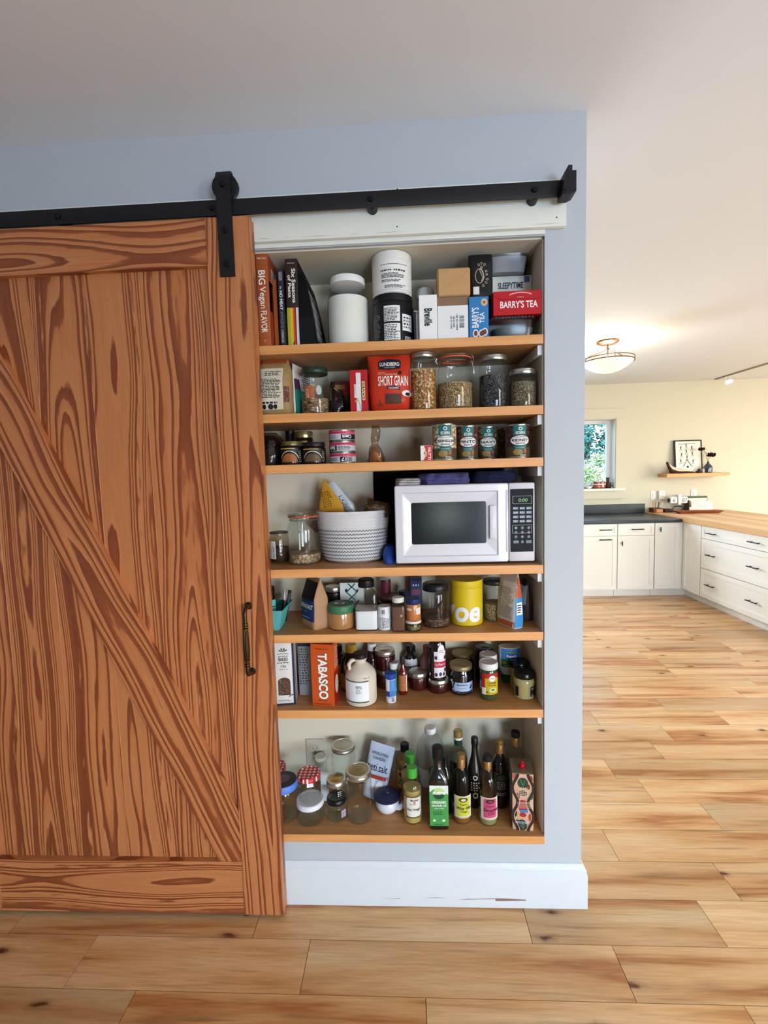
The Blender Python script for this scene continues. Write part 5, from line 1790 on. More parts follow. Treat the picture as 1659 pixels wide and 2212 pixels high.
# pink tuna tins
zc = SHZ[3]
PINK = M('d04a6c', .4)
tz = [atY(740, q, .02).z for q in (999, 976, 951.5, 928)]
for i, (lab, words) in enumerate((('pink and black fish tin at the bottom of the three', ('17',)), ('pink and black fish tin in the middle of the three', ('Safe',)), ('pink and black fish tin on top of the three', ('Catch',)))):
    xl, xr = atY(711 - i * .3, 965, .048), atY(768.5 - i * .5, 965, .048)
    R = (xr.x - xl.x) / 2
    H = (tz[3] - SHZ[3]) / 3 - .0006
    t = thing('fish_tin', lab, 'tin', ((xl.x + xr.x) / 2, .012 + R, zc + .0003), 0, 'stacked fish tins')
    G().lathe([(R * .97, 0), (R, .0015), (R, .0035), (R * .975, .005), (R * .975, H - .005), (R, H - .0035), (R, H - .0015), (R * .97, H), (R * .93, H), (R * .92, H - .002)], 36).build('body', M('b9b2ae', .25, .9), t)
    mp = cylm(R * .976)
    wrap(t, 'pink_band', mp, -R * 1.5, R * 1.5, H * .62, H * .86, PINK)
    wrap(t, 'print_band', mp, -R * 1.5, R * 1.5, H * .13, H * .62, M('b9b9c2', .5))
    wrap(t, 'name_band', mp, *((R * .05, R * 1.4) if i == 2 else (-R * 1.3, -R * .3) if i == 1 else (-R * .1, R * .45)), H * .15, H * .60, M('17161c', .5), .0009)
    fine(t, mp, -R * .95, R * .9, H * .70, H * .80, 1, M('7a1c38', .5), seed=i, fill=.8)
    if i == 2:
        T(t, 'Catch', mp, R * .15, R * .85, H * .22, H * .54, M('f0eef0', .5), 180, .02, .0016)
        fine(t, mp, -R * .95, -R * .05, H * .2, H * .56, 4, GREYINK, seed=5)
    elif i == 1:
        T(t, 'Safe', mp, -R * 1.0, -R * .42, H * .22, H * .54, M('f0eef0', .5), 180, .02, .0016)
        fine(t, mp, -R * .2, R * .9, H * .2, H * .56, 3, INK, seed=6)
    else:
        T(t, '17', mp, R * .0, R * .36, H * .22, H * .54, M('f0eef0', .5), 180, .02, .0016)
        barcode(t, mp, R * .52, R * .82, H * .16, H * .58)
        fine(t, mp, -R * .9, -R * .2, H * .2, H * .56, 3, INK, seed=7)
    zc += H + .0006
# twisted brown sugar bag
t = thing('sugar_bag', 'twisted clear bag with a little brown sugar alone on shelf', 'bag', (atY(809, 960, .06).x, .065, SHZ[3] + .0004))
Hs = atY(808, 919, .06).z - SHZ[3]
secs = []
for j in range(15):
    q = j / 14
    r = float(np.interp(q, [0, .1, .4, .52, .62, .85, 1], [.027, .026, .016, .008, .013, .014, .010]))
    secs.append([((r * (1 + .25 * math.sin(3 * a + q * 9))) * math.cos(a) + .004 * q, (r * (1 + .25 * math.sin(3 * a + q * 9))) * math.sin(a) * .8, Hs * q) for a in [2 * math.pi * k / 18 for k in range(18)]])
G().rings(secs).build('bag', glass('ecdcc8', .85, .08, 1.55), t, angle=60)
G().lathe([(.022, .001), (.023, .006), (.018, .03), (.008, .046), (.001, .05)], 18, cap1=False, sy=.8).build('sugar', M('a8703e', .9, bump=.3, bscale=200), t)
G().tube([(.012, 0, Hs * .97), (.026, .004, Hs * .95), (.038, .006, Hs * .93)], .0014, 6).build('twist_tie', M('8a6a44', .5), t)
t, hw, H, mp = carton('nut_box', 'tiny red and white carton with sideways name beside cannellini tin', 'box', 908.5, 934, 962.5, 3, M('e4ddd4', .5), .05, yf=.012)
G().pol(mp, [(-hw * .55, H * .02), (hw * .97, H * .02), (hw * .97, H * .98), (-hw * .4, H * .98), (-hw * .1, H * .7), (-hw * .45, H * .5), (-hw * .1, H * .3)]).build('red_panel', M('c02a22', .45), t, smooth=False)
T(t, 'NUTTI', mp, hw * .25, hw * .75, H * .08, H * .85, M('f4ece4', .5), -90, .02, .0016)
G().ell(mp, -hw * .1, H * .45, hw * .2, H * .2, 14, .0012).build('picture', M('d8a88a', .5), t, smooth=False)


def beantin(label, word, pl, pr, pt, S, yf, beanm, sub=None, size=1.0, dark=False):
    t, R, H = cy('bean_tin', label, 'tin', pl, pr, pt, S, None, yf, 'tinned beans')
    G().lathe([(R * .96, 0), (R, .0015), (R, .0035), (R * .98, .005), (R * .98, H - .005), (R, H - .0035), (R, H - .0015), (R * .96, H), (R * .93, H), (R * .92, H - .002)], 36).build('body', M('b5b5b0', .25, .9), t)
    mp = cylm(R * .981)
    wrap(t, 'bean_print', mp, -R * 2.2, R * 2.2, .0052, H - .0052, beanm, .0004)
    wrap(t, 'lower_print', mp, -R * 1.5, R * 1.5, .0054, H * .33, M('5a4a30', .5, vary=.5, bscale=70), .0008)
    teal = M('1e6a6a', .45)
    wrap(t, 'teal_panel', mp, -R * .55, R * .5, H * .68, H - .0054, teal, .0010)
    G().ell(mp, 0, H * .33, R * .5, H * .10, 20, .0010).build('teal_badge', teal, t)
    G().ell(mp, 0, H * .52, R * .86, H * .155, 30, .0013).build('name_oval', M('e2dfda', .5), t)
    G().ell(mp, 0, H * .52, R * .86, H * .155, 30, .0015, .93).build('oval_border', INK, t)
    T(t, 'EDEN', mp, -R * .36, R * .34, H * .70, H * .78, M('f2f2ee', .5), 0, .01, .0018)
    G().ell(mp, 0, H * .86, R * .16, H * .05, 16, .0016, .6).build('emblem', M('dfe6e0', .5), t)
    T(t, word, mp, -R * .72 * size, R * .72 * size, H * .485, H * .565, INK, 0, .02, .0019)
    T(t, 'ORGANIC', mp, -R * .45, R * .45, H * .60, H * .635, INK, 0, .0, .0019)
    T(t, 'BEANS', mp, -R * .36, R * .36, H * .41, H * .455, INK, 0, .01, .0019)
    fine(t, mp, -R * .34, R * .34, H * .30, H * .325, 1, M('cfe2dc', .5), seed=4, ragged=.05, off=.0016)
    G().ell(mp, -R * .2, H * .18, R * .4, H * .09, 16, .0013).build('dish_picture', M('a88a54', .5, vary=.5, bscale=200), t)
    G().patch(mp, R * .28, R * .5, H * .15, H * .28, 2, 1, .0013).build('cup_picture', M('a85a48', .5), t)
    fine(t, mp, R * .0, R * .6, H * .05, H * .12, 2, M('d9d2c0', .5), seed=len(word), off=.0014)
    return t


beantin('tin of white cannellini beans, leftmost of the bean tins', 'CANNELLINI', 934, 986, 915, 3, .014, grains('d8c090', 'b09050', 'efe2c0', 110, .4), size=1.12)
beantin('tin of reddish pinto beans between cannellini and navy tins', 'PINTO', 985.5, 1032, 919, 3, .048, grains('7a3630', '54201e', 'a05a4c', 110, .4))
beantin('tin of brown navy beans between pinto and kidney tins', 'NAVY', 1028.5, 1074.5, 921, 3, .086, grains('8a7050', '644a30', 'b09a74', 110, .4))
beantin('tin of dark kidney beans, nearest the alcove wall', 'KIDNEY', 1092, 1144, 916, 3, .014, grains('4a2422', '2c1414', '6a3a34', 110, .4), size=.9)
t, R, H = cy('bean_tin', 'plain-sided tin mostly hidden behind the navy and kidney tins', 'tin', 1074, 1114, 924, 3, None, .155, 'tinned beans')
G().lathe([(R * .96, 0), (R, .0015), (R, .0035), (R * .98, .005), (R * .98, H - .005), (R, H - .0035), (R, H - .0015), (R * .96, H)], 30).build('body', M('b5b5b0', .25, .9), t)
wrap(t, 'bean_print', cylm(R * .981), -R * 2.2, R * 2.2, .0052, H - .0052, grains('8a7050', '644a30', 'b09a74', 110, .4))

# ------------------------------------------------------------------ shelf 4
t, R, H, p = mason('labelled_jar', 'small old jar with white label beside the barn door', 583, 624, 1146, 4, 1218, None, M('4a3a30', .6, vary=.4, bscale=60), .5, None, group=None, neck=.9, gl=glass('efe6dc', .93))
G().lathe([(R * .9, H * .94), (R * .94, H * .95), (R * .94, H * .99), (R * .8, H)], 24).build('lid', M('3a332c', .5), t)
mp = profm(p)
wrap(t, 'label', mp, -R * 1.2, -R * .1, H * .15, H * .72, M('d9d3cc', .6))
T(t, 'PETE TWIST', mp, -R * .42, -R * .22, H * .18, H * .55, INK, 90, .02)
fine(t, mp, -R * .75, -R * .55, H * .3, H * .5, 3, seed=2)
G().line(mp, [(R * (.38 + .16 * math.sin(k * 2.1)), H * (.25 + .036 * k)) for k in range(13)], .003, .0006).build('embossing', glass('ffffff', .98, .1), t, smooth=False)
cliptop('granola_jar', 'clip-top jar with few dried chickpeas in front of basket', 622.5, 692, 1103, 4, grains('c9a884', 'a8825c', 'e2cdb0', 95, .5), .20, pb=1222)
# rope basket
t, R, H = cy('rope_basket', 'white coiled rope basket with dark zigzag stitching, holding food bags', 'basket', 688, 841, 1098, 4, 1222)
H = atY(765, 1107, .045).z - SHZ[4]
prof = []
coils = 15
rb = lambda q: R * float(np.interp(q, [0, .06, .35, .7, 1], [.76, .84, .92, .97, 1.0]))
for i in range(coils):
    for s in (0, .25, .5, .75):
        q = (i + s) / coils
        prof.append((rb(q) + .0024 * math.sin(math.pi * s), H * q))
prof.append((rb(1), H))
prof += [(rb(1) - .005, H), (rb(.9) - .007, H * .9), (rb(.15) - .007, H * .05), (.01, H * .04)]
ROPE = M('d2d0d2', .85, bump=.6, bscale=260)
SYB = .80
t.location.y = .262 - .004 - R * SYB
G().lathe(prof, 56, cap1=True, sy=SYB).build('rope_body', ROPE, t)
g = G()
for i in range(10):
    q = (i + .5) / coils
    zr = H * q
    rr = rb(q) + .0034
    n = 70
    pts = []
    for k in range(2 * n + 1):
        a = math.pi * 2 * k / (2 * n)
        pts.append((rr * math.cos(a), rr * math.sin(a) * SYB, zr + (.0024 if k % 2 else -.0024)))
    for a, b in zip(pts, pts[1:]):
        w = .0012
        g.add([(a[0], a[1], a[2] - w), (b[0], b[1], b[2] - w), (b[0], b[1], b[2] + w), (a[0], a[1], a[2] + w)], [(0, 1, 2, 3)])
zz = g.build('zigzag_stitching', M('2f3136', .8), t, smooth=False)
zz['kind'] = 'stuff'
bc = Vector(t.location)
xa = atY(724, 1070, bc.y).x
b_ = thing('dried_fruit_bag', 'yellow dried fruit bag with pointed top sticking out of basket', 'bag', (atY(722, 1100, bc.y).x, bc.y - .012, SHZ[4] + .03), rot=(math.radians(-4), math.radians(-13), math.radians(-8)))
zt_ = atY(702, 1031, bc.y).z - SHZ[4] - .03
g = G()
W_ = .088
o, mp = pouch(b_, W_, .03, zt_, M('c8922a', .4, bump=.15, bscale=60), aw=[(0, .55), (.3, .8), (.5, 1.1), (.62, 1.0), (1, .06)], bd=[(0, .8), (.4, 1), (.8, .5), (1, .1)], n=2.6, amp=.004, k=25, seed=6)
b_.location.x += .022
b_.location.y -= .012
fine(o, mp, -.018, .016, zt_ * .62, zt_ * .84, 8, M('6a4614', .6), seed=2, off=.0022, ragged=.2)
G().ell(mp, .004, zt_ * .46, .013, .017, 16, .002).ell(mp, .024, zt_ * .42, .012, .013, 16, .002).build('plum_picture', M('2c2440', .5), o)
G().ell(mp, -.004, zt_ * .53, .009, .009, 14, .0024).ell(mp, .022, zt_ * .40, .008, .008, 14, .0024).build('leaf_picture', M('7a8a2c', .5), o)
banner(o, 'purple_band', mp, -.036, -.016, zt_ * .36, zt_ * .47, M('5a3a72', .5), .0018, 4, 4)
b2 = thing('foil_bag', 'silver white snack bag leaning between yellow bag and nut pouch', 'bag', (atY(784, 1100, bc.y).x, bc.y + .03, SHZ[4] + .03), rot=(math.radians(4), math.radians(-28), 0))
zt_ = atY(732, 1038, bc.y + .03).z - SHZ[4] - .012
o, mp = pouch(b2, .098, .028, zt_, M('b9bfc6', .35, .3, bump=.2, bscale=50), aw=[(0, 1), (.6, 1), (1, .55)], bd=[(0, .8), (.4, 1), (.8, .6), (1, .15)], n=2.8, amp=.006, k=25, seed=8)
fine(o, mp, -.018, .03, zt_ * .52, zt_ * .80, 9, INK, seed=5, off=.0024)
b3 = thing('pasta_bag', 'clear pouch of brown pasta lying at the back of basket', 'bag', (atY(808, 1095, bc.y).x, bc.y - .015, SHZ[4] + .135), rot=(0, math.radians(14), 0))
o, mp = pouch(b3, .088, .075, .068, grains('7a5c40', '553c26', 'a88860', 90, .5, stretch=(1, 1, 2.5)), bd=[(0, .8), (.4, 1), (.8, .8), (1, .3)], aw=[(0, .9), (.6, 1), (1, .8)], n=2.4, amp=.005, k=30, seed=2, name='pasta')
o, mp = pouch(b3, .093, .08, .074, glass('f6f0e8', .92, .1, 1.5), bd=[(0, .8), (.4, 1), (.8, .8), (1, .35)], aw=[(0, .9), (.6, 1), (1, .8)], n=2.4, amp=.006, k=30, seed=3, name='film')
b4 = thing('brown_packet', 'brown red packet corner peeking behind the clip-top jar', 'packet', (atY(692, 1110, bc.y + .05).x, bc.y + .03, SHZ[4] + .10), rot=(0, math.radians(-40), 0))
G().box(-.016, .016, -.012, .012, 0, .045, .004).build('packet', M('5a2c20', .6), b4)
G().box(-.0165, .0165, -.0125, -.010, .038, .045).build('seal', M('7a4a34', .6), b4, smooth=False)
# blue plastic bag
t = thing('blue_bag', 'crumpled blue plastic bag wedged between basket and microwave', 'bag', (atY(838, 1185, .10).x + .004, .125, SHZ[4] + .0004))
o, mp = pouch(t, .044, .16, .052, M('1c3f92', .4, bump=.3, bscale=40), aw=[(0, 1), (.6, .95), (1, .6)], bd=[(0, 1), (.5, .85), (1, .55)], n=3, amp=.010, k=22, seed=3)
G().line(mp, [(-.03, .012), (0, .02), (.03, .015)], .0015, .002).build('fold_line', M('16306c', .4), o, smooth=False)

# microwave
Zm = SHZ[4] + .008
ym = .020
A_, B_ = atY(853.5, 1130, ym), atY(1155.5, 1130, ym)
mw = thing('microwave_oven', 'white countertop microwave oven with black control strip', 'microwave', ((A_.x + B_.x) / 2, ym, SHZ[4] + .0004), math.radians(-.3))
mwW, mwH = (B_.x - A_.x), atY(1000, 1046, ym).z - Zm
hw = mwW / 2
MWW = M('cfcdd4', .28, coat=.3)
G().box(-hw, hw, .012, .33, .0076, .0076 + mwH, .006, 2).build('case', MWW, mw)
for sx in (-.17, .17):
    for y in (.05, .29):
        G().lathe([(.012, 0), (.013, .003), (.013, .009)], 14, (sx, y, 0)).build('foot', BLACK, mw)
zb_, zt_ = .0076, .0076 + mwH
ux = lambda px: (px - 1004.5) / 302 * mwW
uz = lambda py: zt_ - (py - 1046) / (1213 - 1046) * mwH
dx1 = ux(1099)
# door: outer frame lofted inward to the window
rect = lambda x0, x1, z0, z1, y: [(x0, y, z0), (x1, y, z0), (x1, y, z1), (x0, y, z1)]
rr_ = lambda x0, x1, z0, z1, y, r: [(cx + r * math.cos(a), y, cz + r * math.sin(a)) for cx, cz, a0 in ((x1 - r, z1 - r, 0), (x0 + r, z1 - r, R90), (x0 + r, z0 + r, 2 * R90), (x1 - r, z0 + r, 3 * R90)) for a in [a0 + k * R90 / 4 for k in range(5)]]
dr = G().rings([rr_(-hw, dx1, zb_, zt_, .012, .006), rr_(-hw, dx1, zb_, zt_, .002, .006), rr_(-hw + .003, dx1 - .002, zb_ + .003, zt_ - .003, -.001, .006),
                rr_(ux(869), ux(1077), uz(1199), uz(1061), -.001, .004), rr_(ux(871), ux(1075), uz(1197), uz(1063), .0035, .004), rr_(ux(889), ux(1052), uz(1173), uz(1083), .0075, .006)], True, False).build('door', MWW, mw, angle=25)
G().rings([rr_(ux(889), ux(1052), uz(1173), uz(1083), .0076, .006)], True, False).build('door_window', M('15191c', .16, spec=.3), dr, smooth=False)
hgr = G()
hgr.box(ux(1058), ux(1073), -.004, .006, uz(1164), uz(1092), .004, 2)
hgr.build('handle', M('d2d0d8', .3), dr)
G().box(ux(1093), ux(1098.5), -.0022, .002, uz(1192), uz(1060), .001).build('door_edge_rib', MWW, dr)
G().box(dx1 + .0015, hw, .0, .012, zb_, zt_, .005, 2).build('control_housing', MWW, mw)
cp = G().box(ux(1103), ux(1152), -.0012, .004, uz(1192), uz(1059), .0006, 1).build('control_panel', M('1d2024', .55, spec=.12), mw, smooth=False)
mp = plane((0, -.0013, 0), (1, 0, 0), (0, 0, 1))
G().box(ux(1108), ux(1148), -.0018, -.0011, uz(1090), uz(1074)).build('display', M('0b0d0e', .4, spec=.1), cp, smooth=False)
g = G()
x0, x1, z0, z1 = ux(1108), ux(1148), uz(1090), uz(1074)
g.line(mp, [(x0, z0), (x1, z0), (x1, z1), (x0, z1), (x0, z0)], .0008, .0008)
x0, x1, z0, z1 = ux(1107), ux(1148), uz(1152), uz(1135)
g.line(mp, [(x0, z0), (x1, z0), (x1, z1), (x0, z1), (x0, z0)], .0007, .0005)
g.build('panel_outline', M('b9bcc0', .4), cp, smooth=False)
T(cp, '0:00', mp, ux(1120), ux(1139), uz(1086), uz(1079), emis('7fb866', .35, 'display_glow'), 0, .0, .0012, shear=.15)
BT = M('7d8b96', .6, spec=.15)
for r_ in range(4):
    for c_ in range(3):
        cx_, cz_ = ux(1114 + c_ * 14.2), uz(1099.5 + r_ * 9.1)
        bt = G().box(cx_ - .0085, cx_ + .0085, -.0022, -.001, cz_ - .0042, cz_ + .0042, .0008, 1).build('button', BT, cp, smooth=False)
        pm2 = plane((cx_, -.0023, cz_), (1, 0, 0), (0, 0, 1))
        G().print_rows(pm2, -.007, .007, -.003, .003, 2, .5, r_ * 3 + c_, .3, .0002).build('small_print', M('e4eaee', .5), bt, smooth=False)
for i, s in enumerate(('1', '2', '3', '4', '5', '6', '7', '8', '9', '', '0', '')):
    r_, c_ = divmod(i, 3)
    cx_, cz_ = ux(1114.5 + c_ * 13.7), uz(1141 + r_ * 9.6 + (1 if r_ == 3 else 0))
    if s:
        bt = G().rings([[(cx_ + .0042 * math.cos(a), y, cz_ + .0042 * math.sin(a)) for a in [2 * math.pi * k / 16 for k in range(16)]] for y in (-.001, -.0018)]).build('button', M('2f3338', .6, spec=.12), cp, smooth=False)
        pm2 = plane((cx_, -.0019, cz_), (1, 0, 0), (0, 0, 1))
        T(bt, s, pm2, -.0013, .0013, -.0022, .0022, M('e4eaee', .5), 0, .02, .0003)
        G().ell(pm2, 0, 0, .0042, .0042, 16, .0002, .84).build('button_ring', M('c9ced2', .5), bt, smooth=False)
    else:
        G().box(cx_ - .0085, cx_ + .0085, -.0022, -.001, cz_ - .0048, cz_ + .0048, .0008, 1).build('button', BT, cp, smooth=False)
# cloths on the microwave
Zc = SHZ[4] + zt_ + .001


def cloth(label, pl, pr, yf, dep, h, mat, seed, amp=.006, stripe=None):
    xa, xb = atY(pl, 1035, yf).x, atY(pr, 1035, yf).x
    t = thing('folded_cloth', label, 'cloth', ((xa + xb) / 2, yf + dep / 2, Zc), 0, 'cloths on the microwave')
    o, mp = pouch(t, xb - xa, dep, h, mat, aw=[(0, .98), (.3, 1), (.8, .98), (1, .9)], bd=[(0, .96), (.3, 1), (.8, .97), (1, .85)], n=3.6, amp=amp, k=52, seed=seed, nt=14, nth=72, name='fabric')
    for q in (.36, .68):
        G().line(mp, [((xb - xa) * (-.45 + .9 * k / 14), h * (q + .10 * mnoise.noise(Vector((k * .4, seed, q))))) for k in range(15)], .0016, .0016).build('fold_line', stripe or mat, o, smooth=False)
    return t, o, mp


cloth('striped grey and white kitchen towel folded beneath the violet cloth edge', 853, 912, .045, .13, .022, M('b9b4b4', .9, bump=.3, bscale=200), 1, .009, M('2a2a30', .9))
cloth('violet blue cloth bundled in the middle on top of microwave', 905, 1019, .035, .15, .036, M('4a4678', .9, bump=.3, bscale=150), 4, .018, M('393560', .9))
cloth('dark navy cloth folded beside the violet cloth on microwave', 1022, 1122, .06, .15, .038, M('1a1c3c', .9, bump=.3, bscale=150), 6, .010, M('101128', .9))

# ------------------------------------------------------------------ shelf 5
Z5 = SHZ[5]
TURQ = M('5fb3b4', .85, bump=.5, bscale=140, vary=.15)
p0 = atZ(596, 1366, Z5)
t = thing('berry_basket', 'turquoise pulp berry basket with bottles at the barn door edge', 'basket', (p0.x - .03, p0.y + .06, Z5 + .0004))
q0 = atY(621, 1300, p0.y + .06).x - t.location.x
g = G()
rq = lambda a, b, z: [(-a, -b, z), (a, -b, z), (a, b, z), (-a, b, z)]
g.rings([rq(.036, .045, 0), rq(.056, .068, .072), rq(.053, .065, .072), rq(.034, .043, .003)], True, True)
g.build('basket_body', TURQ, t, smooth=False)
g = G()
g.rings([rq(.056, .068, .068), rq(.058, .070, .069), rq(.058, .070, .073), rq(.0535, .0655, .073)], False, False)
g.build('rim', TURQ, t, smooth=False)
bl = thing('dressing_bottle', 'black topped bottle with turquoise banded label in berry basket', 'bottle', (t.location.x + .005, t.location.y - .022, Z5 + .006))
G().lathe([(.0165, 0), (.0175, .003), (.0175, .098)], 24).build('body', M('14161a', .3), bl)
G().lathe([(.0155, .098), (.0160, .10), (.0160, .135), (.0145, .138)], 24).build('cap', M('0c0d10', .35), bl)
mp = cylm(.0176)
for a, b in ((.040, .054), (.0565, .072), (.0745, .095)):
    wrap(bl, 'label_band', mp, -.028, .028, a, b, M('4fb6b4', .5))
f = thing('dinner_fork', 'steel fork standing tines up in the berry basket', 'fork', (t.location.x + .035, t.location.y + .005, Z5 + .006), rot=(0, math.radians(10), math.radians(-20)))
g = G()
g.tube([(0, 0, 0), (0, 0, .085)], [.004, .0028], 8)
G_ = M('b6b6b4', .25, .95)
g.build('shank', G_, f)
for k in range(4):
    G().tube([((k - 1.5) * .0022, 0, .085), ((k - 1.5) * .0036, 0, .098), ((k - 1.5) * .0038, 0, .125)], [.0016, .0015, .0009], 6).build('tine', G_, f)
db = thing('snack_bar', 'dark wrapper bar leaning inside the berry basket', 'snack bar', (t.location.x + .030, t.location.y + .03, Z5 + .008), rot=(0, math.radians(12), 0))
G().box(-.012, .012, -.006, .006, 0, .105, .004).build('wrapper', M('1f1a1c', .4), db)
G().box(-.012, .012, -.0015, .0015, .105, .113).build('crimped_end', M('2a2426', .4), db, smooth=False)
# kraft coffee bag
p0 = atZ(672, 1365, Z5)
t = thing('coffee_bag', 'kraft paper coffee bag with navy breakfast label, turned sideways', 'bag', (p0.x + .004, p0.y + .062, Z5 + .0004), math.radians(-52))
Hk = .168
KR = M('b08a68', .75, bump=.2, bscale=70, vary=.15)
o, mp = pouch(t, .094, .064, Hk, KR, aw=[(0, .95), (.1, 1), (.7, 1), (1, .98)], bd=[(0, .9), (.1, 1), (.6, .95), (.82, .45), (1, .05)], n=6, amp=.003, k=20, seed=5)
NAVY = M('1d3470', .5)
banner(o, 'navy_label', mp, -.044, .044, Hk * .16, Hk * .57, NAVY, .0014, 10, 8)
banner(o, 'dark_print', mp, -.044, .044, Hk * .57, Hk * .93, M('17151a', .45, vary=.6, bscale=40), .0014, 10, 8)
T(o, 'BREAKFAST', mp, -.040, .041, Hk * .40, Hk * .49, M('f0eff2', .5), 0, .02, .0026)
fine(o, mp, -.012, .012, Hk * .33, Hk * .35, 1, M('b9c2dc', .5), off=.0026)
fine(o, mp, -.026, .026, Hk * .21, Hk * .24, 1, M('c9cfe2', .5), seed=3, off=.0026)
# peanut butter
t, R, H = cy('nut_butter_jar', 'squat jar of tan nut butter with green lid', 'jar', 708.5, 766, 1297, 5, 1363)
p = [(R * .86, 0), (R * .97, .003), (R, .009), (R, H * .62), (R * .97, H * .68)]
G().lathe(p, 34).build('nut_butter', M('a8784a', .15, coat=.6), t)
screwlid(t, R * 1.0, H * .66, H * .34, M('3f7050', .45))
pmt = plane((0, 0, H + .0002), (1, 0, 0), (0, 1, 0))
o = G().box(-.022, .012, -.010, .008, H + .0002, H + .0008).build('sticker', M('dcdcd6', .6), t, smooth=False)
G().box(-.008, .006, -.006, .004, H + .0008, H + .0012).build('sticker_print', INK, o, smooth=False)
# behind row
t, R, H, p = mason('pickle_jar', 'dark glass jar with silver lid behind the green-lidded jar', 703, 741, 1262, 5, None, .165, M('1f1614', .4), .80, SILVER, group='dark jars at the back')
t, hw, H, mp = carton('pattern_box', 'white carton with teal diamond pattern behind the salt jar', 'box', 735, 786, 1259, 5, M('dfe2e4', .5), .045, yf=.165)
TL = M('2a6f72', .5)
g = G()
for k in range(-4, 6):
    u0 = k * hw * .9
    for s in (1, -1):
        pts = [(max(-hw, min(hw, u0 + s * q * H)), H * .02 + q * H * .96) for q in (0, .25, .5, .75, 1)]
        pts = [(u, v) for u, v in pts if -hw < u < hw]
        if len(pts) > 1:
            g.line(mp, pts, .0045)
g.build('lattice_print', TL, t, smooth=False)
g = G()
for u, v in ((-.45, .78), (.45, .78), (0, .45), (-.45, .2), (.45, .2)):
    g.pol(mp, [(hw * u - .006, H * v), (hw * u, H * v - .008), (hw * u + .006, H * v), (hw * u, H * v + .008)], .0014)
g.build('diamond_print', INK, t, smooth=False)
G().box(-hw, hw, 0, .045, H, H + .001).build('carton_top', M('1f2324', .5), t, smooth=False)
t, R, H = cy('syrup_bottle', 'tall maroon bottle at the back beside the salt jar', 'bottle', 822, 845, 1249, 5, None, .19, 'dark jars at the back')
G().lathe([(R * .95, 0), (R, .003), (R, H)], 22).build('body', M('3c1420', .2, coat=.4), t)
wrap(t, 'label', cylm(R), -R, R, H * .4, H * .95, M('6a2440', .5))
t, R, H = cy('sauce_jar', 'dark round jar behind the white spice shaker', 'jar', 816, 868, 1279, 5, None, .13, 'dark jars at the back')
p = jarprof(R, H, .86, .7, .8, .016)
G().lathe(p, 26).build('glass_body', M('2a1412', .15, coat=.5), t)
screwlid(t, R * .92, H * .82, H * .18, M('6a4a42', .4))
# salt jar: square glass with black pour lid
t, hw, H = bx('salt_jar', 'square clear jar of white salt with black pouring lid', 'jar', 765, 815, 1262, 5, 1363)
t.location.y += hw
sq = lambda a, z, n=7: [(a * math.copysign(abs(math.cos(q)) ** (2 / n), math.cos(q)), a * math.copysign(abs(math.sin(q)) ** (2 / n), math.sin(q)), z) for q in [2 * math.pi * k / 32 for k in range(32)]]
H = .148
G().rings([sq(hw * .94, 0), sq(hw, .004), sq(hw, H * .78), sq(hw * .93, H * .84), sq(hw * .62, H * .90, 2.2), sq(hw * .60, H * .97, 2.0)], True, False).build('glass_body', CLEAR, t)
G().rings([sq(hw * .95, .003), sq(hw * .955, H * .43)], True, False).build('salt', M('e9e9ee', .8), t)
G().rings([[(x, y, z + x * -.10) for x, y, z in sq(hw * .955, H * .43)], [(x, y, z + x * -.10) for x, y, z in sq(hw * .3, H * .435)]], False, True).build('salt_top', M('d8d4cc', .85), t)
G().rings([sq(hw * .70, H * .93, 2), sq(hw * .72, H * .94, 2), sq(hw * .72, H * 1.08, 2), sq(hw * .6, H * 1.11, 2)]).build('lid', M('141416', .3), t)
# small spice jars
t, R, H = cy('spice_shaker', 'small white spice shaker with dark nutrition print', 'spice jar', 816, 845.5, 1305, 5, 1363)
G().lathe([(R * .9, 0), (R, .003), (R, H * .66)], 26).build('body', M('dfe0e4', .4), t)
G().lathe([(R * 1.0, H * .66), (R * 1.03, H * .67), (R * 1.03, H * .95), (R * .95, H), (R * .85, H)], 26).build('cap', M('d2d0d2', .45), t)
mp = cylm(R * 1.0)
fine(t, mp, -R * .9, -R * .35, H * .08, H * .58, 9, seed=2)
g = G()
g.line(mp, [(-R * .25, H * .1), (R * .85, H * .1), (R * .85, H * .58), (-R * .25, H * .58), (-R * .25, H * .1)], .0007)
g.build('panel_outline', INK, t, smooth=False)
fine(t, mp, -R * .2, R * .8, H * .13, H * .55, 7, seed=5)
barcode(t, cylm(R * 1.031), -R * .3, R * .1, H * .72, H * .90)
t, hw, H = bx('spice_jar', 'square glass spice jar of brown powder with white lid', 'spice jar', 845.5, 875, 1292, 5, 1365)
t.location.y += hw
G().rings([sq(hw * .95, 0), sq(hw, .003), sq(hw, H * .76), sq(hw * .8, H * .82, 2.5), sq(hw * .78, H * .86, 2)], True, False).build('glass_body', CLEAR, t)
G().rings([sq(hw * .93, .003), sq(hw * .94, H * .72)]).build('contents', M('6a4a38', .85, bump=.3, bscale=300), t)
ridged(t, hw * .88, H * .84, H * .14, M('d9d9d4', .45), 'lid')
t, R, H1 = cy('spice_jar', 'tiny glass jar with cream lid under the blue-lidded spice jar', 'spice jar', 876, 910, 1334, 5, 1366)
p = jarprof(R, H1, .92, .7, .8, .008)
G().lathe(p, 26, cap1=False).build('glass_body', CLEAR, t)
fillmesh(t, p, H1 * .55, grains('8a7a4a', '6a5a34', 'a8986a', 350))
G().lathe([(R * .96, H1 * .76), (R * 1.0, H1 * .78), (R * 1.0, H1 * .95), (R * .94, H1)], 26).build('lid', M('d9d2be', .45), t)
loc5 = (t.location.x, t.location.y)
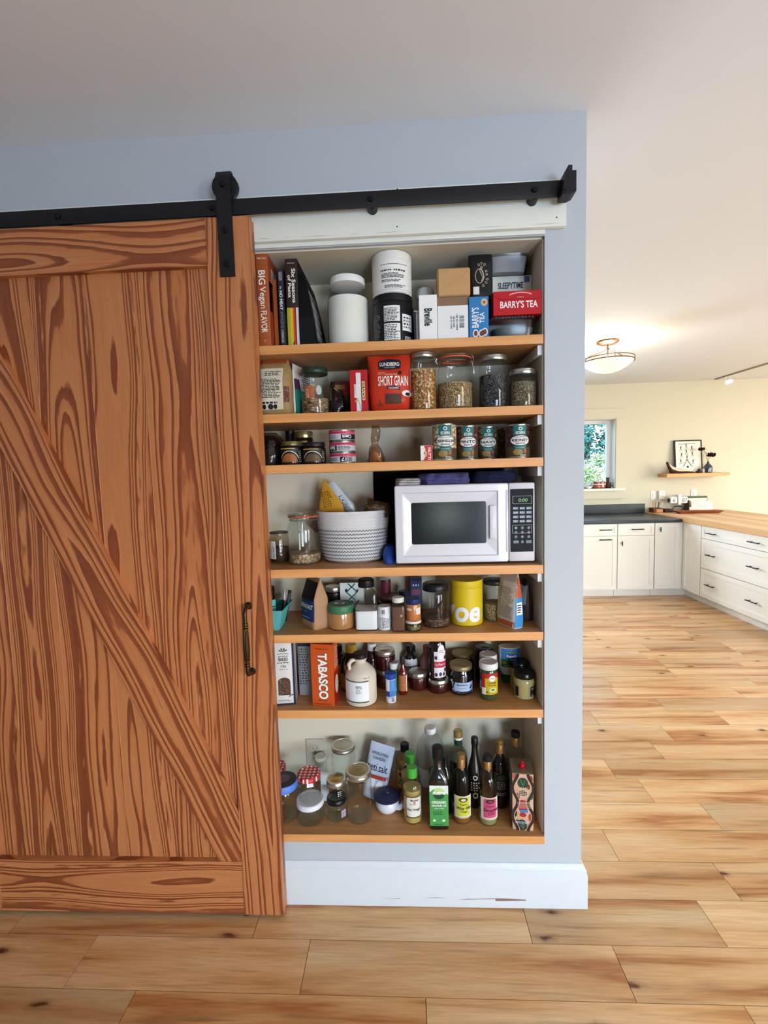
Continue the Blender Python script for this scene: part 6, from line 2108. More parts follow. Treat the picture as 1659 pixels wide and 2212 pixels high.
t, R, H = cy('spice_jar', 'spice jar of orange powder with dark blue lid stacked on tiny jar', 'spice jar', 877, 910, 1281, 5, z0=Z5 + H1 + .001, yf=loc5[1] - R * .95)
t.location.x, t.location.y = loc5[0] + .001, loc5[1] + .001
R *= .97
H = .070
p = [(R * .92, 0), (R, .003), (R, H * .70), (R * .93, H * .76)]
G().lathe(p, 26).build('contents', M('b5713a', .35, coat=.4), t)
wrap(t, 'label', cylm(R), R * .35, R * 1.2, H * .30, H * .60, M('d8cfc2', .6))
wrap(t, 'label', cylm(R), -R * 1.1, -R * .25, H * .48, H * .58, M('d8cfc2', .6))
ridged(t, R * .98, H * .74, H * .26, M('1d2c5e', .4), 'lid')
t, R, H = cy('spice_jar', 'spice jar with navy lid behind the orange powder jar', 'spice jar', 862, 888, 1273, 5, None, .14)
G().lathe([(R * .92, 0), (R, .003), (R, H * .76), (R * .93, H * .8)], 24).build('body', M('5a4632', .3), t)
ridged(t, R * 1.0, H * .8, H * .2, M('191f3a', .4), 'lid')
t, hw, H, mp = carton('small_carton', 'small dark blue carton behind the black-lidded jar', 'box', 887, 912, 1250, 5, M('26305e', .45), .04, yf=.19)
fine(t, mp, -hw * .6, hw * .6, H * .78, H * .86, 1, M('d8dcec', .5), ragged=.1)
G().patch(mp, -hw * .7, hw * .7, H * .55, H * .7).build('red_print', M('7a3a52', .5), t, smooth=False)
# big jar, canister, oat jar
t, R, H, p = mason('flake_jar', 'large clear jar with black lid and a few brown flakes', 910.5, 972, 1254, 5, 1359, None, grains('6a4a38', '4a3024', '9a7258', 200, .6), .20, M('15171a', .35), group=None, neck=.86, lidh=.022, sh=(.78, .86))
YEL = M('cfb61c', .45)
t, R, H = cy('storage_canister', 'tall yellow canister with white cut-off script letters', 'canister', 972.5, 1042, 1243, 5, 1354)
H = max(H, .148)
G().lathe([(R * .95, 0), (R, .003), (R, H * .84), (R * .985, H * .845)], 44).build('body', YEL, t)
G().lathe([(R * .99, H * .845), (R * 1.0, H * .85), (R * 1.0, H * .98), (R * .97, H)], 44).build('lid', YEL, t)
mp = cylm(R)
T(t, 'oe', mp, -R * .86, R * .80, H * .09, H * .43, M('e4e2ea', .5), 0, .03, .0008, shear=.12)
G().pol(mp, [(-R * 1.35, H * .40), (-R * .98, H * .47), (-R * .86, H * .44), (-R * .95, H * .34), (-R * 1.3, H * .2)], .0008).build('lettering', M('e4e2ea', .5), t)
t, R, H, p = mason('oat_jar', 'tall clear jar one third full of rolled oats beside yellow canister', 1042.5, 1096, 1247, 5, 1344, None, grains('b59c6a', '947a4a', 'd6c294', 260, .6), .42, M('26262a', .35), group=None, neck=.9, lidh=.014)
# bags at the right
p0 = atZ(1112, 1361, Z5)
t = thing('snack_pouch', 'white pouch with orange and bright blue side gusset', 'pouch', (p0.x - .004, p0.y + .05, Z5 + .0004), math.radians(-60))
o, mp = pouch(t, .088, .046, .176, M('c4bdb8', .4), aw=[(0, .95), (.2, 1), (.8, .95), (1, .9)], bd=[(0, .9), (.15, 1), (.6, .75), (.85, .35), (1, .05)], n=5, amp=.002, k=20, seed=3)
sd = mp.side
G().patch(sd, -.8, .8, .004, .10, 6, 8, .001).build('blue_panel', M('3a86c0', .45), o)
G().patch(sd, -.6, .5, .045, .085, 4, 4, .0018).build('white_panel', M('ecebe8', .5), o)
G().print_rows(sd, -.5, .4, .05, .08, 4, .5, 2, .3, .0026).build('small_print', INK, o, smooth=False)
G().patch(sd, -.8, .8, .10, .165, 6, 6, .001).build('orange_panel', M('b0552c', .45), o)
banner(o, 'orange_panel', mp, -.04, .04, .004, .022, M('b0552c', .45), .0012, 6, 3)
banner(o, 'pale_panel', mp, -.02, .036, .07, .15, M('ddd2ca', .5), .0012, 6, 6)
fine(o, mp, -.03, .036, .03, .13, 20, M('8a827c', .6), seed=3, off=.002)
p0 = atZ(1150, 1352, Z5)
t = thing('herb_pouch', 'clear pouch of dark tea with grey label by alcove wall', 'pouch', (p0.x - .012, p0.y + .085, Z5 + .0004), math.radians(-64))
o, mp = pouch(t, .085, .036, .165, M('5a4a4c', .3, bump=.3, bscale=50, vary=.4), aw=[(0, .95), (.2, 1), (.8, .85), (1, .5)], bd=[(0, .9), (.15, 1), (.6, .7), (.85, .4), (1, .05)], n=3, amp=.004, k=24, seed=9)
banner(o, 'grey_label', mp, -.006, .036, .055, .12, M('a5abb2', .55), .0018, 5, 5)
G().ell(mp, .022, .130, .012, .014, 16, .002).build('badge', M('17171a', .5), o)
fine(o, mp, .0, .03, .085, .112, 3, INK, seed=2, off=.0028)

# ------------------------------------------------------------------ shelf 6
Z6 = SHZ[6]
p0 = atZ(625, 1523, Z6)
hwg = (atY(636, 1450, p0.y).x - atY(590, 1450, p0.y).x) / 2
t = thing('granola_bag', 'white granola bag with navy gusset and arched brown window', 'bag', (atY(613, 1450, p0.y).x, p0.y, Z6 + .0004), math.radians(8))
Hg = atY(618, 1391, p0.y).z - Z6 + .012
WB = M('d6d3d0', .45)
G().box(-hwg, hwg, .0, .07, 0, Hg, .004, 2).build('bag_body', WB, t)
mp = plane((0, -.0003, 0), (1, 0, 0), (0, 0, 1))
mr = plane((hwg + .0002, 0, 0), (0, 1, 0), (0, 0, 1))
NB = M('1a2140', .5)
G().patch(mp, hwg * .80, hwg * .99, .004, Hg - .004).build('navy_edge', NB, t, smooth=False)
G().patch(mp, -hwg * .98, hwg * .98, .001, .006, off=.0009).build('navy_edge', NB, t, smooth=False)
G().pol(mr, [(.002, .004), (.015, .004), (.006, Hg - .004), (.002, Hg - .004)]).build('navy_edge', NB, t, smooth=False)
g = G()
rw = hwg * .56
pts = [(-rw + .0, Hg * .155), (rw, Hg * .155)] + [(rw * math.cos(a), Hg * .36 + rw * .75 * math.sin(a)) for a in [math.pi * k / 14 for k in range(15)]]
g.pol(mp, pts, .0009)
win = g.build('window', grains('6a4630', '4a2c1c', '9a7048', 260, .6), t, smooth=False)
T(t, 'BAKED', mp, -rw * .75, rw * .75, Hg * .685, Hg * .735, M('3a3a42', .5), 0, .02)
fine(t, mp, -rw * .8, rw * .8, Hg * .745, Hg * .765, 1, M('4a4a52', .5), seed=2, ragged=0)
fine(t, mp, -rw, rw, Hg * .645, Hg * .668, 1, M('4a4a52', .5), seed=5, ragged=0)
T(t, 'Chia', mp, -rw * .4, rw * .4, Hg * .585, Hg * .625, M('5a5a62', .5), shear=.3)
fine(t, mp, -rw * .65, rw * .65, Hg * .545, Hg * .568, 1, M('6a6a72', .5), seed=6, ragged=0)
g = G()
for a in (-1.0, -.35, .35, 1.0):
    g.pol(mp, [(0, Hg * .82), (.013 * math.sin(a - .2), Hg * .82 + .011 * math.cos(a - .2)), (.017 * math.sin(a), Hg * .82 + .016 * math.cos(a)), (.013 * math.sin(a + .2), Hg * .82 + .011 * math.cos(a + .2))], .0009)
g.line(mp, [(-.018, Hg * .785), (-.006, Hg * .80), (0, Hg * .79), (.008, Hg * .80), (.019, Hg * .785)], .0012)
g.build('leaf_emblem', M('3f3f48', .5), t, smooth=False)
g = G()
g.line(mp, [(hwg * .35, Hg * .125), (hwg * .6, Hg * .145), (hwg * .78, Hg * .16)], .0018)
for k in range(4):
    g.pol(mp, [(hwg * (.4 + k * .09), Hg * (.13 + k * .007)), (hwg * (.45 + k * .09), Hg * (.15 + k * .007)), (hwg * (.5 + k * .09), Hg * (.14 + k * .007))])
g.build('leaf_print', M('3f3f48', .5), t, smooth=False)
fine(t, mp, -hwg * .6, hwg * .7, Hg * .055, Hg * .085, 2, M('8a8a90', .6), seed=4)
t, hw, H, mp = carton('cereal_box', 'grey carton with navy top and nutrition print behind pepper sauce box', 'box', 645, 682, 1388, 6, M('8a8c90', .55), .05, yf=.10)
G().patch(mp, -hw, hw, H * .93, H).build('navy_band', NB, t, smooth=False)
fine(t, mp, -hw * .9, hw * .3, H * .2, H * .9, 14, M('3a3c42', .6), seed=6)
# hot sauce carton
t, hw, H, mp = carton('sauce_box', 'orange pepper sauce carton with tall white sideways lettering', 'box', 671.5, 721.5, 1392, 6, M('c4511c', .45), .05, 1526, rotz=math.radians(-9))
T(t, 'TABASCO', mp, -hw * .38, hw * .50, H * .115, H * .865, M('1a1c3a', .5), -90, .07, .0008)
T(t, 'TABASCO', mp, -hw * .36, hw * .48, H * .12, H * .86, M('f0ece6', .5), -90, .038, .0014)
T(t, 'BRAND', mp, -hw * .42, hw * .36, H * .085, H * .108, M('5a1c10', .5), 0, 0, .0008)
T(t, 'McIlhenny Co', mp, -hw * .6, hw * .6, H * .905, H * .94, M('4a1a12', .5), 0, 0, .0008, shear=.3)
fine(t, mp, -hw * .8, hw * .8, H * .02, H * .055, 2, M('7a2a12', .5), seed=3)
mr = plane((hw + .0002, 0, 0), (0, 1, 0), (0, 0, 1))
G().patch(mr, .002, .048, .004, H * .55).build('side_panel', M('8f1c1c', .45), t, smooth=False)
G().ell(mr, .026, H * .33, .016, H * .15, 20, .0012).build('side_emblem', M('d8cfc2', .5, vary=.5, bscale=90), t, smooth=False)
fine(t, mr, .01, .045, H * .6, H * .95, 8, M('d8cfc2', .6), seed=8)


# honey syrup bottles
def hotbottle(label, pl, pr, pt, yf, body, capm, capr=.45, S=6, group='dark sauce bottles'):
    t, R, H = cy('sauce_bottle', label, 'bottle', pl, pr, pt, S, None, yf, group)
    p = [(R * .92, 0), (R, .004), (R, H * .62), (R * .9, H * .70), (R * .55, H * .80), (R * capr, H * .84)]
    G().lathe(p, 28).build('body', body, t)
    ridged(t, R * (capr + .06), H * .83, H * .17, capm, 'cap')
    return t, R, H, p


DK = M('2a100c', .12, coat=.7)
t, R, H, p = hotbottle('dark syrup bottle with yellow cap and sun face label behind the jug', 735, 784, 1384, .115, DK, M('c9a03c', .4), .42)
mp = profm(p)
wrap(t, 'label', mp, -R * 1.2, R * 1.2, H * .06, H * .40, M('b5702a', .5))
G().ell(mp, -R * .12, H * .55, R * .42, H * .10, 18, .0012).build('sun_emblem', M('d8b85c', .5), t)
G().ell(mp, -R * .12, H * .55, R * .2, H * .05, 14, .002).build('sun_emblem', M('3a2a1a', .5), t)
T(t, 'RO', mp, -R * .55, R * .25, H * .36, H * .45, M('17120e', .5), 0, .02, .0014)
t, R, H, p = hotbottle('dark syrup bottle with yellow label squeezed behind the pepper sauce box', 708, 752, 1386, .186, DK, M('1a1512', .4), .42)
mp = profm(p)
wrap(t, 'label', mp, -R * 1.2, R * 1.3, H * .04, H * .38, M('b5702a', .5))
wrap(t, 'label', mp, -R * 1.2, R * 1.3, H * .38, H * .55, M('c0963a', .5))
T(t, 'NUT', mp, R * .35, R * .9, H * .30, H * .44, M('17120e', .5), 0, .02, .0014)
t, R, H, p = hotbottle('dark bottle with white cap behind the maple syrup jug', 786, 822, 1384, .17, M('2c1418', .15, coat=.6), M('d6d6d8', .45), .48)
wrap(t, 'label', profm(p), -R * 1.2, R * 1.2, H * .10, H * .5, M('6a3a3a', .5))
# maple jug
t, R, H = cy('syrup_jug', 'cream plastic maple syrup jug with side handle and black cap', 'jug', 746, 813, 1398, 6, 1530)
JUG = M('cdc2b4', .45)
p = [(R * .86, 0), (R * .97, .004), (R, .012), (R, H * .53), (R * .95, H * .60), (R * .82, H * .67), (R * .60, H * .735), (R * .42, H * .775), (R * .35, H * .80), (R * .38, H * .84), (R * .45, H * .88), (R * .45, H * .90)]
G().lathe(p, 40).build('body', JUG, t)
hp = [(-R * .38, 0, H * .865), (-R * .62, 0, H * .855), (-R * .78, 0, H * .80), (-R * .76, 0, H * .72), (-R * .70, 0, H * .655), (-R * .80, 0, H * .60)]
hd_ = G().tube(hp, [.0062, .007, .0065, .006, .006, .004], 12).build('handle', JUG, t)
t.rotation_euler = (0, 0, math.radians(28))
ridged(t, R * .48, H * .895, H * .085, M('141416', .35), 'cap')
mp = profm(p, -math.radians(28))
wl_, wr_ = -R * 1.15, R * .60
wrap(t, 'paper_label', mp, wl_, wr_, H * .13, H * .50, M('dfe2ea', .6), .0006)
wrap(t, 'label_stripe', mp, wl_, wr_, H * .10, H * .118, M('20362e', .5), .0008)
wrap(t, 'label_stripe', mp, wl_, wr_, H * .512, H * .53, M('20362e', .5), .0008)
fine(t, mp, -R * .22, R * .15, H * .38, H * .44, 2, INK, seed=4, fill=.8, ragged=.1)
fine(t, mp, -R * .22, R * .15, H * .33, H * .37, 2, GREYINK, seed=5)
fine(t, mp, -R * .22, R * .22, H * .28, H * .32, 2, GREYINK, seed=6)
T(t, 'Nov. 15', mp, R * .30, R * .68, H * .565, H * .60, INK, 0, 0, .0012)
wrap(t, 'label_fold', mp, -R * .76, -R * .745, H * .13, H * .50, M('b9bccc', .6), .0009)
# jam jars stacked behind
JAM = M('3a0f0c', .15, coat=.6)


def jam(label, pl, pr, pt, S, pb=None, yf=None, z0=None, lid=SILVER, mat=None, disc=None, H0=None):
    t, R, H = cy('jam_jar', label, 'jar', pl, pr, pt, S, pb, yf, 'jam jars', z0)
    if H0:
        H = H0
    p = jarprof(R, H, .90, .66, .76, .014)
    G().lathe(p, 30).build('glass_body', mat or JAM, t)
    screwlid(t, R * .96, H - .016, .016, lid, disc or lid)
    return t, R, H


t, R, H = jam('red jam jar at the bottom of the stacked pair behind the tubes', 812, 853, 1440, 6, None, .135, H0=.066)
x_, y_ = t.location.x, t.location.y
t, R, H = jam('red jam jar on top of the stacked pair behind the tubes', 810.5, 855, 1394, 6, None, .13, z0=Z6 + .068, H0=.068)
t.location.x, t.location.y = x_, y_
# effervescent tubes
t, R, H = cy('tablet_tube', 'blue and white tablet tube with bright blue cap', 'tube', 833, 855.5, 1448, 6, 1520)
G().lathe([(R * .92, 0), (R * .96, .002), (R * .96, H * .80)], 24).build('body', M('d8dae6', .4), t)
G().lathe([(R * 1.0, H * .80), (R * 1.06, H * .81), (R * 1.06, H * .93), (R * 1.12, H * .94), (R * 1.12, H * .985), (R * .9, H), (R * .8, H - .001)], 24).build('cap', M('1c3f9e', .4), t)
mp = cylm(R * .965)
wrap(t, 'blue_panel', mp, -R * .05, R * 1.3, H * .22, H * .78, M('4a8ad0', .4))
wrap(t, 'navy_panel', mp, -R * 1.2, -R * .2, H * .22, H * .40, M('2a3f86', .4))
G().line(mp, [(-R * .12, H * .16), (-R * .12, H * .78)], .0012).build('stripe', M('1f3f90', .4), t, smooth=False)
barcode(t, mp, R * .1, R * .7, H * .06, H * .2, rot=True)
fine(t, mp, R * .1, R * .9, H * .24, H * .4, 5, M('1f2f60', .5), seed=2)
t, R, H = cy('tablet_tube', 'green and white tablet tube with white cap behind the blue tube', 'tube', 842, 861, 1427, 6, 1494)
G().lathe([(R * .92, 0), (R * .96, .002), (R * .96, H * .80)], 24).build('body', M('c9dfc0', .4), t)
G().lathe([(R * 1.0, H * .80), (R * 1.06, H * .81), (R * 1.06, H * .93), (R * 1.14, H * .94), (R * 1.14, H * .985), (R * .9, H), (R * .8, H - .001)], 24).build('cap', M('dcdcde', .4), t)
mp = cylm(R * .965)
wrap(t, 'green_panel', mp, -R * .2, R * 1.3, H * .1, H * .75, M('7ab06a', .4))
wrap(t, 'dark_ring', mp, -R * 1.3, R * 1.3, H * .75, H * .78, M('1f3a34', .4), .0008)
# small hot sauce
t, R, H = cy('sauce_bottle', 'little red hot sauce bottle with floral label and black neck', 'bottle', 860, 880.5, 1414, 6, 1502, group='dark sauce bottles')
p = [(R * .92, 0), (R, .003), (R, H * .55), (R * .85, H * .62), (R * .45, H * .72), (R * .42, H * .86)]
G().lathe(p, 24).build('body', M('5e130e', .12, coat=.7), t)
ridged(t, R * .52, H * .80, H * .20, M('17171a', .4), 'cap')
mp = profm(p)
wrap(t, 'label', mp, -R * .95, R * .85, H * .11, H * .52, M('c9784a', .5, vary=.6, bscale=140))
wrap(t, 'label_edge', mp, R * .70, R * .92, H * .09, H * .53, M('dcd2c4', .5), .0008)
fine(t, mp, R * .2, R * .65, H * .3, H * .5, 3, INK, seed=2)
# black bottle with white label
t, R, H, p = hotbottle('black bottle with scalloped white label behind small jam jar', 872, 902, 1389, .20, M('131216', .15, coat=.6), M('121214', .35), .66)
mp = profm(p)
wrap(t, 'label', mp, -R * 1.2, R * 1.2, H * .22, H * .62, M('d6d4d6', .5))
g = G()
for k in range(7):
    g.ell(mp, -R * .9 + R * .3 * k, H * .62, R * .17, H * .025, 12, .0007)
g.build('scallop', M('d6d4d6', .5), t)
T(t, "ole's", mp, -R * .75, R * .05, H * .48, H * .56, INK, 0, 0, .0014, shear=.3)
T(t, 'ROT', mp, -R * .85, R * .1, H * .33, H * .45, INK, 0, .02, .0014)
# front jam jars and the tall fig bottle
t, R, H = jam('short jam jar with silver lid between hot sauce and fig bottle', 882, 924, 1442, 6, 1494)
pmt = plane((0, 0, H + .0006), (1, 0, 0), (0, 1, 0))
G().line(pmt, [(-.010, .004), (.004, .006), (.010, .002)], .0012).line(pmt, [(-.008, -.004), (.008, -.003)], .0012).build('lid_writing', M('7a7a76', .5), t, smooth=False)
t, R, Hj = jam('short jam jar with silver lid under the tall fig bottle', 924.5, 970, 1455, 6, 1501)
xy = (t.location.x - .002, t.location.y)
Rw = (atY(963, 1430, xy[1]).x - atY(926, 1430, xy[1]).x) / 2
t = thing('fig_bottle', 'tall dark bottle with fig label balanced on a jam jar', 'bottle', (xy[0] - .001, xy[1], Z6 + Hj + .0008))
Hb = SHZ[5] - .027 - Z6 - Hj - .004
p = [(Rw * .9, 0), (Rw, .003), (Rw, Hb * .70), (Rw * .93, Hb * .76), (Rw * .80, Hb * .80), (Rw * .78, Hb * .84)]
G().lathe(p, 30).build('body', M('1c0a0c', .12, coat=.7), t)
ridged(t, Rw * .92, Hb * .83, Hb * .17, M('241012', .3), 'cap')
mp = profm(p)
wrap(t, 'label', mp, -Rw * .42, Rw * 1.15, Hb * .06, Hb * .58, M('dcd8dc', .5))
wrap(t, 'red_band', mp, -Rw * .44, Rw * 1.15, Hb * .26, Hb * .38, M('b02a44', .5), .0009)
G().ell(mp, Rw * .45, Hb * .58, Rw * .45, Hb * .14, 20, .0012).build('name_oval', M('e6e3e6', .5), t)
fine(t, mp, Rw * .15, Rw * .75, Hb * .55, Hb * .62, 2, GREYINK, seed=3, off=.0018)
g = G()
for u, v in ((-.2, .12), (.3, .13), (.75, .12), (.95, .45), (-.2, .46), (.95, .2)):
    g.ell(mp, Rw * u, Hb * v, Rw * .17, Hb * .04, 14, .0012)
g.build('fig_print', M('453050', .5), t)
T(t, 'Fig Preserve', mp, -Rw * .3, Rw * .95, Hb * .29, Hb * .355, M('f2dfe2', .5), 0, 0, .0018, shear=.3)
t, R, H, p = hotbottle('dusky pink bottle behind the tall fig bottle', 908, 938, 1389, .165, M('8a5a58', .35), M('a8646a', .4), .5)
BLK = M('120d10', .12, coat=.6)
t, R, H = jam('dark jam jar with matt gold lid, behind blackberry jar', 975, 1023, 1401, 6, None, .172, lid=M('8a7850', .5, .4), mat=BLK)
t, R, H = jam('blackberry jam jar with gold lid and pale blue label', 970.5, 1021, 1424, 6, 1504, lid=M('8f7c54', .45, .5), mat=BLK)
mp = cylm(R)
wrap(t, 'label', mp, -R * .95, R * 1.1, H * .10, H * .46, M('a9b9d6', .5))
T(t, 'Blackberry', mp, -R * .45, R * .45, H * .33, H * .42, INK, 0, .01, .0012)
T(t, 'Fruit Spread', mp, -R * .35, R * .35, H * .245, H * .295, M('5a6a92', .5), 0, 0, .0012)
g = G()
rg = random.Random(2)
for k in range(16):
    g.ell(mp, -R * .9 + R * .12 * k, H * (.115 + .03 * rg.random()), R * .085, H * .03, 10, .0012)
for u, v in ((-.8, .34), (-.7, .42), (-.85, .26), (.75, .26), (.85, .32)):
    g.ell(mp, R * u, H * v, R * .09, H * .04, 10, .0012)
g.build('berry_print', M('1c1a2c', .5), t)
t, R, H = jam('dark jar with black lid behind the white-lidded chutney jars', 1027, 1068, 1390, 6, None, .165, lid=M('1b171b', .3), mat=BLK)
# chutneys
CHG = M('3a4420', .12, coat=.6)


def chutney(label, pl, pr, pt, pb, yf=None):
    t, R, H = cy('chutney_jar', label, 'jar', pl, pr, pt, 6, pb, yf, 'chutney jars')
    p = [(R * .88, 0), (R * .97, .003), (R, .008), (R, H * .76), (R * .94, H * .81), (R * .9, H * .83)]
    G().lathe(p, 30).build('glass_body', CHG, t)
    screwlid(t, R * 1.02, H * .83, H * .17, M('dad8d6', .45))
    mp = profm(p)
    wrap(t, 'label', mp, -R * .95, R * 1.1, H * .18, H * .74, M('c9a51c', .5))
    wrap(t, 'red_panel', mp, -R * .95, R * 1.1, H * .62, H * .745, M('b3242a', .5), .0008)
    wrap(t, 'red_panel', mp, -R * .95, -R * .55, H * .36, H * .62, M('b3242a', .5), .0008)
    wrap(t, 'white_panel', mp, -R * .95, -R * .45, H * .17, H * .36, M('e2dfd4', .5), .0008)
    G().ell(mp, R * .25, H * .62, R * .36, H * .08, 18, .0013).build('emblem', M('ece8e6', .5), t)
    T(t, 'SWAD', mp, R * .02, R * .48, H * .60, H * .64, M('8a2a2a', .5), 0, .02, .0019)
    T(t, 'Coriander', mp, -R * .3, R * .75, H * .475, H * .535, M('2c5a1e', .5), 0, .01, .0014)
    T(t, 'Chutney', mp, -R * .25, R * .7, H * .40, H * .46, M('2c5a1e', .5), 0, .01, .0014)
    G().ell(mp, R * .3, H * .30, R * .38, H * .055, 18, .0012).build('herb_picture', M('c9d8b0', .5), t)
    G().ell(mp, R * .3, H * .31, R * .22, H * .03, 14, .0018).ell(mp, -R * .3, H * .25, R * .14, H * .03, 12, .0018).build('herb_picture', M('4a7a2e', .5), t)
    fine(t, mp, -R * .2, R * .7, H * .195, H * .215, 1, INK, seed=2)
    return t


chutney('coriander chutney jar with white lid at the front, red and yellow label', 1035.5, 1075, 1422, 1515)
chutney('coriander chutney jar with white lid directly behind the front one', 1036.5, 1073, 1406, None, .115)
# ranch bottle
t, R, H = cy('dressing_bottle', 'upended ranch dressing bottle with blue and green label', 'bottle', 1077, 1124, 1386, 6, None, .165)
p = [(R * .74, 0), (R * .78, .003), (R * .78, H * .20), (R * .72, H * .21), (R * .80, H * .26), (R * .96, H * .36), (R, H * .44), (R, H * .97)]
H = min(H, SHZ[5] - .03 - Z6 - .001)
p = [(r, z * 1.0) for r, z in p]
sy = .62
G().lathe(p[3:], 30, sy=sy).build('body', M('dcdcda', .35), t)
G().lathe(p[:3] + [(R * .6, H * .205)], 30, sy=.8).build('cap', M('1f5234', .4), t)
mpr = profm(p)
mp = lambda u, v, off=0.0: (lambda q: Vector((q.x, q.y * sy, q.z)))(mpr(u, v, off))
mp.R = R
wrap(t, 'label', mp, -R * .95, R * 1.0, H * .66, H * .95, M('3f7fc2', .5))
wrap(t, 'field_print', mp, -R * .95, R * 1.0, H * .44, H * .66, M('3f7a3a', .5, vary=.4, bscale=60))
wrap(t, 'name_panel', mp, -R * .45, R * .6, H * .70, H * .80, M('1f3f96', .5), .001)
wrap(t, 'brand_panel', mp, -R * .42, R * .58, H * .82, H * .88, M('2a6a48', .5), .001)
wrap(t, 'top_band', mp, -R * .4, R * .6, H * .955, H * .968, M('c9b83a', .5), .001)
T(t, 'Ranch', mp, -R * .38, R * .52, H * .715, H * .785, M('f0f2f6', .5), 0, .02, .0016)
T(t, 'Hidden Valley', mp, -R * .38, R * .54, H * .832, H * .868, M('e6d87a', .5), 0, 0, .0016)
T(t, 'GLUTEN FREE', mp, -R * .6, R * .4, H * .47, H * .50, M('e2ecd8', .5), 0, 0, .0014)
G().ell(mp, -R * .62, H * .56, R * .2, H * .03, 14, .0012).build('dip_picture', M('b8a23c', .5), t)
G().patch(mp, R * .0, R * .2, H * .58, H * .64, 2, 1, .0012).build('house_picture', M('dcd6cc', .5), t)


def mustard(label, pl, pr, pt, pb=None, yf=None, lab=True):
    t, R, H = cy('mustard_jar', label, 'jar', pl, pr, pt, 6, pb, yf, 'mustard jars')
    p = [(R * .84, 0), (R * .95, .003), (R * .97, .010), (R * .93, H * .25), (R * .97, H * .5), (R, H * .66), (R * .96, H * .74), (R * .84, H * .79)]
    G().lathe(p, 30).build('glass_body', M('a89a68', .15, coat=.6), t)
    screwlid(t, R * .95, H * .78, H * .22, M('15130f', .25))
    mp = profm(p)
    if lab:
        wrap(t, 'label', mp, R * .35, R * 1.1, H * .14, H * .52, M('17161a', .5))
        fine(t, mp, R * .45, R * .95, H * .25, H * .48, 6, M('c9c9cc', .5), seed=2)
        G().ell(mp, R * .6, H * .19, R * .08, H * .03, 12, .0012, .5).build('mark', M('d9d9dc', .5), t)
        wrap(t, 'label', mp, -R * 1.2, -R * .8, H * .12, H * .5, M('17161a', .5))
    return t


mustard('front mustard jar with black lid and black side label', 1119.5, 1165.5, 1441, 1514)
mustard('rear mustard jar with black lid beside the ranch bottle', 1108, 1151, 1420, None, .122, lab=False)

# ------------------------------------------------------------------ bottom shelf
Z0 = SHZ[0]
EMPTY = glass('fafdfc', .985)


def emptyjar(name, label, pl, pr, pt, pb=None, yf=None, lidm=None, disc=None, neck=.9, lidh=.016, z0=None, n=36, sh=(.74, .84), H0=None, S=0, group='empty jars on the bottom shelf'):
    t, R, H = cy(name, label, 'jar', pl, pr, pt, S, pb, yf, group, z0)
    if H0:
        H = H0
    p = jarprof(R, H, neck, sh[0], sh[1], lidh)
    G().lathe(p, n, cap1=False).build('glass_body', EMPTY, t)
    G().lathe([(R * .86, .004), (R * .9, .0045), (R * .90, .0065), (.01, .006)], n, cap1=False).build('glass_base', EMPTY, t)
    if lidm:
        screwlid(t, R * (neck + .06), H - lidh, lidh, lidm, disc)
    return t, R, H


GING = None


def gingham(c1, c2, c3, sc):
    m, nt, N, L, b = newmat('gingham')
    tc = N.new('ShaderNodeTexCoord')
    sp = N.new('ShaderNodeSeparateXYZ')
    L.new(tc.outputs['Object'], sp.inputs[0])
    outs = []
    for k in (0, 1):
        mu = N.new('ShaderNodeMath'); mu.operation = 'MULTIPLY'; mu.inputs[1].default_value = sc
        L.new(sp.outputs[k], mu.inputs[0])
        f = N.new('ShaderNodeMath'); f.operation = 'FRACT'; L.new(mu.outputs[0], f.inputs[0])
        gt = N.new('ShaderNodeMath'); gt.operation = 'GREATER_THAN'; gt.inputs[1].default_value = .45
        L.new(f.outputs[0], gt.inputs[0])
        outs.append(gt)
    ad = N.new('ShaderNodeMath'); ad.operation = 'ADD'
    L.new(outs[0].outputs[0], ad.inputs[0]); L.new(outs[1].outputs[0], ad.inputs[1])
    dv = N.new('ShaderNodeMath'); dv.operation = 'DIVIDE'; dv.inputs[1].default_value = 2
    L.new(ad.outputs[0], dv.inputs[0])
    r = ramp(N, [(0, c1), (.4, c2), (.9, c3)], 'CONSTANT')
    L.new(dv.outputs[0], r.inputs[0])
    L.new(r.outputs[0], b.inputs['Base Color'])
    b.inputs['Roughness'].default_value = .35
    return m


GING = gingham('eee6e2', 'cc3a3c', '9c1420', 68)
t, R, H = emptyjar('gingham_jar', 'jar with red gingham lid half hidden behind the barn door', 571, 619, 1641, 1730, lidm=GING)
t, R, H = emptyjar('blue_lid_jar', 'clear jar with navy dotted top and light blue lid rim', 583, 645, 1668, 1783, lidm=M('5a84d8', .45), lidh=.024)
pmt = plane((0, 0, H + .0002), (1, 0, 0), (0, 1, 0))
o = G().lathe([(R * .90, H - .0005), (R * .88, H + .0015), (R * .6, H + .0018), (.002, H + .0018)], 32, cap1=False).build('lid_top', M('161a3a', .4), t)
g = G()
for i in range(-6, 7):
    for j in range(-6, 7):
        if i * i + j * j < 40:
            g.ell(pmt, i * .0035, j * .0035 + .004, .0009, .0009, 6, .0022)
d_ = g.build('dots', M('d8b8c0', .5), o, smooth=False)
d_['kind'] = 'stuff'
t, R, H = emptyjar('white_lid_jar', 'clear jar with white lid under the gingham-lidded jar', 641.5, 700, 1708, 1789, lidm=M('dfe2ea', .4), lidh=.018, neck=.94)
xy, Hw, Rw_ = (t.location.x, t.location.y), H, R
R2 = Rw_ * .80
H2 = .092
t = thing('gingham_jar', 'faceted jar with red gingham lid standing on the white-lidded jar', 'jar', (xy[0] - .001, xy[1] + .003, Z0 + Hw + .0008), 0, 'empty jars on the bottom shelf')
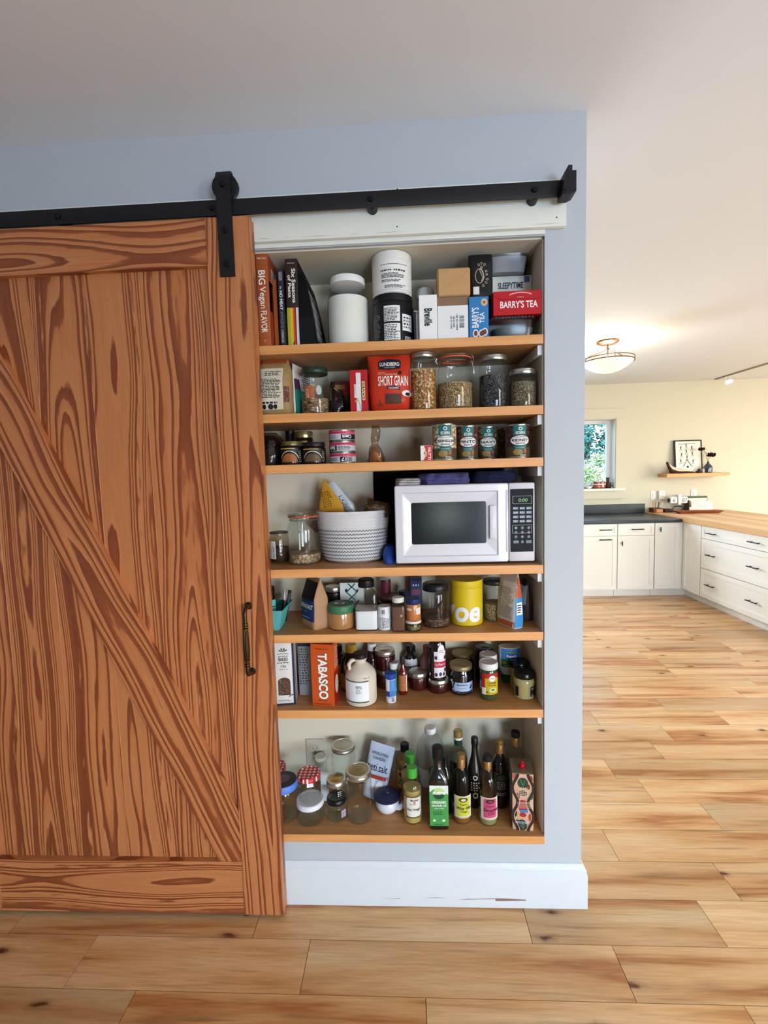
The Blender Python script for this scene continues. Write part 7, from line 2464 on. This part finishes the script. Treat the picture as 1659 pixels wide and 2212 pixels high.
G().lathe([(R2 * .92, 0), (R2, .003), (R2, H2 * .66), (R2 * .92, H2 * .74), (R2 * .86, H2 * .80), (R2 * .86, H2 * .92)], 10, cap1=False, a0=.3).build('glass_body', EMPTY, t, smooth=False)
screwlid(t, R2 * 1.05, H2 * .82, H2 * .18, GING)
t, R, H = emptyjar('capped_jar', 'small spice jar with pale rounded cap below the wall outlet', 680.5, 706.5, 1620, None, .20, lidm=M('d6d4c8', .5), lidh=.014, H0=.128)
t, R, H = emptyjar('open_jar', 'open glass tumbler at the back behind the gingham lids', 621, 660, 1645, None, .175, H0=.075, neck=1.0)
t, hw, H, mp = carton('note_card', 'folded white card behind the faceted jar', 'card', 693, 709, 1667, 0, M('d2d6dc', .7), .004, yf=.15)
G().line(mp, [(-hw, H * .55), (hw, H * .55)], .001).build('fold_line', GREYINK, t, smooth=False)
t, R, H = emptyjar('mason_jar', 'wide mason jar with silver lid against the back wall', 717, 768, 1596, None, .155, lidm=SILVER, disc=M('b5b2a4', .4, .7), neck=.92, lidh=.017)
t, R, H = emptyjar('black_lid_jar', 'clear empty jar with black lid under the small gold-lidded jar', 703.5, 752, 1706, 1779, lidm=M('16161a', .35), neck=.80, lidh=.016, sh=(.62, .78))
xy, Hh = (t.location.x, t.location.y), H
mp = cylm(R)
wrap(t, 'label', mp, R * .55, R * 1.0, H * .22, H * .58, M('b9a8bc', .6))
fine(t, mp, R * .6, R * .95, H * .25, H * .55, 5, seed=3)
wrap(t, 'label', mp, -R * 1.3, -R * .85, H * .3, H * .6, M('b9b6c4', .6))
Rs = R * .86
t = thing('quilted_jar', 'small jar with dented gold lid standing on the black-lidded jar', 'jar', (xy[0], xy[1] + .004, Z0 + Hh + .0008), 0, 'empty jars on the bottom shelf')
p = jarprof(Rs, .062, .92, .66, .78, .014)
G().lathe(p, 30, cap1=False).build('glass_body', EMPTY, t)
screwlid(t, Rs * .99, .046, .016, SILVER, GOLD)
fine(t, profm(p), Rs * .3, Rs * .8, .016, .036, 3, M('d9dade', .5), seed=2)
t, R, H = emptyjar('bean_mix_jar', 'tall clear jar with handwritten gold lid beside the teapot', 748, 803, 1648, 1784, lidm=SILVER, disc=M('b0a078', .4, .7), neck=.94, lidh=.019, sh=(.80, .88))
pmt = plane((0, 0, H + .0004), (1, 0, 0), (0, 1, 0))
fine(t, pmt, -.020, .020, .009, .0135, 1, INK, seed=3, ragged=.1, off=.0006)
for i, s in enumerate(('Garden Beans', 'MIX')):
    T(t, s, pmt, -.022 + .010 * i, .022 - .010 * i, -.0005 - i * .0095, .0055 - i * .0095, INK, 0, 0, .0006)
# salt pouch
p0 = atY(805, 1700, .16)
t = thing('salt_pouch', 'pale blue and white salt pouch leaning at the back of bottom shelf', 'pouch', (atY(806, 1700, .17).x, .175, Z0 + .006), rot=(math.radians(-6), math.radians(11), math.radians(-12)))
Hn = .195
o, mp = pouch(t, .092, .05, Hn, M('b4c0d6', .45), aw=[(0, .9), (.15, .95), (.7, 1), (1, 1.0)], bd=[(0, .9), (.15, 1), (.6, .7), (.85, .3), (1, .05)], n=3, amp=.003, k=20, seed=2)
T(o, 'HIMALAYAN', mp, -.032, .028, Hn * .80, Hn * .855, M('3a3f5a', .5), 0, 0, .002)
T(o, 'CHANDRA', mp, -.026, .022, Hn * .72, Hn * .775, M('3a3f5a', .5), 0, 0, .002)
T(o, 'neti.salt', mp, -.038, .036, Hn * .52, Hn * .66, M('26283a', .5), 0, 0, .002)
banner(o, 'red_swoosh', mp, -.04, .043, Hn * .38, Hn * .45, M('a03a28', .5), .0014, 8, 3)
banner(o, 'white_panel', mp, -.043, .0, Hn * .05, Hn * .38, M('d6d8de', .5), .0014, 6, 5)
G().ell(mp, .018, Hn * .25, .014, .022, 18, .002).build('lotus_picture', M('e6e2e2', .5), o)
G().ell(mp, .026, Hn * .16, .016, .014, 16, .0024).build('gold_picture', M('c99a3a', .5), o)
G().line(mp, [(-.04, Hn * .69), (.04, Hn * .69)], .0006, .0018).build('rule', M('6a7088', .5), o, smooth=False)
# neti pot
p0 = atZ(838, 1770, Z0)
t = thing('neti_pot', 'white ceramic spouted pot with flat navy lid', 'pot', (p0.x - .003, p0.y + .048, Z0 + .0004))
R = .043
CE = M('d9dce4', .2, coat=.5)
p = [(R * .55, 0), (R * .72, .003), (R * .92, .016), (R, .030), (R * .96, .043), (R * .86, .050)]
G().lathe(p, 34, sx=1.0).build('body', CE, t)
G().tube([(.030, -.012, .020), (.044, -.018, .022), (.054, -.022, .030), (.058, -.024, .042)], [.012, .010, .0085, .0095], 14).build('spout', CE, t)
G().lathe([(.0062, 0), (.0075, .0004)], 14, (.0578, -.0238, .0424)).build('spout_hole', M('55565e', .6), t)
G().lathe([(R * .94, .048), (R * 1.1, .0505), (R * 1.1, .0535), (R * .85, .0575), (.008, .0605), (.006, .0605)], 34).build('lid', M('222c50', .4), t)
G().lathe([(.004, .0605), (.0055, .063), (.0045, .0655)], 14).build('lid_knob', M('3a466e', .4), t)


# bottles
def bottle(name, label, pl, pr, pt, pb=None, yf=None, prof=None, mat=None, liq=None, lv=0, H0=None, group='bottles of oil and vinegar', cat='bottle'):
    t, R, H = cy(name, label, cat, pl, pr, pt, 0, pb, yf, group)
    if H0:
        H = H0
    p = [(R * a, H * b) for a, b in prof]
    G().lathe(p, 32, cap1=False).build('glass_body', mat or CLEAR, t)
    if liq:
        fillmesh(t, p, H * lv, liq, 'liquid', .0014)
    return t, R, H, p, profm(p)


WINE = [(.9, 0), (.98, .012), (1, .03), (1, .60), (.95, .66), (.75, .72), (.48, .775), (.40, .80), (.38, .84), (.38, .955)]
DKG = M('17110e', .10, coat=.8)
GREENCAP = M('4aa83e', .45)
# rice vinegar
RV = [(.9, 0), (.98, .012), (1, .03), (1, .60), (.97, .66), (.85, .71), (.70, .75), (.46, .79), (.42, .82), (.42, .9)]
t, R, H, p, mp = bottle('rice_vinegar', 'rice vinegar bottle with bright green cap, front of the pair', 870.5, 911, 1646, 1783, prof=RV, liq=M('b89a5a', .1, coat=.5), lv=.62)
ridged(t, R * .56, H * .82, H * .18, GREENCAP, 'cap')
wrap(t, 'label', mp, -R * 1.1, R * 1.15, H * .13, H * .56, M('b0925a', .5))
G().pol(mp, [(-R * .62, H * .20), (-R * .45, H * .16), (R * .85, H * .16), (R * .95, H * .22), (R * .95, H * .48), (R * .85, H * .52), (-R * .5, H * .52), (-R * .66, H * .47)], .0012).build('white_panel', M('dcd8cc', .5), t)
T(t, 'Marukan', mp, -R * .2, R * .6, H * .455, H * .495, M('2a2a26', .5), 0, .02, .0018)
T(t, 'Genuine', mp, -R * .3, R * .35, H * .385, H * .41, M('3a3a34', .5), 0, 0, .0018)
T(t, 'Rice Vinegar', mp, -R * .55, R * .85, H * .26, H * .325, M('2a2a26', .5), 0, .01, .0018)
G().ell(mp, R * .2, H * .43, R * .14, H * .016, 14, .0017).build('seal_mark', M('c2643a', .5), t)
wrap(t, 'green_band', mp, -R * 1.0, R * 1.1, H * .525, H * .545, M('3a4a2a', .5), .0009)
wrap(t, 'green_band', mp, -R * .8, R * 1.0, H * .135, H * .155, M('3a4a2a', .5), .0009)
t, R, H, p, mp = bottle('rice_vinegar', 'rice vinegar bottle with green cap, rear of the pair', 866, 905, 1617, None, .115, prof=RV, liq=M('b89a5a', .1, coat=.5), lv=.6)
ridged(t, R * .56, H * .82, H * .18, GREENCAP, 'cap')
t, R, H, p, mp = bottle('cider_vinegar', 'amber vinegar bottle with black cap and yellow label at the back', 857, 893, 1597, None, .185, prof=RV, liq=M('8a5a20', .1, coat=.5), lv=.70)
ridged(t, R * .52, H * .84, H * .16, M('17171a', .4), 'cap')
wrap(t, 'label', mp, -R * 1.2, R * 1.2, H * .12, H * .50, M('c9a94a', .5))
fine(t, mp, -R * .85, -R * .1, H * .2, H * .32, 2, INK, seed=8, fill=.6)
G().ell(mp, -R * .5, H * .42, R * .3, H * .05, 14, .0012).build('red_print', M('8a2a22', .5), t)
# big PET bottle
t, R, H, p, mp = bottle('plastic_bottle', 'large clear plastic bottle with white cap at the back', 900, 961, 1557, None, .125, prof=[(.85, 0), (.96, .012), (1, .04), (1, .10), (.97, .115), (1, .13), (1, .20), (.97, .215), (1, .23), (1, .62), (.97, .72), (.85, .80), (.6, .87), (.36, .905), (.34, .94)], mat=glass('f6f9fc', .965, .06, 1.45))
ridged(t, R * .40, H * .925, H * .075, M('dcdce0', .45), 'cap')
wrap(t, 'label', mp, -R * 1.2, R * 1.2, H * .26, H * .50, M('c6ccd6', .6))
T(t, 'ES', mp, R * .05, R * .5, H * .32, H * .42, INK, 90, .02, .0014)
# avocado oil
t, hw, H = bx('avocado_oil', 'tall square dark bottle of avocado oil with green label', 'bottle', 926.5, 969, 1612, 0, 1793, group='bottles of oil and vinegar')
t.location.y += hw
H = atY(948, 1612, t.location.y).z - Z0
G().rings([sq(hw * .95, 0), sq(hw, .004), sq(hw, H * .60), sq(hw * .9, H * .66, 5), sq(hw * .55, H * .735, 2.4), sq(hw * .48, H * .76, 2), sq(hw * .48, H * .86, 2)]).build('glass_body', DKG, t)
ridged(t, hw * .56, H * .85, H * .15, M('141416', .35), 'cap')
mp = plane((0, -hw - .0003, 0), (1, 0, 0), (0, 0, 1))
GRN = M('47944a', .5)
G().patch(mp, -hw * .95, hw * .95, H * .055, H * .575).build('label', GRN, t, smooth=False)
G().pol(mp, [(-hw * .95, H * .49), (-hw * .5, H * .53), (hw * .95, H * .46), (hw * .95, H * .575), (-hw * .95, H * .575)], .0009).build('label_top', M('d6dfd2', .5), t, smooth=False)
G().ell(mp, 0, H * .475, hw * .62, H * .072, 24, .0013).build('emblem', M('b5cf8a', .5), t, smooth=False)
G().pol(mp, [(hw * .62 * math.cos(a), H * .475 + H * .075 * math.sin(a)) for a in [math.pi + math.pi * k / 14 for k in range(15)]], .0015).build('emblem', M('24402e', .5), t, smooth=False)
T(t, 'nutiva', mp, -hw * .62, hw * .66, H * .462, H * .505, M('f2f4ee', .5), 0, .03, .002)
T(t, 'ORGANIC', mp, -hw * .75, hw * .75, H * .345, H * .378, M('eef4e8', .5), 0, .03, .0016)
T(t, 'avocado oil', mp, -hw * .72, hw * .72, H * .305, H * .338, M('eef4e8', .5), 0, .01, .0016)
T(t, '100% PURE', mp, -hw * .5, hw * .5, H * .275, H * .292, M('dcecd6', .5), 0, 0, .0016)
fine(t, mp, -hw * .62, hw * .62, H * .195, H * .245, 3, M('1f4a26', .5), seed=3)
g = G()
g.ell(mp, -hw * .5, H * .125, hw * .15, H * .014, 12).ell(mp, hw * .45, H * .125, hw * .16, H * .015, 12)
g.build('badge', M('dcecd6', .5), t, smooth=False)
fine(t, mp, -hw * .6, hw * .6, H * .07, H * .085, 1, M('1f4a26', .5), seed=5)
# wine vinegar and sesame
NECK = M('a87a44', .35, .5)


def foiled(name, label, pl, pr, pt, pb=None, yf=None, mat=None, liq=None, lv=0, capc=None, H0=None):
    t, R, H, p, mp = bottle(name, label, pl, pr, pt, pb, yf, WINE, mat, liq, lv, H0)
    G().lathe([(R * .41, H * .80), (R * .41, H * .965), (R * .39, H * .97)], 24).build('foil_neck', NECK, t)
    if capc:
        ridged(t, R * .46, H * .925, H * .075, capc, 'cap')
    else:
        ridged(t, R * .44, H * .935, H * .065, M('9a7a44', .35, .6), 'cap')
    return t, R, H, p, mp


def spectrum(t, R, H, mp, c1, c2, w1, w2, w3):
    wrap(t, 'label', mp, -R * .95, R * 1.05, H * .105, H * .44, M('d9d0c0', .5))
    G().pol(mp, [(-R * .6, H * .14), (R * .75, H * .14), (R * .75, H * .40), (R * .6, H * .425), (-R * .45, H * .425), (-R * .6, H * .40)], .001).build('colour_panel', M(c1, .5), t)
    G().ell(mp, R * .07, H * .385, R * .45, H * .034, 20, .0014).build('emblem', M('2f2a22', .5), t)
    G().ell(mp, R * .07, H * .385, R * .26, H * .02, 16, .0019).build('emblem', M(c2, .5), t)
    T(t, w1, mp, -R * .3, R * .5, H * .295, H * .335, INK, 0, 0, .0018, shear=.3)
    T(t, w2, mp, -R * .62, R * .95, H * .235, H * .285, INK, 0, .01, .0018, shear=.35)
    T(t, w3, mp, -R * .15, R * .5, H * .185, H * .225, INK, 0, 0, .0018, shear=.3)
    fine(t, mp, -R * .6, R * .8, H * .112, H * .125, 1, M('8a8070', .5), seed=3)


t, R, H, p, mp = foiled('wine_vinegar', 'white wine vinegar bottle with lime yellow label', 976, 1017.5, 1618, 1783, None, None, M('8a5a26', .1, coat=.5), .13)
spectrum(t, R, H, mp, 'c2c23c', 'cfd0b0', 'Organic', 'White Wine', 'Vinegar')
t, R, H, p, mp = foiled('sesame_oil', 'sesame oil bottle with pink label and dark cap', 1032.5, 1074.5, 1621, 1787, None, None, M('8f8a58', .1, coat=.5), .15, M('1c181a', .4))
spectrum(t, R, H, mp, 'c84a74', '7a3a4a', 'Organic', 'Sesame', 'Oil')
t, R, H, p, mp = foiled('balsamic_vinegar', 'dark balsamic bottle with gold foil neck and black label', 1062, 1098, 1590, 1749, None, DKG)
wrap(t, 'label', mp, -R * 1.0, R * 1.1, H * .20, H * .56, M('26221f', .5))
G().line(mp, [(-R * .7, H * .21), (-R * .7, H * .52), (-R * .4, H * .55), (R * .6, H * .55), (R * .85, H * .52), (R * .85, H * .21)], .0012).build('label_border', M('8a7a58', .5), t, smooth=False)
G().ell(mp, R * .05, H * .48, R * .5, H * .045, 20, .0012).build('emblem', M('4a4238', .5), t)
fine(t, mp, -R * .5, R * .65, H * .30, H * .43, 5, M('a8a090', .5), seed=4)
fine(t, mp, -R * .6, R * .8, H * .21, H * .26, 2, M('b8b4a8', .5), seed=6)
# back row bottles
t, R, H, p, mp = bottle('green_bottle', 'half dark green bottle with brass and white cap behind wine vinegar', 971, 1010, 1569, None, .135, WINE, glass('eef6f0', .96), M('1b140f', .12, coat=.5), .60)
ridged(t, R * .50, H * .90, H * .10, M('a8925a', .35, .6), 'cap')
G().lathe([(R * .505, H * .885), (R * .505, H * .915)], 24).build('cap_band', M('dcd9cc', .5), t)
G().lathe([(R * .42, H * .80), (R * .45, H * .81), (R * .45, H * .885)], 24).build('neck_seal', M('1f4030', .4), t)
t, R, H, p, mp = bottle('printed_bottle', 'slim black bottle with printed white swirls behind sesame oil', 1009.5, 1042, 1585, None, .115, [(.9, 0), (1, .02), (1, .48), (.85, .58), (.5, .72), (.40, .80), (.38, .94)], DKG)
G().lathe([(R * .46, H * .90), (R * .46, H * .99), (R * .4, H)], 22).build('cap', M('141416', .35), t)
G().ell(mp, -R * .1, H * .46, R * .3, H * .035, 16, .001, .6).ell(mp, -R * .1, H * .2, R * .35, H * .045, 16, .001, .6).build('swirl_print', M('c9c4bc', .5), t)
fine(t, mp, -R * .7, R * .6, H * .26, H * .40, 4, M('b9b4ac', .5), seed=6)
t, R, H, p, mp = bottle('dark_bottle', 'dark bottle mostly hidden behind the avocado oil', 948, 976, 1624, None, .085, WINE, DKG)
ridged(t, R * .5, H * .92, H * .08, M('141416', .35), 'cap')
t, R, H, p, mp = foiled('foil_neck_bottle', 'clear bottle with foil neck and black cap in back corner', 1093, 1134, 1571, None, .145, glass('f4f4ee', .97), M('3a2a1e', .12), .2, M('17171a', .4))
# tin of olive oil
p0 = atZ(1126, 1794, Z0)
hw = (atY(1152, 1720, p0.y).x - atY(1107, 1720, p0.y).x) / 2
Ht = atY(1127, 1672, p0.y).z - Z0
t = thing('olive_oil_tin', 'rectangular patterned olive oil tin with red spout cap', 'tin', ((atY(1152, 1720, p0.y).x + atY(1107, 1720, p0.y).x) / 2, p0.y, Z0 + .0004), math.radians(-7))
dp = .085
G().box(-hw, hw, .0, dp, 0, Ht, .003, 2).build('body', M('d0a78a', .4), t)
g = G()
for z in (0.0006, Ht - .0006):
    g.tube([(-hw + .002, .0006, z), (hw - .002, .0006, z), (hw - .0006, .003, z), (hw - .0006, dp - .003, z), (hw - .002, dp - .0006, z), (-hw + .002, dp - .0006, z), (-hw + .0006, dp - .003, z), (-hw + .0006, .003, z)], .0012, 6, True)
g.build('seam_rim', M('a89a78', .3, .8), t)
G().box(-hw + .003, hw - .003, .003, dp - .003, Ht, Ht + .0006).build('top_plate', M('a39a86', .35, .7), t, smooth=False)
mp = plane((0, -.0003, 0), (1, 0, 0), (0, 0, 1))
ml = plane((-hw - .0003, dp, 0), (0, -1, 0), (0, 0, 1))
G().patch(ml, .004, dp - .004, .006, Ht - .006).build('side_label', M('6a7088', .5), t, smooth=False)
fine(t, ml, .012, dp - .012, Ht * .1, Ht * .9, 22, M('c9ccd8', .5), seed=3)
DKP = M('33221c', .5)
for s in (-1, 1):
    pts = []
    for k in range(25):
        v = Ht * k / 24
        pts.append((s * hw * (.62 + .26 * math.cos(v / Ht * 4 * math.pi + math.pi)), v))
    for w_, m_ in ((.011, DKP), (.0018, M('d8b294', .5))):
        G().line(mp, [(max(-hw * .93, min(hw * .93, u + s * (.003 if w_ > .003 else -.002))), v) for u, v in pts], w_, .0008 if w_ > .003 else .0012).build('wave_print', m_, t, smooth=False)
for c, u, v, a, b in (('26402e', 0, .84, .62, .12), ('a82630', .0, .44, .62, .13), ('26302a', -.1, .10, .58, .12), ('a8482e', .8, .24, .25, .09), ('2f6a48', .85, .62, .25, .08), ('b0503a', -.85, .95, .2, .06), ('8f3a28', .85, .92, .2, .08), ('3a2a22', -.8, .3, .22, .08), ('a03028', .0, .28, .4, .05), ('4a2a20', .0, .66, .5, .07), ('7a2f24', -.55, .6, .25, .08), ('2c2420', .5, .05, .3, .05), ('5a2e22', -.6, .14, .25, .06), ('6a3326', .55, .78, .22, .06)):
    G().ell(mp, hw * u * .9, Ht * v, hw * a * .8, Ht * b * .8, 20, .0006).build('leaf_print', M(c, .5), t, smooth=False)
g = G()
for k in range(6):
    v = Ht * (.62 + .028 * k)
    wv = hw * (.22 + .34 * abs(math.cos((k - 2) * .6)))
    g.line(mp, [(-wv, v), (wv, v - .002)], .0013, .0014)
for k in range(5):
    v = Ht * (.40 + .025 * k)
    g.line(mp, [(-hw * .5, v), (hw * .9, v + .004)], .0012, .0014)
for k in range(5):
    g.line(mp, [(hw * (-.4 + .2 * k), Ht * .60), (hw * (-.35 + .2 * k), Ht * .78)], .0009, .0014)
g.build('lattice_print', M('e0cdb8', .5), t, smooth=False)
G().patch(mp, -hw * .25, hw * .45, Ht * .325, Ht * .375, off=.0016).build('logo_patch', M('3f7ab4', .5), t, smooth=False)
G().line(mp, [(0, Ht * .02), (0, Ht * .17)], .0008, .0016).line(mp, [(-.012, Ht * .12), (0, Ht * .05), (.012, Ht * .12)], .0008, .0016).line(mp, [(-.010, Ht * .16), (0, Ht * .10), (.010, Ht * .16)], .0008, .0016).line(mp, [(-.008, Ht * .90), (0, Ht * .80), (.008, Ht * .90)], .0008, .0016).build('vein_print', M('9ab08a', .5), t, smooth=False)
fine(t, mp, -hw * .7, hw * .75, Ht * .125, Ht * .165, 2, M('b8cfe0', .5), seed=6)
G().lathe([(.0125, Ht), (.0135, Ht + .003), (.0115, Ht + .004)], 20, (.002, .036, 0)).build('spout_ring', M('8f2a26', .4), t)
g = G().lathe([(.008, Ht + .004), (.0085, Ht + .011), (.007, Ht + .013)], 16, (.002, .036, 0))
g.lathe([(.0035, Ht + .013), (.0055, Ht + .018), (.003, Ht + .021)], 8, (.002, .036, 0))
g.build('spout_cap', M('c01c24', .35), t)
# wall outlet in the alcove
p0 = atY(681, 1612, AY)
t = thing('wall_outlet', 'cream double outlet on the alcove back wall above the jars', 'outlet', (p0.x, AY - .0003, p0.z - .026))
G().box(-.035, .035, -.005, 0, -.057, .057, .002).build('plate', M('bfb8a6', .5), t)
for dz in (.020, -.020):
    o = G().rings([[(.0165 * math.cos(a), y, dz + max(-.0135, min(.0135, .0175 * math.sin(a)))) for a in [2 * math.pi * k / 24 for k in range(24)]] for y in (-.005, -.0068)]).build('receptacle', M('b8b09c', .5), t)
    pm2 = plane((0, -.0069, dz), (1, 0, 0), (0, 0, 1))
    for u in (-.0065, .0065):
        G().patch(pm2, u - .001, u + .001, -.001, .0065).build('slot', M('17130f', .6), o, smooth=False)
    G().ell(pm2, 0, -.0075, .0022, .0024, 10, .0002).build('ground_hole', M('17130f', .6), o, smooth=False)
G().lathe([(.003, 0), (.003, .001)], 10).build('screw', M('8a8478', .4, .6), t).matrix_local = Matrix.Translation((0, -.0051, 0)) @ Matrix.Rotation(R90, 4, 'X')

flush_texts()
